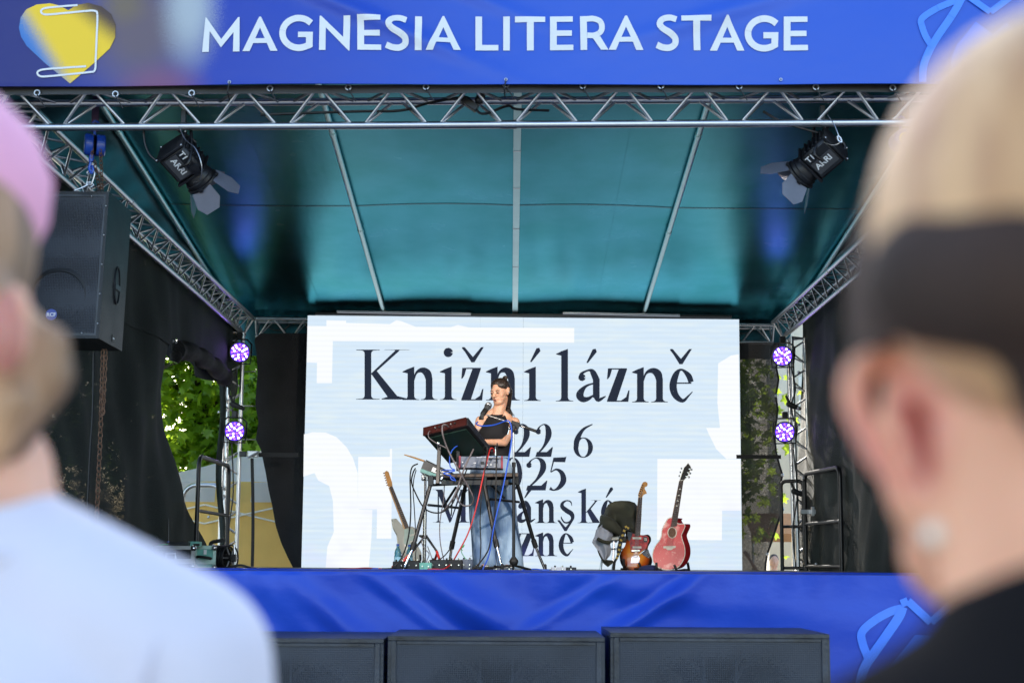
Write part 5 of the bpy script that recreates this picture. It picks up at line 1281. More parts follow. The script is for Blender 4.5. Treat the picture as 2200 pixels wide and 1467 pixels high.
mx = thing('audio_mixer', 'small blue-grey mixer with red end cheeks standing on the keyboard stand board', 'mixer', k1(590, 688, 11.32))
a0, a1, b0, b1 = k1(458, 684, 11.2), k1(722, 688, 11.25), k1(458, 612, 11.22), k1(722, 614, 11.27)
dy = Vector((0, .26, 0))
part('case', MB().hexa([a0, a1, a1+dy, a0+dy, b0, b1, b1+dy-Vector((0,0,.02)), b0+dy-Vector((0,0,.02))]), 'mixgrey', mx)
for (p, q, sx) in ((a0, b0, -1), (a1, b1, 1)):
    e = Vector((sx*.016, 0, 0)); m = Vector((0,-.006,-.003))
    part('end_cheek', MB().hexa([p+m, p+e+m, p+e+dy, p+dy, q+m+Vector((0,0,.008)), q+e+m+Vector((0,0,.008)), q+e+dy, q+dy]), 'cheek_red', mx)
part('front_trim', MB().box((b0+b1)/2+Vector((0,-.004,-.006)), ((b1-b0).x, .006, .008)), 'mixlight', mx)
for k, (x, y, w, h, m_) in enumerate([(470,650,.020,.018,'white'),(475,672,.018,.012,'white'),(548,654,.050,.012,'white'),(545,666,.040,.006,'mixlight'),(600,655,.060,.055,'black'),(632,640,.02,.012,'white'),(634,668,.016,.018,'white'),(656,665,.022,.03,'white'),(686,650,.07,.010,'black'),(686,662,.06,.008,'mixlight'),(686,672,.065,.006,'white'),(650,632,.045,.025,'blackm')]):
    part('printed_mark' if k != 11 else 'switch_hood', MB().box(k1(x, y, 11.19), (w*.5, .004 if k != 11 else .03, h*.45)), m_, mx)
for k in range(5):
    p = k1(498+47*k, 605, 11.3)
    part('jack_plug', MB().tube([p, p+Vector((0,0,.055))], .010, 10).tube([p+Vector((0,0,.055)), p+Vector((0,0,.075))], .006, 8), 'chrome' if k in (0, 4) else 'blackm', mx)

# drum pad with stick on its chrome stand
dp = thing('drum_pad', 'black tilted percussion pad with a white Roland label beside the keyboard stand', 'drum pad', k4(330, 380, 11.6))
c = k4(268, 322, 11.45); du = Vector((.29, -.03, -.105)); dv = Vector((.02, .23, -.02)); dn = du.cross(dv).normalized()
if dn.z < 0: dn = -dn
part('body', MB().hexa([c, c+du, c+du+dv, c+dv, c+dn*.075, c+du+dn*.045, c+du+dv+dn*.04, c+dv+dn*.07]), 'black', dp)
part('pad_surface', MB().hexa([c+dn*.078+du*.04, c+du*.96+dn*.048, c+du*.96+dv*.95+dn*.043, c+dv*.95+dn*.073+du*.04, c+dn*.084+du*.04, c+du*.96+dn*.054, c+du*.96+dv*.95+dn*.049, c+dv*.95+dn*.079+du*.04]), 'blackm', dp)
part('underside', MB().hexa([c-dn*.03+du*.0, c+du*.75-dn*.03, c+du*.75+dv-dn*.03, c+dv-dn*.03, c-dn*.001, c+du*.75-dn*.001, c+du*.75+dv-dn*.001, c+dv-dn*.001]), 'dteal', dp)
l0 = c + du*.30 + Vector((0,-.004,.006))
part('label_strip', MB().hexa([l0, l0+du*.52, l0+du*.52+Vector((0,.003,0)), l0+Vector((0,.003,0)), l0+dn*.040, l0+du*.52+dn*.034, l0+du*.52+dn*.034+Vector((0,.003,0)), l0+dn*.040+Vector((0,.003,0))]), 'white', dp)
part('lettering', text_mb('Roland', l0+du*.10+dn*.010+Vector((0,-.003,0)), du, dn, .030, .0006), 'black', dp)
single('drumstick', MB().tube([k4(90,178,11.6), k4(190,208,11.62), k4(300,245,11.65)], [.0045,.007,.008], 8), 'wood', 'wooden drumstick lying on the percussion pad and pointing left', 'drumstick')
ds = thing('drum_pad_stand', 'chrome tripod stand with red taped legs under the percussion pad', 'stand', k4(300, 1320, 11.7))
rod('pole', k4(312, 440, 11.65), k4(312, 760, 11.68), .011, 'chrome', ds, 12); rod('pole', k4(309, 760, 11.68), fl(k4(300, 1330, 11.7), DECK+.06), .016, 'chrome', ds, 12)
part('clamp', MB().box(k4(308, 420, 11.65), (.06, .05, .05)).cap(k4(300, 425, 11.6), .015, k4(290, 440, 11.6), .012), 'steel', ds)
part('pivot_collar', MB().tube([k4(304,1020,11.7), k4(303,1060,11.7)], .026, 12).cap(k4(270,1035,11.68), .012, k4(255,1030,11.68), .010), 'blackm', ds)
for (a, b, c_) in (((330,1040,11.68),(430,1190,11.6),(500,1340,11.5)), ((300,1045,11.7),(180,1190,11.6),(0,1330,11.5)), ((330,1050,11.72),(440,1200,11.9),(380,1345,12.0))):
    rod('leg', k4(*a), k4(*b), .010, 'chrome', ds, 10); rod('red_tape_sleeve', k4(*b), k4(*b).lerp(fl(k4(*c_)), .6), .011, 'red', ds, 10); rod('leg', k4(*b).lerp(fl(k4(*c_)), .6), fl(k4(*c_), DECK+.01), .010, 'steel', ds, 10)

# microphone stand and microphone
ms = thing('microphone_stand', 'black boom microphone stand standing at the singer\'s left hand', 'microphone stand', fl(k1(806, 1345, 11.15)))
rod('pole', k1(805, 1290, 11.15), k1(806, 660, 11.15), .013, 'black', ms, 12); rod('pole', k1(806, 665, 11.15), k1(803, 440, 11.15), .008, 'steel', ms, 10)
part('clutch', MB().tube([k1(806,680,11.15), k1(806,650,11.15)], .017, 12), 'blackm', ms)
part('boom_joint', MB().box(k1(815, 405, 11.15), (.075, .035, .055), Matrix.Rotation(R(18), 3, 'Y')).cap(k1(803,440,11.12), .018, k1(806,415,11.12), .016), 'blackm', ms)
part('joint_screw', MB().ell(k1(779,428,11.12), .013, n=10, m=8).ell(k1(797,428,11.12), .013, n=10, m=8).tube([k1(775,435,11.12), k1(766,468,11.12)], .004, 6), 'chrome', ms)
rod('boom', k1(628, 340, 11.3), k1(945, 443, 11.1), .008, 'steel', ms, 10)
rod('boom_grip', k1(880, 421, 11.12), k1(952, 446, 11.1), .013, 'blackm', ms, 10)
part('base_hub', MB().tube(spline([k1(806,1270,11.15), k1(806,1290,11.15), k1(806,1330,11.15)], 4), [.016,.02,.024,.028,.034,.038,.036,.03,.02][:9], 14), 'blackm', ms)
for c_ in ((560,1368,11.0), (915,1362,10.9), (800,1362,11.6)): rod('leg', k1(806, 1325, 11.15), fl(k1(*c_), DECK+.01), .010, 'black', ms, 10)
mc = thing('microphone', 'silver-headed vocal microphone at the singer\'s mouth', 'microphone', k1(640, 275, 11.55))
g0 = k1(640, 278, 11.55); g1 = k1(572, 382, 11.35); ax = (g1-g0).normalized()
part('grille_ball', MB().ell(g0, .030, n=18, m=12), 'micgrille', mc)
part('ring', MB().lathe([(.029,-.004),(.031,0),(.031,.006),(.028,.009)], g0+ax*.012, ax, 18), 'steel', mc)
part('body', MB().lathe([(.027,.02),(.024,.06),(.019,.15),(.017,.17)], g0, ax, 16), 'micbody', mc)
part('clip', MB().lathe([(.024,.085),(.024,.145),(.021,.15)], g0, ax, 14).box(k1(598,352,11.4), (.03,.03,.05)), 'blackm', mc)
part('cable_plug', MB().lathe([(.013,.17),(.013,.21),(.008,.23)], g0, ax, 12), 'blackm', mc)

# cables hanging about the rig
CB = [
 ('bluec', .0055, 'blue microphone cable looping from the microphone down the stand to the floor', [(570,385,11.35),(560,400,11.3),(600,412,11.25),(680,405,11.2),(760,378,11.12),(785,400,11.1),(792,450,11.1),(790,520,11.1),(770,640,11.08),(730,840,11.05),(680,1050,11.0),(645,1250,11.0),(602,1366,10.95)]),
 ('redc', .0055, 'red cable rising from the mixer and falling to the floor between the stand legs', [(680,590,11.3),(670,560,11.25),(650,565,11.2),(635,620,11.12),(610,720,11.1),(575,880,11.05),(545,1000,11.05),(500,1130,11.05),(430,1260,11.05),(400,1310,11.1)]),
 ('greyc', .0065, 'grey braided cable arching out of the workstation back panel and down the stand', [(385,425,11.1),(360,405,11.0),(338,412,11.0),(340,470,11.0),(370,560,11.05),(410,640,11.05),(455,720,11.05),(500,800,11.1),(540,880,11.15),(530,925,11.2),(480,935,11.2),(440,900,11.2),(430,840,11.2)]),
 ('greyc', .0065, 'grey braided cable looping over the mixer top behind the red plug', [(600,600,11.3),(610,550,11.3),(580,535,11.3),(550,550,11.25),(520,610,11.15),(490,670,11.1),(455,760,11.1),(440,810,11.1),(410,880,11.1),(370,940,11.15),(340,970,11.2)]),
 ('black', .0055, 'black cable swagging in a deep loop from the percussion pad under the stand', [(160,690,11.4),(145,720,11.35),(135,780,11.3),(160,850,11.25),(210,940,11.2),(270,978,11.15),(340,975,11.15),(400,925,11.15),(440,840,11.15),(480,760,11.2)]),
 ('black', .0055, 'black cable dropping straight from the percussion pad to the pedals', [(175,660,11.4),(140,680,11.35),(126,740,11.35),(128,850,11.3),(130,950,11.3),(125,1060,11.25),(112,1150,11.2),(90,1230,11.15),(60,1290,11.1),(10,1340,11.05)]),
 ('blackm', .004, 'thin black cable hanging beside the drum pad stand pole', [(165,700,11.5),(150,760,11.5),(145,840,11.5),(152,940,11.5),(160,1080,11.5),(165,1200,11.5),(160,1290,11.5),(170,1350,11.5)]),
 ('blackm', .0045, 'black cable falling from the mixer in front of the jeans to the floor', [(610,600,11.25),(606,560,11.2),(620,545,11.15),(632,560,11.15),(625,640,11.1),(605,780,11.1),(590,920,11.1),(585,1060,11.1),(590,1200,11.1),(575,1330,11.1),(520,1365,11.1)]),
 ('blackm', .0055, 'black cable with a tall jack plug rising behind the mixer', [(697,525,11.3),(697,580,11.25),(692,640,11.1),(690,760,11.05),(688,880,11.05),(680,1000,11.05),(660,1120,11.05),(640,1220,11.05),(590,1300,11.0),(540,1350,11.0)]),
 ('bluec', .0045, 'short blue cable arching between the workstation arm and the mixer', [(500,590,11.3),(495,555,11.3),(470,537,11.25),(430,545,11.2),(400,575,11.2),(385,620,11.2),(390,680,11.2),(420,700,11.2)]),
 ('bluec', .0045, 'tangled blue cable lying on the board beside the mixer', [(330,705,11.2),(360,700,11.15),(420,705,11.15),(380,715,11.15),(345,722,11.15),(400,745,11.12),(425,770,11.12),(395,760,11.12),(390,730,11.12)]),
 ('greyc', .004, 'dark red-brown cable hanging down from the board to the pedals', [(350,800,11.3),(348,850,11.3),(345,900,11.3),(330,980,11.3),(320,1060,11.3),(322,1160,11.3),(335,1240,11.3),(350,1300,11.3)]),
 ('blackm', .0045, 'black cable hanging along the second leg of the keyboard stand', [(480,800,11.5),(460,900,11.4),(440,980,11.35),(420,1080,11.3),(400,1160,11.3),(385,1220,11.3),(330,1280,11.2),(250,1310,11.2)]),
 ('greyc', .0035, 'thin beige and grey cable twisting between the drum pad stand legs', [(230,1130,11.6),(200,1160,11.6),(215,1210,11.6),(250,1250,11.6),(235,1300,11.6),(250,1330,11.6),(270,1290,11.6),(240,1200,11.6)]),
 ('greenc', .003, 'thin green cable curling up from the floor behind the red cable', [(470,1230,11.7),(462,1215,11.7),(475,1205,11.7),(480,1190,11.7),(460,1225,11.7),(480,1270,11.7),(520,1310,11.7),(545,1350,11.7)]),
 ('redc', .0055, 'red cable lying along the stage floor in front of the pedals', [(400,1312,11.1),(380,1330,11.0),(340,1352,10.9),(300,1362,10.9),(240,1366,10.9)]),
 ('blackm', .006, 'black cable running along the stage edge towards the left', [(40,1345,11.0),(-60,1352,10.8),(-160,1348,10.8),(-260,1352,10.8),(-340,1358,10.8)]),
 ('redc', .004, 'thin red cable trailing along the stage edge left of the pedals', [(-60,1348,10.7),(-160,1342,10.7),(-240,1346,10.7),(-330,1352,10.7)]),
 ('bluec', .005, 'blue cable lying in a flat arc on the floor right of the microphone stand', [(860,1365,11.0),(900,1352,11.0),(950,1350,11.0),(1000,1358,11.0),(1040,1370,11.0)]),
 ('greyc', .004, 'dark braided cable crossing in front of the workstation from its back panel', [(255,445,11.1),(245,460,11.05),(250,490,11.05),(290,520,11.05),(330,540,11.05),(370,560,11.05)]),
 ('blackm', .005, 'black cable bundle running from the mixer underside along the stand crossbar', [(500,690,11.2),(480,740,11.15),(450,790,11.12),(430,850,11.12),(405,900,11.12),(395,1000,11.15)]),
]
for m_, r_, lb, pts in CB:
    q = [k1(*p) for p in pts]
    for p in q: p.z = max(p.z, DECK+r_+.002)
    single('stage_cable', MB().tube(spline(q, 7), r_*1.1, 7), m_, lb, 'cable', 'cables about the keyboard rig')

# pedals and boxes on the floor
fb_ = lambda px, d, w, dp, h: (Vector((P(px, 1224, d).x, d, DECK+h/2)), (w, dp, h))
PD = [(858,11.2,.10,.14,.07,'blackm','round black pedal at the foot of the left stand leg'),(888,11.3,.12,.16,.075,'black','black footswitch box beside the drum pad stand foot'),(915,11.1,.10,.14,.06,'case_green','small green-grey pedal among black pedals left of the boxes'),
      (945,11.25,.17,.20,.085,'cab','wide black multi-effect box in the middle of the pedals'),(978,11.1,.12,.14,.085,'blackm','black pedal with silver switches right of the middle box'),(1003,11.3,.10,.14,.09,'mixgrey','grey-sided pedal box at the right end of the pedal row'),
      (1036,11.3,.26,.12,.030,'cab','flat black pedal strip in front of the singer\'s feet'),(1080,11.2,.16,.10,.025,'mixgrey','low grey power strip behind the microphone stand leg'),(1200,11.3,.12,.10,.030,'mixlight','flat silver pedal on the floor right of the keyboard stand'),(1226,11.35,.09,.10,.030,'cab','flat dark pedal next to the silver one right of the keyboard stand')]
for px, d, w, dp_, h, m_, lb in PD:
    c, s = fb_(px, d, w, dp_, h)
    t = thing('effects_pedal', lb, 'pedal', (c.x, c.y, DECK), 'pedals on the stage floor')
    part('case', MB().box(c, s), m_, t)
    for k in range(max(1, int(w/.05))):
        x = c.x - w/2 + (k+.5)*w/max(1, int(w/.05))
        part('knob', MB().tube([(x, c.y-.02, DECK+h), (x, c.y-.02, DECK+h+.014)], .008, 8), 'chrome' if k % 2 else 'blackm', t)
        part('footswitch', MB().tube([(x, c.y-dp_/2+.004, DECK+h*.5), (x, c.y-dp_/2-.012, DECK+h*.5)], .006, 8), 'chrome', t)
bt = thing('water_bottle', 'pale blue plastic water bottle with a dark blue cap standing left of the drum pad', 'bottle', fl(P(854, 1225, 11.9)), 'water bottles on the stage')
c = fl(P(854, 1225, 11.9))
part('bottle_body', MB().lathe([(.0,0),(.026,.0),(.030,.01),(.028,.05),(.031,.06),(.031,.11),(.028,.12),(.030,.14),(.022,.17),(.012,.185),(.012,.20),(.0,.20)], c, n=18), 'bottle', bt)
part('cap', MB().lathe([(.0,.20),(.014,.20),(.014,.218),(.0,.218)], c, n=14), 'bluehoist', bt)
part('label_band', MB().lathe([(.0318,.062),(.0318,.104)], c, n=18), 'lightlabel', bt)
b2 = copy_tree(bt); b2.location = fl(P(879, 1225, 12.2)); b2['label'] = 'second blue water bottle half hidden behind the left keyboard stand leg'
single('red_tape_roll', MB().lathe([(.03,0),(.045,0),(.045,.03),(.03,.03)], fl(P(853,1222,11.4)), n=16), 'red', 'small red tape roll lying by the water bottle', 'tape')

# ------------------------------------------------------------------ guitars
def lean(px, py, d0, yb, k): return P(px, py, d0 + (yb-py)*k)
def outline(pts, n=5):
    q = spline([Vector((a, b, 0)) for a, b in pts+[pts[0]]], n)[:-1]; return [(p.x, p.y) for p in q]
g2 = lambda x, y: (1220+x/5.238, 980+y/5.238)
def solid(poly, f, ext):
    mb = MB(); p = [f(x, y) for x, y in poly]; ex = Vector(ext); c = sum(p, Vector((0,0,0)))/len(p)
    i_ = [q+(c-q).normalized()*.008 - ex.normalized()*.006 for q in p]; n = len(p)
    mb.add(i_ + p + [q+ex for q in p], [tuple(range(n))] + [(i, i+n, (i+1)%n+n, (i+1)%n) for i in range(n)] + [(i+n, i+2*n, (i+1)%n+2*n, (i+1)%n+n) for i in range(n)] + [tuple(range(2*n, 3*n))[::-1]])
    return mb
# sunburst electric
YB = 1225
E = lambda x, y, off=0.: lean(*g2(x, y), 14.1, YB, .0014) - Vector((0, off, 0))
eg = thing('electric_guitar', 'sunburst electric guitar with red pickguard leaning in its stand before the stool', 'electric guitar', E(765, 1100))
body = outline([(650,860),(665,825),(690,830),(715,850),(745,870),(800,880),(850,885),(900,878),(930,905),(935,950),(905,1010),(900,1050),(925,1100),(948,1160),(940,1215),(900,1250),(830,1280),(740,1285),(660,1270),(605,1225),(583,1150),(590,1090),(620,1040),(645,1000),(655,950),(650,900)], 3)
part('body', solid(body, lambda x, y: E(x, y), (.006, .045, 0)), 'sunburst', eg, smooth=60)
pg = [(725,865),(765,882),(880,890),(905,905),(915,945),(890,1010),(870,1040),(840,1050),(815,1075),(720,1082),(705,1070),(700,1000),(690,960),(715,920)]
part('pickguard', MB().prism([E(x, y, .009) for x, y in pg], (0,.003,0)), 'tort', eg, smooth=False)
for pl in ([(670,838),(720,862),(715,905),(695,950),(680,945),(668,880)], [(850,905),(890,905),(895,960),(860,970),(848,940)], [(835,1065),(870,1040),(905,1050),(930,1130),(910,1148),(880,1130),(850,1110),(820,1080)]):
    part('control_plate', MB().prism([E(x, y, .0125) for x, y in pl], (0,.003,0)), 'cplate', eg, smooth=False)
for y in (920, 1023):
    part('pickup', MB().box(E(776, y, .014), (.092, .010, .022)), 'cream', eg)
    for k in range(6): part('pole_piece', MB().tube([E(748+11*k, y, .018), E(748+11*k, y, .021)], .0022, 6), 'steel', eg)
part('bridge', MB().box(E(762, 1060, .016), (.085, .012, .020)), 'chrome', eg)
part('tailpiece', MB().prism([E(x, y, .014) for x, y in [(712,1150),(720,1128),(760,1112),(800,1120),(810,1150),(795,1198),(705,1200)]], (0,.005,0)), 'chrome', eg)
part('tremolo_arm', MB().tube(spline([E(780,1122,.02), E(830,1080,.035), E(870,1050,.04), E(898,1025,.035)], 5), .003, 6), 'chrome', eg)
for k, (x, y) in enumerate([(865,925),(878,925),(865,940),(880,940),(890,1090),(900,1110),(912,1130),(880,1075)]): part('control_knob', MB().tube([E(x, y, .014), E(x, y, .028)], .006, 8), 'chrome' if k > 3 else 'cream', eg)
nk = lambda m_, a, b, wa, wb, off, th, nm: part(nm, MB().hexa([a+Vector((-wa/2, th, 0)), a+Vector((wa/2, th, 0)), a+Vector((wa/2, 0, 0)), a+Vector((-wa/2, 0, 0)), b+Vector((-wb/2, th, 0)), b+Vector((wb/2, th, 0)), b+Vector((wb/2, 0, 0)), b+Vector((-wb/2, 0, 0))]), m_, eg)
nk('wood', E(782, 890, .010), E(815, 460, .010), .058, .044, 0, .022, 'neck'); nk('rosewood', E(780, 895, .017), E(815, 462, .017), .056, .042, 0, .006, 'fretboard')
for k in range(20):
    t_ = 1-.5**((k+1)/12.); p = E(815, 462, .019).lerp(E(776, 1060, .019), t_)
    if t_ < .68: part('fret', MB().tube([p+Vector((-.022-.006*t_,0,0)), p+Vector((.022+.006*t_,0,0))], .0013, 5), 'steel', eg)
hd = [(795,462),(790,430),(800,400),(810,370),(820,345),(830,318),(845,292),(870,284),(892,295),(898,318),(888,338),(868,345),(862,365),(880,395),(888,420),(870,425),(850,435),(835,462)]
part('headstock', MB().prism([E(x, y, .012) for x, y in hd], (0,.015,0)), 'headwood', eg, smooth=False)
for k in range(6): part('tuning_peg', MB().tube([E(806+8*k, 440-22*k, .016), E(790+8*k, 436-22*k, .016)], .006, 8), 'chrome', eg)
for k in range(6): part('string', MB().tube([E(738+9.5*k, 1140, .026), E(745+8*k, 1062, .030), E(803+5*k, 465, .022), E(812+7.5*k, 430-20*k, .018)], .0009, 4), 'steel', eg)
gs = thing('guitar_stand', 'black folding guitar stand under the sunburst guitar', 'guitar stand', E(765, 1300), 'guitar stands')
def yoke(gs, f, xa, ya, xb, yb_, base):
    part('cradle_arm', MB().tube(spline([f(xa, ya, .09), f(xa+4, ya+60, .08), f(xa+10, ya+110, .03), f(xa+40, ya+125, -.06)], 5), .012, 8), 'blackm', gs)
    part('cradle_arm', MB().tube(spline([f(xb, yb_, .09), f(xb+20, yb_+45, .08), f(xb+45, yb_+85, .03), f(xb+20, yb_+95, -.06)], 5), .012, 8), 'blackm', gs)
    for (x, y, o) in base: part('leg', MB().tube([f(xa*.5+xb*.5, ya+110, -.05), Vector((f(x, y, 0).x, f(x, y, 0).y+o, DECK+.012))], .010, 8), 'blackm', gs)
yoke(gs, E, 620, 1155, 790, 1195, [(590,1300,-.12),(860,1300,-.12),(730,1300,.25)])
st2 = [(690,835),(655,790),(625,850),(600,930),(580,1010),(570,1090),(545,1150),(520,1200),(510,1290)]
sq = spline([E(x, y, .03+.01*math.sin(i)) for i, (x, y) in enumerate(st2)], 6)
stp = thing('guitar_strap', 'black strap with a yellow pattern hanging from the sunburst guitar', 'strap', E(560, 1290))
mb = MB()
mb.add([p+Vector((s*(.024 if i < 30 else .016), 0, s*.004)) for i, p in enumerate(sq) for s in (-1, 1)], [(2*i, 2*i+1, 2*i+3, 2*i+2) for i in range(len(sq)-1)])
mb.add([p+Vector((s*(.024 if i < 30 else .016), .003, s*.004)) for i, p in enumerate(sq) for s in (-1, 1)], [(2*i, 2*i+2, 2*i+3, 2*i+1) for i in range(len(sq)-1)])
part('webbing', mb, 'strap', stp)
for k in range(9):
    p = sq[3+4*k]; part('woven_motif', MB().box(p+Vector((0,-.004,0)), (.026, .003, .022), Matrix.Rotation(R(25*(-1)**k), 3, 'Y')), 'strapyellow', stp)
# acoustic
Ac = lambda x, y, off=0.: lean(*g2(x, y), 13.3, YB, .0016) - Vector((0, off, 0))
ag = thing('acoustic_guitar', 'scratched red acoustic guitar with pale glare painted in and a cutaway standing rightmost on the stage', 'acoustic guitar', Ac(1150, 1200))
ab = outline([(1165,690),(1130,700),(1090,760),(1060,830),(1055,890),(1030,950),(985,1010),(958,1080),(955,1150),(975,1210),(1030,1255),(1110,1275),(1190,1268),(1250,1235),(1295,1170),(1315,1100),(1312,1020),(1290,950),(1275,890),(1295,840),(1315,790),(1305,762),(1270,762),(1235,755),(1215,720),(1225,700)], 3)
ext = Vector((.068, .085, .004))
part('body', solid(ab, lambda x, y: Ac(x, y), ext), 'redside', ag, smooth=60)
cx_, cy_ = 1150, 1000
part('soundboard', MB().prism([Ac(cx_+(x-cx_)*.985, cy_+(y-cy_)*.985, .009) for x, y in ab], (0,.004,0)), 'redtop', ag, smooth=False)
part('binding', MB().tube([Ac(x, y, .004) for x, y in ab], .0055, 6, close=True), 'cream', ag)
hx_, hy_ = 1172, 858
part('sound_hole', MB().poly([Ac(hx_+44*math.cos(q), hy_+56*math.sin(q), .0105) for q in np.linspace(0, 2*math.pi, 25)[:-1]]), 'holewood', ag)
part('hole_rim', MB().tube([Ac(hx_+48*math.cos(q), hy_+60*math.sin(q), .011) for q in np.linspace(0, 2*math.pi, 25)[:-1]], .005, 6, close=True), 'cream', ag)
part('bridge', MB().prism([Ac(x, y, .016) for x, y in [(1070,1012),(1100,1008),(1180,1006),(1212,1004),(1210,1028),(1185,1034),(1160,1054),(1120,1054),(1100,1034),(1074,1034)]], (0,.007,0)), 'bridgewood', ag, smooth=False)
part('saddle', MB().tube([Ac(1100,1018,.019), Ac(1178,1015,.019)], .0025, 6), 'cream', ag)
a, b = Ac(1190, 790, .012), Ac(1276, 272, .012)
tx = Vector((.97, 0, .16)).normalized()
def nk2(m_, a, b, wa, wb, th, nm): part(nm, MB().hexa([a-tx*wa/2+Vector((0,th,0)), a+tx*wa/2+Vector((0,th,0)), a+tx*wa/2, a-tx*wa/2, b-tx*wb/2+Vector((0,th,0)), b+tx*wb/2+Vector((0,th,0)), b+tx*wb/2, b-tx*wb/2]), m_, ag)
nk2('wood', Ac(1200, 700, .004), b, .058, .044, .022, 'neck'); nk2('rosewood', a, b-Vector((0,.008,0)), .060, .044, .006, 'fretboard')
for k in range(16):
    t_ = 1-.5**((k+1)/12.); p = (b-Vector((0,.0095,0))).lerp(Ac(1140, 1016, .02), t_); part('fret', MB().tube([p-tx*(.022+.006*t_), p+tx*(.022+.006*t_)], .0014, 5), 'steel', ag)
for k in (2, 4, 6, 8): 
    t_ = 1-.5**((k+.5)/12.); p = (b-Vector((0,.0105,0))).lerp(Ac(1140, 1016, .02), t_); part('inlay', MB().box(p, (.018,.002,.010)), 'cream', ag)
part('nut', MB().tube([b-tx*.023-Vector((0,.01,0)), b+tx*.023-Vector((0,.01,0))], .003, 6), 'cream', ag)
part('headstock', MB().prism([Ac(x, y, .014) for x, y in [(1256,275),(1298,275),(1340,230),(1365,180),(1385,125),(1372,100),(1352,78),(1330,100),(1305,130),(1290,170),(1270,230)]], (0,.015,0)), 'black', ag, smooth=False)
part('headstock_edge', MB().tube([Ac(x, y, .015) for x, y in [(1298,275),(1340,230),(1365,180),(1385,125),(1352,78),(1305,130),(1270,230),(1256,275)]], .0025, 5), 'cream', ag)
for k in range(3):
    part('tuning_peg', MB().tube([Ac(1350-18*k+10, 140+42*k, .012), Ac(1385-15*k, 148+42*k, .012)], .004, 6).ell(Ac(1390-15*k, 150+42*k, .012), .011, n=8, m=6), 'chrome', ag)
    part('tuning_peg', MB().tube([Ac(1300-12*k, 140+42*k, .012), Ac(1282-12*k, 138+42*k, .012)], .004, 6).ell(Ac(1277-12*k, 137+42*k, .012), .010, n=8, m=6), 'chrome', ag)
for k in range(6): part('string', MB().tube([Ac(1104+13*k, 1020, .024), b-tx*(.017-.007*k)-Vector((0,.014,0))], .001, 4), 'steel', ag)
gs = thing('guitar_stand', 'black guitar stand under the red acoustic guitar', 'guitar stand', Ac(1150, 1300), 'guitar stands')
yoke(gs, Ac, 985, 1195, 1185, 1220, [(1010,1300,-.14),(1300,1300,-.14),(1400,1300,.25)])
rod('back_leg', Ac(1375, 1195, -.18), fl(Ac(1400, 1305, -.24)), .014, 'black', gs, 8)
cp = single('cloth_bag', MB().ell(Ac(945, 1290, -.1)+Vector((0,0,.02)), (.12,.10,.040), n=18, m=10).ell(Ac(880, 1296, -.1)+Vector((0,0,.01)), (.07,.08,.022), n=14, m=8), 'navy', 'flat dark blue cloth bag lying on the floor between the two right guitars', 'bag')
single('folded_cloth', MB().ell(Ac(1110,1300,.08)+Vector((0,0,.0)), (.08,.05,.015), n=14, m=8), 'orangec', 'small orange-brown cloth lying under the red acoustic guitar', 'cloth')
# white electric on the left
WG = lambda x, y, off=0.: lean(*c6(x, y), 13.4, YB, .0014) - Vector((0, off, 0))
wg = thing('electric_guitar', 'pale white electric guitar standing tilted left behind the percussion pad', 'electric guitar', WG(600, 1400))
wb = outline([(512,1150),(535,1148),(555,1170),(575,1190),(600,1195),(620,1190),(640,1205),(645,1240),(640,1270),(655,1300),(672,1335),(665,1375),(630,1390),(590,1370),(560,1325),(545,1280),(540,1240),(520,1200)], 3)
part('body', solid(wb, lambda x, y: WG(x, y), (-.012, .045, 0)), 'white_guitar', wg, smooth=60)
part('pickguard', MB().prism([WG(x, y, .0095) for x, y in [(580,1205),(625,1205),(636,1250),(632,1300),(600,1310),(575,1280)]], (0,.003,0)), 'mint', wg, smooth=False)
for y in (1235, 1270, 1300): part('pickup', MB().box(WG(605+y*.02, y, .014), (.075,.008,.020), Matrix.Rotation(R(-15), 3, 'Y')), 'cream', wg)
a, b = WG(590, 1200, .012), WG(503, 975, .012); tx = Vector((.94, 0, .34)).normalized()*1.0
part('neck', MB().hexa([a-tx*.027+Vector((0,.02,0)), a+tx*.027+Vector((0,.02,0)), a+tx*.027, a-tx*.027, b-tx*.021+Vector((0,.02,0)), b+tx*.021+Vector((0,.02,0)), b+tx*.021, b-tx*.021]), 'wood', wg)
part('fretboard', MB().hexa([a-tx*.012+Vector((0,-.001,0)), a+tx*.029+Vector((0,-.001,0)), a+tx*.029-Vector((0,.006,0)), a-tx*.012-Vector((0,.006,0)), b-tx*.010-Vector((0,.001,0)), b+tx*.022-Vector((0,.001,0)), b+tx*.022-Vector((0,.006,0)), b-tx*.010-Vector((0,.006,0))]), 'rosewood', wg)
for k in range(16):
    t_ = 1-.5**((k+1)/12.); p = (b-Vector((0,.0075,0))).lerp(WG(640, 1310, .02), t_)
    if t_ < .66: part('fret', MB().tube([p-tx*.010, p+tx*.024], .0013, 5), 'steel', wg)
part('headstock', MB().prism([WG(x, y, .014) for x, y in [(492,975),(515,975),(512,950),(500,915),(494,895),(484,888),(474,893),(474,910),(480,930),(486,955)]], (0,.014,0)), 'headwood', wg, smooth=False)
for k in range(6): part('tuning_peg', MB().tube([WG(474+3.6*k, 900+13*k, .008), WG(464+3.6*k, 902+13*k, .008)], .006, 6), 'rust', wg)
gs = thing('guitar_stand', 'guitar stand with pale wooden legs under the white guitar', 'guitar stand', WG(580, 1420), 'guitar stands')
for (a, b) in (((600,1330,.1),(520,1425,.2)), ((600,1330,.1),(680,1400,.15)), ((600,1330,-.1),(600,1425,-.3))):
    rod('leg', WG(*a), fl(WG(*b), DECK+.01), .011, 'cream', gs, 8)
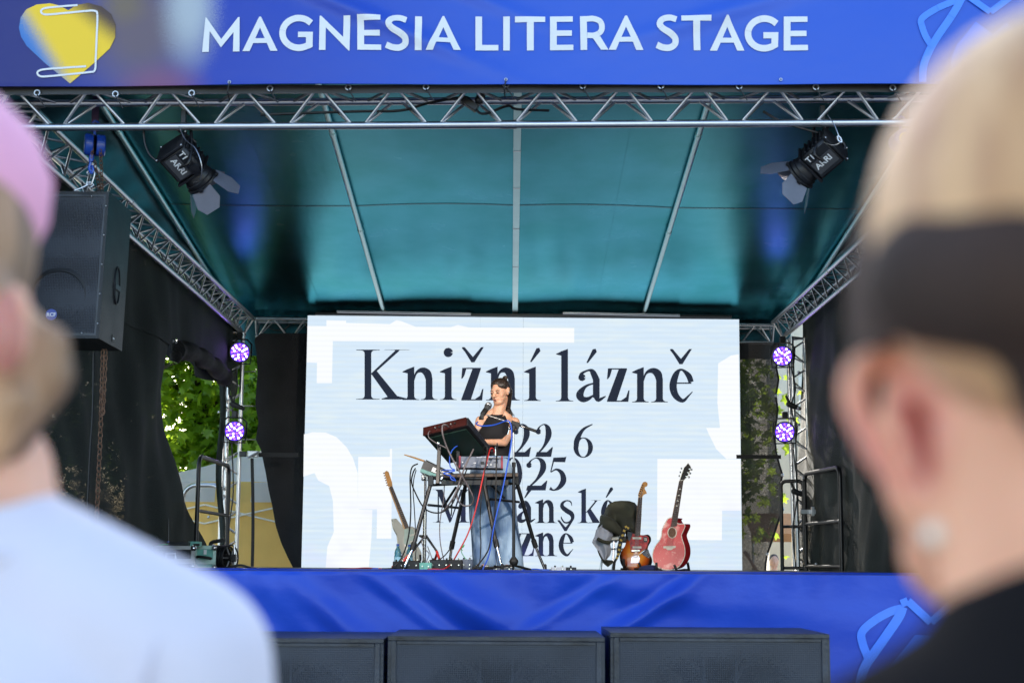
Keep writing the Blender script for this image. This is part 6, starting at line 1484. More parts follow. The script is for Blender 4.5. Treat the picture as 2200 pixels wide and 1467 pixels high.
part('cradle_arm', MB().tube(spline([WG(560,1345,.08), WG(575,1375,.08), WG(600,1385,.02)], 4), .011, 8).tube(spline([WG(668,1345,.08), WG(668,1375,.08), WG(640,1388,.02)], 4), .011, 8), 'blackm', gs)

# ------------------------------------------------------------------ stool and draped jacket
Q = lambda x, y, d=14.5: P(*g2(x, y), d)
so_ = thing('bar_stool', 'white round stool with metal legs under the olive jacket', 'stool', fl(Q(560, 1300)))
sc0 = Q(560, 920); rr = .19
part('seat', MB().lathe([(.0,.02),(.17,.02),(.19,.012),(.195,-.005),(.19,-.022),(.17,-.028),(.0,-.028)], sc0, n=30), 'cream', so_)
for q in (200, 250, 320, 40):
    a = sc0+Vector((.15*math.cos(R(q)), .15*math.sin(R(q)), -.02)); b = Vector((sc0.x+.20*math.cos(R(q)), sc0.y+.20*math.sin(R(q)), DECK))
    part('leg', MB().tube(spline([sc0+Vector((.05*math.cos(R(q)), .05*math.sin(R(q)), -.035)), a+Vector((0,0,-.015)), a.lerp(b, .08), b], 5), .013, 8), 'steel', so_)
part('foot_ring', MB().tube([Vector((sc0.x+.18*math.cos(q), sc0.y+.18*math.sin(q), DECK+.22)) for q in np.linspace(0, 2*math.pi, 25)[:-1]], .008, 6, close=True), 'steel', so_)
part('backrest_frame', MB().tube(spline([Q(430,930,14.62), Q(425,700,14.7), Q(500,560,14.7), Q(640,520,14.7), Q(770,560,14.7), Q(800,700,14.7), Q(790,930,14.62)], 6), .012, 8), 'steel', so_)
jk = thing('draped_jacket', 'olive jacket with pale lilac lining hung over the stool at the left of the guitars', 'jacket', Q(560, 930))
JT = [(400,690,14.52),(420,600,14.6),(455,540,14.62),(520,505,14.64),(600,497,14.64),(690,500,14.64),(755,522,14.62),(790,570,14.6),(830,650,14.55)]
JB = [(340,800,14.40),(390,860,14.40),(450,880,14.42),(505,900,14.40),(560,905,14.38),(630,870,14.36),(700,860,14.36),(770,870,14.38),(815,880,14.42)]
def jf(u, v):
    n = len(JT)-1; i = min(n-1, int(u*n)); f = u*n-i
    t = Vector(JT[i]).lerp(Vector(JT[i+1]), f); b = Vector(JB[i]).lerp(Vector(JB[i+1]), f)
    p = t.lerp(b, v); fo = .05*math.sin(u*13+v*3+math.sin(v*4))*(v**.6) + .03*math.sin(u*27-v*6)*v + .04*math.sin((u*6+v*8))*v + .025*math.sin(u*9-v*11)
    return P(*g2(p.x, p.y), p.z - .08*math.sin(v*math.pi*.6) + fo)
part('jacket_shell', MB().grid(jf, 60, 24), 'olive', jk, smooth=80)
part('jacket_back', MB().grid(lambda u, v: jf(u, v)+Vector((0, .16*math.sin(v*2.2)+.02, 0)), 40, 12), 'olive', jk, smooth=80)
def strip2(L, Rr, amp, d, name, m_, nu=14, nv=26):
    def f(u, v):
        a = Vector((interp([(q[1], q[0]) for q in L], L[0][1]+(L[-1][1]-L[0][1])*v), L[0][1]+(L[-1][1]-L[0][1])*v)); b = Vector((interp([(q[1], q[0]) for q in Rr], Rr[0][1]+(Rr[-1][1]-Rr[0][1])*v), Rr[0][1]+(Rr[-1][1]-Rr[0][1])*v))
        x = a.x+(b.x-a.x)*u; y = a.y+(b.y-a.y)*u
        return Q(x, y, d - .04*math.sin(u*math.pi) - amp*math.sin(u*9+v*3) + amp*.6*math.sin(u*4-v*8))
    part(name, MB().grid(f, nu, nv), m_, jk, smooth=80)
strip2([(395,760),(320,820),(300,900),(270,965),(330,1050),(380,1130),(412,1175)], [(420,750),(480,830),(515,890),(470,960),(490,1050),(480,1110),(420,1180)], .02, 14.28, 'lining', 'lining')
strip2([(330,1055),(350,1110),(400,1205),(450,1245)], [(345,1060),(400,1165),(470,1130),(520,1190)], .01, 14.25, 'hem', 'olive', 8, 12)
part('cuff_band', MB().tube(spline([Q(335,925,14.2), Q(380,950,14.18), Q(430,965,14.2), Q(470,970,14.24)], 5), .018, 8), 'olive', jk)
part('sleeve', MB().tube(spline([Q(400,690,14.45), Q(430,740,14.3), Q(520,800,14.26), Q(600,870,14.28)], 5), [.04,.045,.05,.055,.06,.065,.07,.07,.07,.065,.06,.055,.05,.045,.04,.03][:16], 12), 'olive', jk)

# ------------------------------------------------------------------ flight case, reel, receiver at the left
K5 = lambda x, y, d: P(300+x/9.167, 1120+y/9.167, d)
fc = thing('flight_case', 'mint green flight case with pale metal edges at the left of the stage', 'flight case', K5(1290, 925, 13.0))
a0, a1, b0, b1 = K5(1100, 925, 13.0), K5(1475, 918, 13.0), K5(1100, 495, 13.0), K5(1475, 520, 13.0)
dy = Vector((-.10, .5, 0))
part('case_body', MB().hexa([a0, a1, a1+dy, a0+dy, b0, b1, b1+dy, b0+dy]), 'case_green', fc)
for (p, q) in ((a0,a1),(b0,b1),(a0,b0),(a1,b1)):
    m_ = (p+q)/2; L = (q-p); part('metal_edge', MB().box(m_+Vector((0,-.006,0)), (abs(L.x)+.02, .012, .035) if abs(L.x) > abs(L.z) else (.030, .012, abs(L.z)+.02)), 'case_edge', fc)
part('middle_edge', MB().box(K5(1288, 790, 12.99), (a1.x-a0.x, .012, .045)), 'case_edge', fc)
for p in (K5(1105,500,12.97), K5(1470,520,12.97), K5(1105,905,12.97), K5(1470,905,12.97)): part('ball_corner', MB().ell(p, .026, n=12, m=8), 'steel', fc)
part('handle', MB().tube(spline([K5(1130,700,12.97), K5(1160,690,12.94), K5(1350,712,12.94), K5(1400,725,12.97)], 4), .014, 8), 'blackm', fc)
part('tape_tag', MB().box(K5(1290, 600, 12.985), (.028, .004, .045)), 'white', fc)
ft2 = thing('flight_case', 'long low aluminium-edged case lying open beside the green one, partly behind the shirt', 'flight case', K5(620, 900, 12.6))
part('tray', MB().hexa([K5(180,900,12.6), K5(1060,905,12.6), K5(1060,905,12.6)+Vector((-.1,.5,0)), K5(180,900,12.6)+Vector((-.1,.5,0)), K5(180,560,12.6), K5(1060,560,12.6), K5(1060,560,12.6)+Vector((-.1,.5,0)), K5(180,560,12.6)+Vector((-.1,.5,0))]), 'cab', ft2)
part('metal_edge', MB().box(K5(600, 512, 12.58), (.42, .02, .035)), 'steel', ft2); part('metal_edge', MB().box(K5(620, 780, 12.58), (.40, .012, .045)), 'steel', ft2)
part('ball_corner', MB().ell(K5(1060, 525, 12.56), .028, n=14, m=10), 'chrome', ft2); part('ball_corner', MB().ell(K5(1045, 880, 12.56), .026, n=14, m=10), 'chrome', ft2)
part('corner_post', MB().box(K5(1050, 700, 12.57), (.035, .03, .17)), 'steel', ft2)
part('handle_frame', MB().tube([K5(510,740,12.56), K5(520,630,12.56), K5(700,630,12.56), K5(705,740,12.56)], .010, 8), 'steel', ft2)
rx = thing('wireless_receiver', 'black wireless receiver box with a tall thin antenna on the aluminium case', 'receiver', K5(780, 470, 12.8))
part('box', MB().box(K5(800, 440, 12.8), (.17, .15, .040)), 'cab', rx)
part('antenna', MB().tube([K5(562,470,12.75), K5(565,150,12.75), K5(570,-60,12.75)], [.010,.008,.005], 8), 'black', rx)
part('antenna_ring', MB().tube([K5(562,385,12.75), K5(562,410,12.75)], .013, 8), 'bluehoist', rx)
part('power_unit', MB().box(K5(1085, 445, 12.9), (.11, .12, .05)), 'case_green', rx)
part('socket', MB().box(K5(1150, 455, 12.83), (.03,.01,.02)).box(K5(1090,455,12.83), (.03,.01,.02)), 'black', rx)
single('green_cable', MB().tube(spline([K5(560,450,12.7), K5(480,448,12.7), K5(400,465,12.7), K5(340,480,12.7)], 5), .006, 6), 'greenc', 'thin green cable leaving the receiver towards the left', 'cable')
cr = thing('cable_reel', 'black cable reel with handle standing right of the green flight case', 'cable reel', K5(1650, 920, 13.1))
rc = K5(1600, 715, 13.15); ax = Vector((.9, -.42, 0)).normalized()
rdr = .115
for k in range(11): part('cable_turn', MB().tube([rc+ax*(-.085+.017*k)+(Vector((ax.y,-ax.x,0))*math.cos(q)+Vector((0,0,1))*math.sin(q))*(rdr-.006*(k % 3)) for q in np.linspace(0, 2*math.pi, 25)[:-1]], .0095, 6, close=True), 'black', cr)
for s in (-.10, .11):
    part('flange', MB().tube([rc+ax*s+(Vector((ax.y,-ax.x,0))*math.cos(q)+Vector((0,0,1))*math.sin(q))*.125 for q in np.linspace(0, 2*math.pi, 25)[:-1]], .008, 6, close=True), 'steel' if s < 0 else 'blackm', cr)
    for j in range(3):
        q = j*math.pi/3; w = (Vector((ax.y,-ax.x,0))*math.cos(q)+Vector((0,0,1))*math.sin(q))*.12
        part('spoke', MB().tube([rc+ax*s-w, rc+ax*s+w], .006, 6), 'steel', cr)
part('hub', MB().tube([rc-ax*.12, rc+ax*.16], .035, 14), 'blackm', cr)
part('socket_block', MB().box(rc+ax*.15, (.05, .06, .07)), 'black', cr)
part('frame', MB().tube(spline([rc+ax*.15+Vector((0,0,-.13)), rc+ax*.16, rc+ax*.15+Vector((0,0,.13))], 4), .008, 8).tube([rc-ax*.13+Vector((0,0,-.13)), rc-ax*.13+Vector((0,0,.15))], .010, 8), 'steel', cr)
part('handle', MB().tube(spline([K5(1390,500,13.05), K5(1400,440,13.05), K5(1440,400,13.05), K5(1540,385,13.05), K5(1660,350,13.05)], 5), .018, 8).box(K5(1600,370,13.04), (.09,.045,.025)), 'blackm', cr)
single('floor_cable', MB().tube(spline([K5(1700,915,13.0), K5(1850,880,13.0), K5(2000,860,13.0), K5(2150,900,13.0), K5(2350,925,12.9), K5(2700,930,12.8)], 6), .012, 6), 'black', 'thick black cable curving over the floor at the foot of the left tower', 'cable')
for k, (x, y, c_) in enumerate([(1084, 1222, 'bluec'), (735, 1222, 'blackm')]):
    pass
single('tape_tag', MB().box(P(806, 1221, 10.6)+Vector((0,0,0)), (.05,.02,.012)), 'bluec', 'small blue tape tag on the floor cable left of the bottle', 'tag')
# ------------------------------------------------------------------ the singer
S = lambda px, py, dy=0.: P(px, py, SG+dy)
sg = thing('person', 'woman in black tank top and wide blue jeans singing behind the keyboard stand', 'person', fl(S(1066, 1228)))
HC = S(1074.5, 843, 0)                       # head centre
HR = Matrix.Rotation(R(-33), 3, 'Z') @ Matrix.Rotation(R(14), 3, 'X')
def H(x, y, z): return HC + HR @ Vector((x*1.02, y*1.02, z*1.02))
b = MB()
b.ell(H(0, .014, .030), (.074, .092, .088), HR, 24, 16)
b.ell(H(0, -.022, .004), (.066, .068, .078), HR, 24, 16)
b.ell(H(0, -.026, -.042), (.061, .058, .058), HR, 20, 14)
b.ell(H(0, -.064, -.086), (.028, .022, .020), HR, 14, 10)
b.ell(H(0, -.045, -.078), (.048, .044, .028), HR, 14, 10)
b.cap(H(0, -.088, .018), .0075, H(0, -.110, -.020), .0115, 10); b.ell(H(.010, -.098, -.024), .008, n=10, m=8); b.ell(H(-.010, -.098, -.024), .008, n=10, m=8)
b.cap(H(-.034, -.082, .030), .008, H(.034, -.082, .030), .008, 10)
for s in (-1, 1):
    b.ell(H(s*.040, -.048, -.018), (.022, .024, .024), HR, 14, 10)
    b.ell(H(s*.030, -.078, .010), (.014, .010, .009), HR, 12, 8)
    b.tube(spline([H(s*.070, .006, -.030), H(s*.080, .014, -.005), H(s*.084, .024, .022), H(s*.080, .016, .036), H(s*.074, .004, .026)], 4), .0065, 8)
    b.ell(H(s*.074, .012, .002), (.008, .016, .024), HR, 10, 8)
b.ell(H(0, -.088, -.046), (.019, .010, .0065), HR, 14, 8); b.ell(H(0, -.088, -.058), (.017, .010, .007), HR, 14, 8)
# neck, shoulders, torso
NB = S(1068, 896, .02)
b.cap(H(0, .018, -.055), .054, NB, .060, 16); b.cap(NB, .062, S(1068, 915, .02), .075, 16)

for sx in (-1, 1): b.cap(S(1069+sx*2, 882, .03), .042, S(1067+sx*26, 898, .03), .036, 14)
shL = S(1031, 903, .03); shR = S(1106, 907, .0)
b.cap(NB+Vector((0,0,-.03)), .045, shL, .040, 14); b.cap(NB+Vector((0,0,-.03)), .045, shR, .046, 14)
b.ell(S(1066, 925, .02), (.145, .092, .12), None, 20, 14); b.ell(S(1064, 958, .02), (.128, .085, .12), None, 20, 14); b.ell(S(1059, 990, .02), (.135, .09, .11), None, 20, 14)
for s in (-1, 1): b.ell(S(1062+s*15, 933, -.06), (.055, .045, .052), None, 14, 10)
b.ell(S(1056, 1012, .03), (.150, .105, .11), None, 20, 14)
for hx, kx, ax_, dy in ((1043, 1040, 1042, .02), (1076, 1082, 1092, .03)):
    b.cap(S(hx, 1020, dy), .080, S(kx, 1115, dy-.02), .052, 16); b.cap(S(kx, 1115, dy-.02), .052, S(ax_, 1212, dy), .036, 16)
    b.cap(S(ax_, 1214, dy+.02), .036, S(ax_-4, 1221, dy-.16), .028, 14)
# arms: her left (picture right) reaches across to the workstation, her right hangs forward behind the mixer
elR = S(1083, 951, -.10); wrR = S(1034, 949, -.24)
b.cap(shR, .044, shR.lerp(elR, .5), .039, 14); b.cap(shR.lerp(elR, .5), .039, elR, .034, 14); b.cap(elR, .035, wrR, .023, 14)
elL = S(1020, 955, .00); wrL = S(1014, 985, -.20)
b.cap(shL, .040, elL, .033, 14); b.cap(elL, .034, wrL, .023, 14)
def hand(b, w, f, up, k=1.):
    f = Vector(f).normalized(); up = Vector(up); sd = f.cross(up).normalized(); up = sd.cross(f)
    c = w + f*.045
    b.cap(w, .021, c, .026, 10)
    b.ell(c+f*.012, (.034, .034, .015), Matrix((sd, f, up)).transposed(), 12, 8)
    for i, ln in enumerate((.068, .078, .072, .056)):
        o = c + f*.040 + sd*(-.027+.018*i)
        b.cap(o, .0085, o+f*ln*.45-up*.004, .008, 8); b.cap(o+f*ln*.45-up*.004, .008, o+f*ln*.85-up*ln*.45, .0065, 8)
    b.cap(c-f*.01-sd*.028*k, .0105, c+f*.018-sd*.050*k-up*.008, .009, 8); b.cap(c+f*.018-sd*.050*k-up*.008, .009, c+f*.045-sd*.055*k-up*.02, .0075, 8)
hand(b, wrR, (-.85, -.45, -.18), (0, -.1, 1)); hand(b, wrL, (-.1, -.8, -.45), (0, -.4, .9), -1)
blob('body', b, 'skin', sg, .0062, 4)
# hair: cap of hair over the skull, half-up knot, length behind the neck
h = MB()
h.ell(H(0, .030, .040), (.079, .088, .086), HR, 24, 16); h.ell(H(0, .014, .083), (.072, .077, .044), HR, 22, 14)
for s in (-1, 1): h.ell(H(s*.056, .008, .052), (.024, .048, .036), HR, 14, 10)
h.ell(H(0, .055, .010), (.072, .058, .085), HR, 20, 14)
for s in (-1, 1): h.ell(H(s*.030, .010, .060), (.050, .075, .055), HR, 16, 12)
for s in (-1, 1): h.ell(H(s*.066, .038, .022), (.016, .040, .045), HR, 12, 10)
h.cap(S(1084, 823, .03), .017, S(1086, 815, .03), .014, 12); h.ell(S(1085.5, 811.5, .03), (.024, .022, .020), None, 14, 10)
h.cap(H(.03, .078, .0), .045, S(1090, 878, .10), .030, 14); h.cap(S(1090, 878, .10), .030, S(1099, 893, .07), .012, 12); h.cap(S(1092, 880, .05), .018, S(1090, 898, .0), .007, 10)
h.cap(H(-.01, .078, .0), .04, S(1082, 880, .12), .028, 14)
blob('hair', h, 'hair_dark', sg, .006, 2)
fz = MB(); rg = random.Random(3)
for i in range(26):
    a = S(1088+rg.uniform(-2, 6), 862+rg.uniform(-8, 8), .06); fz.tube(spline([a, S(1093+rg.uniform(-2, 5), 880, .07), S(1098+rg.uniform(-4, 8), 892+rg.uniform(-3, 7), .06)], 4), .0012, 4)
part('loose_strands', fz, 'hair_dark', sg)
for s in (-1, 1):
    part('eye', MB().ell(H(s*.030, -.0895, .006), (.0125, .004, .0035), HR, 12, 8), 'lash', sg)
    part('eyebrow', MB().tube(spline([H(s*.016, -.092, .024), H(s*.032, -.090, .030), H(s*.047, -.078, .024)], 4), .0028, 6), 'hair_dark', sg)
    part('eyelid', MB().ell(H(s*.030, -.0875, .012), (.014, .005, .007), HR, 12, 8), 'eyelid', sg)
part('mouth', MB().ell(H(0, -.0985, -.047), (.017, .005, .0042), HR, 14, 8).ell(H(0, -.0975, -.057), (.015, .005, .0048), HR, 14, 8), 'lips', sg)
part('mouth_opening', MB().ell(H(0, -.1015, -.052), (.013, .003, .0018), HR, 12, 6), 'black', sg)
part('earpiece', MB().ell(H(.086, .008, -.006), (.005, .006, .007), HR, 10, 8), 'mixlight', sg)
# tank top
t_ = MB()
def ring(cx, py, rx, ry, dy=.02): return (S(cx, py, dy), rx, ry)
RG = [ring(1068, 890, .070, .068, .012), ring(1068, 893, .080, .076, .012), ring(1068, 898, .094, .086, .008), ring(1067, 908, .112, .100, .0), ring(1066, 918, .130, .112, -.005), ring(1065.5, 930, .152, .124, -.012), ring(1064, 942, .150, .120, -.005), ring(1063, 955, .141, .108, .01), ring(1061, 970, .142, .104, .02), ring(1058, 984, .150, .110, .02), ring(1057, 992, .152, .112, .02)]
n_ = 44
vs = []
for k, (c, rx, ry) in enumerate(RG):
    for i in range(n_):
        a = 2*math.pi*i/n_; w = 1+.012*math.sin(a*5+k*.9)
        z = 0
        if k < 4: z = -.030*max(0, -math.sin(a))*(1-k/4)
        vs.append(c+Vector((rx*w*math.cos(a), ry*w*math.sin(a), z)))
t_.add(vs, [(j*n_+i, j*n_+(i+1) % n_, (j+1)*n_+(i+1) % n_, (j+1)*n_+i) for j in range(len(RG)-1) for i in range(n_)])
part('tank_top', t_, 'tank', sg, smooth=80)
def bib(u, v):
    y = 889.5+38*v; hw = 11.5+1.5*v+ (17*max(0, v-.35)**1.2); x = 1067.5-1.5*v+hw*(2*u-1)
    w = abs(2*u-1)
    return S(x, y+ (2.2*(1-w*w) if v < .12 else 0), -.058-.062*v**.8+.036*w*w*(1-.2*v))
part('tank_top_front', MB().grid(bib, 20, 16), 'tank', sg, smooth=80)
part('neck_binding', MB().tube([S(1067.5+13*math.cos(q), 891+1.2*math.sin(q), .01-.070*math.sin(q)) for q in np.linspace(0, 2*math.pi, 25)[:-1]], .006, 6, close=True), 'tank', sg)
# jeans
j_ = MB()
def loft(RG, n_, wf, cap_=False):
    m = MB(); vs = []
    for k, (c, rx, ry) in enumerate(RG):
        for i in range(n_):
            a = 2*math.pi*i/n_; w = 1+wf(a, k); vs.append(c+Vector((rx*w*math.cos(a), ry*w*math.sin(a), 0)))
    m.add(vs, [(j*n_+i, j*n_+(i+1) % n_, (j+1)*n_+(i+1) % n_, (j+1)*n_+i) for j in range(len(RG)-1) for i in range(n_)]); return m
jh = loft([ring(1057, 981, .148, .112), ring(1057, 990, .156, .118), ring(1056, 1004, .178, .132), ring(1055, 1020, .192, .140), ring(1055, 1034, .196, .140), ring(1055, 1046, .192, .12)], 40, lambda a, k: .010*math.sin(a*4+k))
part('jeans', jh, 'denim', sg, smooth=80)
def legl(pts, ph):
    return loft([ring(*p) for p in pts], 32, lambda a, k: .035*math.sin(a*3+k*.8+ph)*min(1, k/3)+.02*math.sin(a*7-k*1.3))
part('trouser_leg', legl([(1035,1024,.110,.125,.02),(1034,1050,.116,.120,.02),(1034,1080,.112,.115,.01),(1035,1110,.112,.112,.0),(1038,1140,.110,.110,.0),(1040,1170,.106,.108,.01),(1041,1195,.102,.104,.02),(1042,1218,.104,.106,.02),(1042,1219,.098,.098,.02)], 0), 'denim', sg, smooth=80)
part('trouser_leg', legl([(1077,1024,.108,.125,.03),(1080,1050,.112,.120,.03),(1082,1080,.112,.115,.02),(1084,1110,.112,.114,.01),(1087,1140,.114,.116,.01),(1091,1170,.118,.120,.02),(1094,1195,.120,.122,.03),(1096,1220,.118,.120,.03),(1096,1221,.110,.110,.03)], 2), 'denim', sg, smooth=80)
part('belt', MB().tube([S(1057, 983, .02)+Vector((.152*math.cos(q), .116*math.sin(q), 0)) for q in np.linspace(0, 2*math.pi, 33)[:-1]], .008, 6, close=True), 'denim', sg)
for cx, dy in ((1040, .0), (1094, .0)):
    part('shoe', MB().ell(S(cx, 1222, dy-.10), (.046, .105, .030), None, 16, 10).box(S(cx, 1226, dy-.09)+Vector((0,0,.005)), (.085, .21, .018)), 'shoe', sg)
part('tattoo', MB().tube([elL.lerp(shL, .48), elL.lerp(shL, .62)], .0392, 18, cap=False), 'tattoo', sg)

# ------------------------------------------------------------------ near spectators, out of focus
LX = .95
Lp = lambda px, py, dy=0.: P(px, py, LX+dy)
pl_ = thing('person', 'blurred near spectator in a pink cap and white T-shirt at the left edge', 'person', (Lp(-90, 1200).x, LX, 0))
b = MB()
hc = Lp(-185, 560, 0)
b.ell(hc+Vector((0, .0, .03)), (.080, .096, .105), None, 28, 20); b.ell(hc+Vector((-.022, .045, -.045)), (.060, .062, .065), None, 24, 16); b.ell(hc+Vector((-.015, .03, -.085)), (.045,.05,.032), None, 20, 12)
nb = Lp(-75, 1030, 0)
b.cap(hc+Vector((.004, -.012, -.07)), .056, nb, .060, 20); b.cap(nb, .062, nb+Vector((0,0,-.12)), .085, 20)
# torso, both arms, legs down to the ground
tb = nb+Vector((0, 0, -.09)); shr = Lp(395, 1420, .0); shl = Vector((2*nb.x-shr.x, LX, shr.z))
for s in (shr, shl): b.cap(nb+Vector((0,0,-.05)), .060, s, .052, 18)
b.ell(tb+Vector((0,0,-.16)), (.175, .10, .20), None, 28, 20); b.ell(tb+Vector((0,0,-.42)), (.155, .10, .20), None, 28, 18)
pel = Vector((nb.x, LX, .95)); b.ell(pel, (.165, .11, .14), None, 24, 16)
for s, q in ((1, shr), (-1, shl)):
    el = Vector((q.x+.03*s, LX+.02, q.z-.29)); wr = Vector((q.x+.04*s, LX+.10, q.z-.53))
    b.cap(q, .052, el, .038, 16); b.cap(el, .038, wr, .025, 16)
    hand(b, wr, (0, .25, -1), (s, 0, 0), s)
    hp = pel+Vector((.09*s, 0, -.05)); kn = Vector((hp.x+.01*s, LX, .50)); an = Vector((hp.x+.01*s, LX+.02, .09))
    b.cap(hp, .085, kn, .058, 16); b.cap(kn, .058, an, .038, 16); b.cap(an+Vector((0,.0,-.04)), .038, an+Vector((0,.15,-.055)), .030, 14)
# ear
ec = Lp(26, 715, -.085)
b.tube(spline([ec+Vector((-.008,.01,.026)), ec+Vector((.004,0,.030)), ec+Vector((.012,-.006,.015)), ec+Vector((.010,-.002,-.008)), ec+Vector((.0,.004,-.026))], 5), .006, 8); b.ell(ec+Vector((-.004,.004,0)), (.010,.014,.026), None, 12, 10)
blob('body', b, 'skin_fg', pl_, .008, 5)
part('ear_glow_paint', MB().ell(ec+Vector((-.002,-.004,.0)), (.013,.010,.027), None, 14, 10), 'skin_ear', pl_)  # overlay that carries the orange light on the ear as colour
h = MB()
h.ell(hc+Vector((.004,-.018,.01)), (.086, .090, .100), None, 24, 16)
h.cap(hc+Vector((.030,-.055,-.02)), .042, Lp(62, 800, -.03), .032, 16); h.cap(Lp(62, 800, -.03), .032, Lp(10, 960, -.03), .016, 14); h.cap(Lp(105, 740, -.04), .016, Lp(75, 890, -.04), .008, 12); h.cap(Lp(30, 860, -.07), .014, Lp(-10, 990, -.06), .008, 10)
h.cap(hc+Vector((0,-.06,-.03)), .050, Lp(-40, 900, -.04), .035, 16)
blob('hair', h, 'light_brown', pl_, .007, 3)
# soft pink cap pulled over the back of the head, rim slanting
ht = Lp(-212, 425, 0); HM = Matrix.Rotation(R(46), 3, 'Y') @ Matrix.Rotation(R(6), 3, 'X')
prof = [(.0,.102),(.040,.096),(.066,.082),(.084,.058),(.093,.028),(.097,.0),(.098,-.012),(.093,-.014),(.090,.0)]
m = MB(); n_ = 56; vs = []
for (r_, z_) in prof:
    for i in range(n_):
        a = 2*math.pi*i/n_; w = 1+.015*math.sin(a*5+1)
        vs.append(ht + HM @ Vector((r_*w*math.cos(a)*.98, r_*w*math.sin(a)*1.08, z_)))
m.add(vs, [(j*n_+i, j*n_+(i+1) % n_, (j+1)*n_+(i+1) % n_, (j+1)*n_+i) for j in range(len(prof)-1) for i in range(n_)])
m.add([ht+HM@Vector((0,0,.1025))], []); top = len(m.v)-1
m.f += [(i, (i+1) % n_, top) for i in range(n_)]
part('soft_cap', m, 'pink', pl_, smooth=80)
# T-shirt: a second continuous surface just outside the body
s_ = MB()
s_.cap(nb+Vector((0,0,-.045)), .071, nb+Vector((0,0,-.14)), .098, 20)
for q in (shr, shl): s_.cap(nb+Vector((0,0,-.052)), .066, q, .062, 18)
s_.ell(tb+Vector((0,0,-.16)), (.186, .112, .205), None, 28, 20); s_.ell(tb+Vector((0,0,-.42)), (.168, .115, .21), None, 28, 18); s_.cap(tb+Vector((-.08,0,-.5)), .10, tb+Vector((.08,0,-.5)), .10, 18)
for s, q in ((1, shr), (-1, shl)): s_.cap(q, .062, Vector((q.x+.022*s, LX+.01, q.z-.20)), .058, 18)
part('collar_rib', MB().tube([nb+Vector((.078*math.cos(q), .078*math.sin(q), -.040+.018*math.sin(q))) for q in np.linspace(0, 2*math.pi, 33)[:-1]], .006, 8, close=True), 'shirt', pl_)
for s, q in ((1, shr), (-1, shl)): part('sleeve_seam', MB().tube([q+Vector((-.012*s+.060*.25*math.cos(a)*s, .066*math.cos(a+1.57), .062*math.sin(a+1.57)-.01)) for a in np.linspace(0, 2*math.pi, 25)[:-1]], .0025, 6, close=True), 'shirt', pl_)
blob('t_shirt', s_, 'shirt', pl_, .008, 5)
tq = MB()
for s in (1, -1):
    hp = pel+Vector((.09*s, 0, -.05)); kn = Vector((hp.x+.01*s, LX, .50)); an = Vector((hp.x+.01*s, LX+.02, .12)); tq.cap(hp, .097, kn, .070, 16); tq.cap(kn, .070, an, .055, 16)
tq.ell(pel, (.175, .12, .14), None, 24, 16)
blob('trousers', tq, 'denim', pl_, .010, 3)

RX = .56
Rp = lambda px, py, dy=0.: P(px, py, RX+dy)
pr_ = thing('person', 'blurred near spectator with blond hair, pearl earring and dark jacket at the right edge', 'person', (Rp(2300, 1200).x, RX, 0))
b = MB()
hc = Rp(2300, 640, .02)
YR = Matrix.Rotation(R(14), 3, 'Z')
b.ell(hc, (.079, .098, .112), YR, 32, 22)
b.ell(Rp(2150, 950, .055), (.054, .060, .070), YR, 26, 18)
b.cap(Rp(2130, 1130, .065), .040, Rp(2230, 1120, .05), .045, 18); b.ell(Rp(2075, 1180, .075), (.030,.034,.030), None, 16, 12)
b.cap(Rp(2290, 940, .0), .056, Rp(2340, 1350, -.01), .058, 20); nb = Rp(2345, 1330, -.01)
shl = Rp(1900, 1840, .03); shr = Vector((2*nb.x-shl.x, RX-.04, shl.z))
b.cap(nb, .060, nb+Vector((0,0,-.1)), .085, 18)
for q in (shl, shr): b.cap(nb+Vector((0,0,-.04)), .055, q, .052, 18)
tb = nb+Vector((.0, 0, -.08)); b.ell(tb+Vector((0,0,-.16)), (.175,.10,.20), None, 24, 16); b.ell(tb+Vector((0,0,-.42)), (.15,.10,.20), None, 24, 16)
pel = Vector((nb.x, RX, .95)); b.ell(pel, (.165,.11,.14), None, 24, 16)
for s, q in ((-1, shl), (1, shr)):
    el = Vector((q.x+.03*s, q.y+.03, q.z-.29)); wr = Vector((q.x+.03*s, q.y+.12, q.z-.52))
    b.cap(q, .050, el, .037, 16); b.cap(el, .037, wr, .025, 16); hand(b, wr, (0, .25, -1), (s, 0, 0), s)
    hp = pel+Vector((.09*s, 0, -.05)); kn = Vector((hp.x, RX, .50)); an = Vector((hp.x, RX+.02, .09))
    b.cap(hp, .085, kn, .058, 16); b.cap(kn, .058, an, .038, 16); b.cap(an+Vector((0,.0,-.04)), .038, an+Vector((0,.15,-.055)), .030, 14)
EP = [(1985,830,.03),(1920,775,.02),(1848,790,.012),(1836,860,.010),(1868,940,.010),(1912,1020,.008),(1958,1085,.006),(1998,1125,.006),(2022,1120,.01)]
b.tube(spline([Rp(*p) for p in EP], 5), [.0062]*8+[.0070]*16+[.0058]*17, 10)
b.grid(lambda u, v: Rp(1880+130*u+70*v, 820+70*u+230*v, .014+.012*u+.004*math.sin(u*3)), 6, 8)
b.cap(Rp(1925, 870, .020), .0050, Rp(2000, 1040, .018), .0060, 10); b.cap(Rp(1960, 850, .024), .0075, Rp(2030, 1000, .026), .0085, 10)
b.ell(Rp(2003, 1118, .006), (.0075,.006,.0085), None, 12, 10)
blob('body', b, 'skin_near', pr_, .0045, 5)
part('ear_glow_paint', MB().cap(Rp(1955, 880, .010), .0050, Rp(2030, 1050, .008), .0070, 12), 'concha', pr_)  # overlay that carries the red glow inside the ear as colour
part('pearl_earring', MB().ell(Rp(2008, 1148, -.004), .0052, n=20, m=14), 'pearl', pr_)
h = MB()
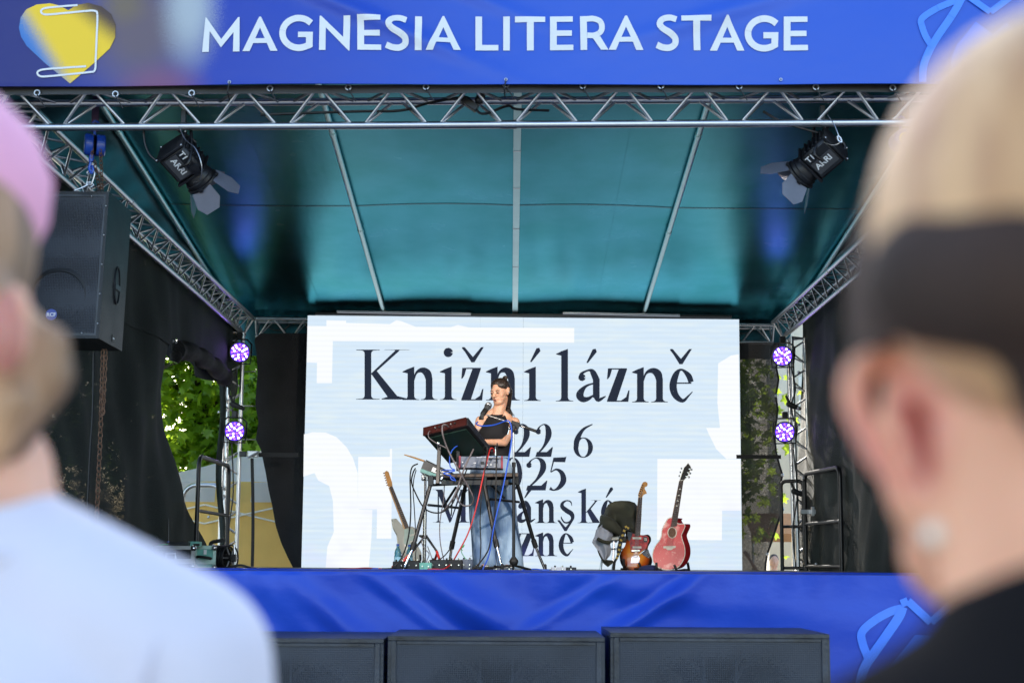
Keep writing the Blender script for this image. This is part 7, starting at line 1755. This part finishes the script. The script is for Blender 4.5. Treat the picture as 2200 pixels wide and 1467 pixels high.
h.ell(Rp(2362, 560, .015), (.089, .108, .106), YR, 30, 20); h.ell(Rp(2330, 480, -.03), (.085, .085, .090), None, 24, 16)
h.cap(Rp(2060, 330, .04), .026, Rp(1920, 600, .06), .014, 14); h.cap(Rp(1915, 600, .06), .016, Rp(1880, 740, .065), .005, 12)
h2 = MB()
cut = hc.z + .005
blob('top_hair', h, 'blond', pr_, .006, 3)
u_ = MB()
def shell(u, v):   # cropped hair band behind and above the ear
    a = R(120 + 250*u); zz = .052 - .095*v + .020*math.sin(u*5)*v
    k = math.sqrt(max(.05, 1-(zz/.118)**2))
    return hc + YR @ Vector((.0895*k*math.cos(a)*1.015, .108*k*math.sin(a)*1.0, zz))
u_.grid(shell, 50, 16)
part('cropped_hair', u_, 'hair_under', pr_, smooth=80)
u2 = MB()
def bandz(px): return 505 + (px-1870)*.01
h3 = MB(); h3.cap(Rp(1905, 620, .012), .013, Rp(2010, 600, -.05), .028, 16); h3.cap(Rp(2010, 600, -.05), .028, Rp(2200, 600, -.078), .030, 16); h3.cap(Rp(2200, 600, -.078), .030, Rp(2330, 640, -.078), .032, 16); h3.cap(Rp(1900, 640, .014), .011, Rp(1900, 715, .018), .006, 12); h3.cap(Rp(2240, 640, -.07), .026, Rp(2360, 800, -.06), .034, 14)
blob('dark_hair_band', h3, 'hair_under', pr_, .005, 3)
j_ = MB()
j_.cap(nb+Vector((.005,-.005,-.015)), .070, nb+Vector((0,0,-.12)), .105, 18)
for q in (shl, shr): j_.cap(nb+Vector((0,0,-.048)), .070, q, .073, 18)
j_.ell(tb+Vector((0,0,-.16)), (.195,.125,.21), None, 24, 16); j_.ell(tb+Vector((0,0,-.42)), (.18,.125,.21), None, 24, 16)
for s, q in ((-1, shl), (1, shr)):
    el = Vector((q.x+.03*s, q.y+.03, q.z-.29)); wr = Vector((q.x+.03*s, q.y+.11, q.z-.49)); j_.cap(q, .070, el, .052, 16); j_.cap(el, .052, wr, .040, 16)
blob('jacket', j_, 'jacket_fg', pr_, .009, 5)
tq = MB()
for s in (1, -1):
    hp = pel+Vector((.09*s, 0, -.05)); kn = Vector((hp.x, RX, .50)); an = Vector((hp.x, RX+.02, .12)); tq.cap(hp, .097, kn, .070, 16); tq.cap(kn, .070, an, .055, 16)
tq.ell(pel, (.175,.12,.14), None, 24, 16)
blob('trousers', tq, 'jacket_fg', pr_, .010, 3)

# ------------------------------------------------------------------ passers-by far behind the right tower
def passer(label, px, py, d, col, pose=0):
    hp_ = P(px, py, d); t = thing('person', label, 'person', (hp_.x, d, 0), 'passers-by behind the stage')
    k = hp_.z/1.62; B = lambda x, y, z: Vector((hp_.x+x*k, d+y*k, z*k))
    b = MB(); b.ell(B(0,0,1.62), (.078*k,.095*k,.115*k), None, 16, 12); b.cap(B(0,.01,1.54), .05*k, B(0,0,1.42), .055*k); b.ell(B(0,0,1.25), (.17*k,.10*k,.20*k), None, 16, 12); b.ell(B(0,0,1.0), (.16*k,.10*k,.16*k), None, 16, 12)
    b.ell(B(0,-.09,1.60), (.012*k,.02*k,.02*k), None, 8, 6)
    for s in (-1, 1):
        b.cap(B(0,0,1.40), .05*k, B(.18*s,0,1.38), .05*k)
        if pose and s < 0: el, wr = B(-.30,-.05,1.46), B(-.42,-.06,1.66)
        else: el, wr = B(.24*s,0,1.10), B(.24*s,-.08,.86)
        b.cap(B(.18*s,0,1.38), .045*k, el, .035*k); b.cap(el, .035*k, wr, .025*k); hand(b, wr, wr-el, (0,-1,.1), s)
        b.cap(B(.09*s,0,.95), .08*k, B(.09*s,0,.5), .055*k); b.cap(B(.09*s,0,.5), .055*k, B(.09*s,.0,.08), .038*k); b.cap(B(.09*s,0,.04), .035*k, B(.09*s,-.14,.03), .028*k)
    blob('body', b, 'skin', t, .012, 3)
    h = MB(); h.ell(B(0,.02,1.655), (.083*k,.093*k,.095*k), None, 14, 10); blob('hair', h, 'hair_dark', t, .012, 2)
    c = MB(); c.ell(B(0,0,1.25), (.185*k,.12*k,.20*k), None, 16, 12); c.ell(B(0,0,1.02), (.17*k,.12*k,.16*k), None, 16, 12)
    for s in (-1, 1): c.cap(B(0,0,1.38), .06*k, B(.19*s,0,1.36), .06*k)
    blob('shirt', c, col, t, .012, 3)
    l = MB()
    for s in (-1, 1): l.cap(B(.09*s,0,.95), .092*k, B(.09*s,0,.15), .06*k)
    blob('trousers', l, 'denim', t, .014, 2)
passer('distant person in a pink top raising an arm, seen low beside the right tower', 1663, 1206, 22, 'pink', 1)
passer('distant person in a dark blue shirt half hidden behind the right tower', 1727, 1204, 23, 'navy', 0)
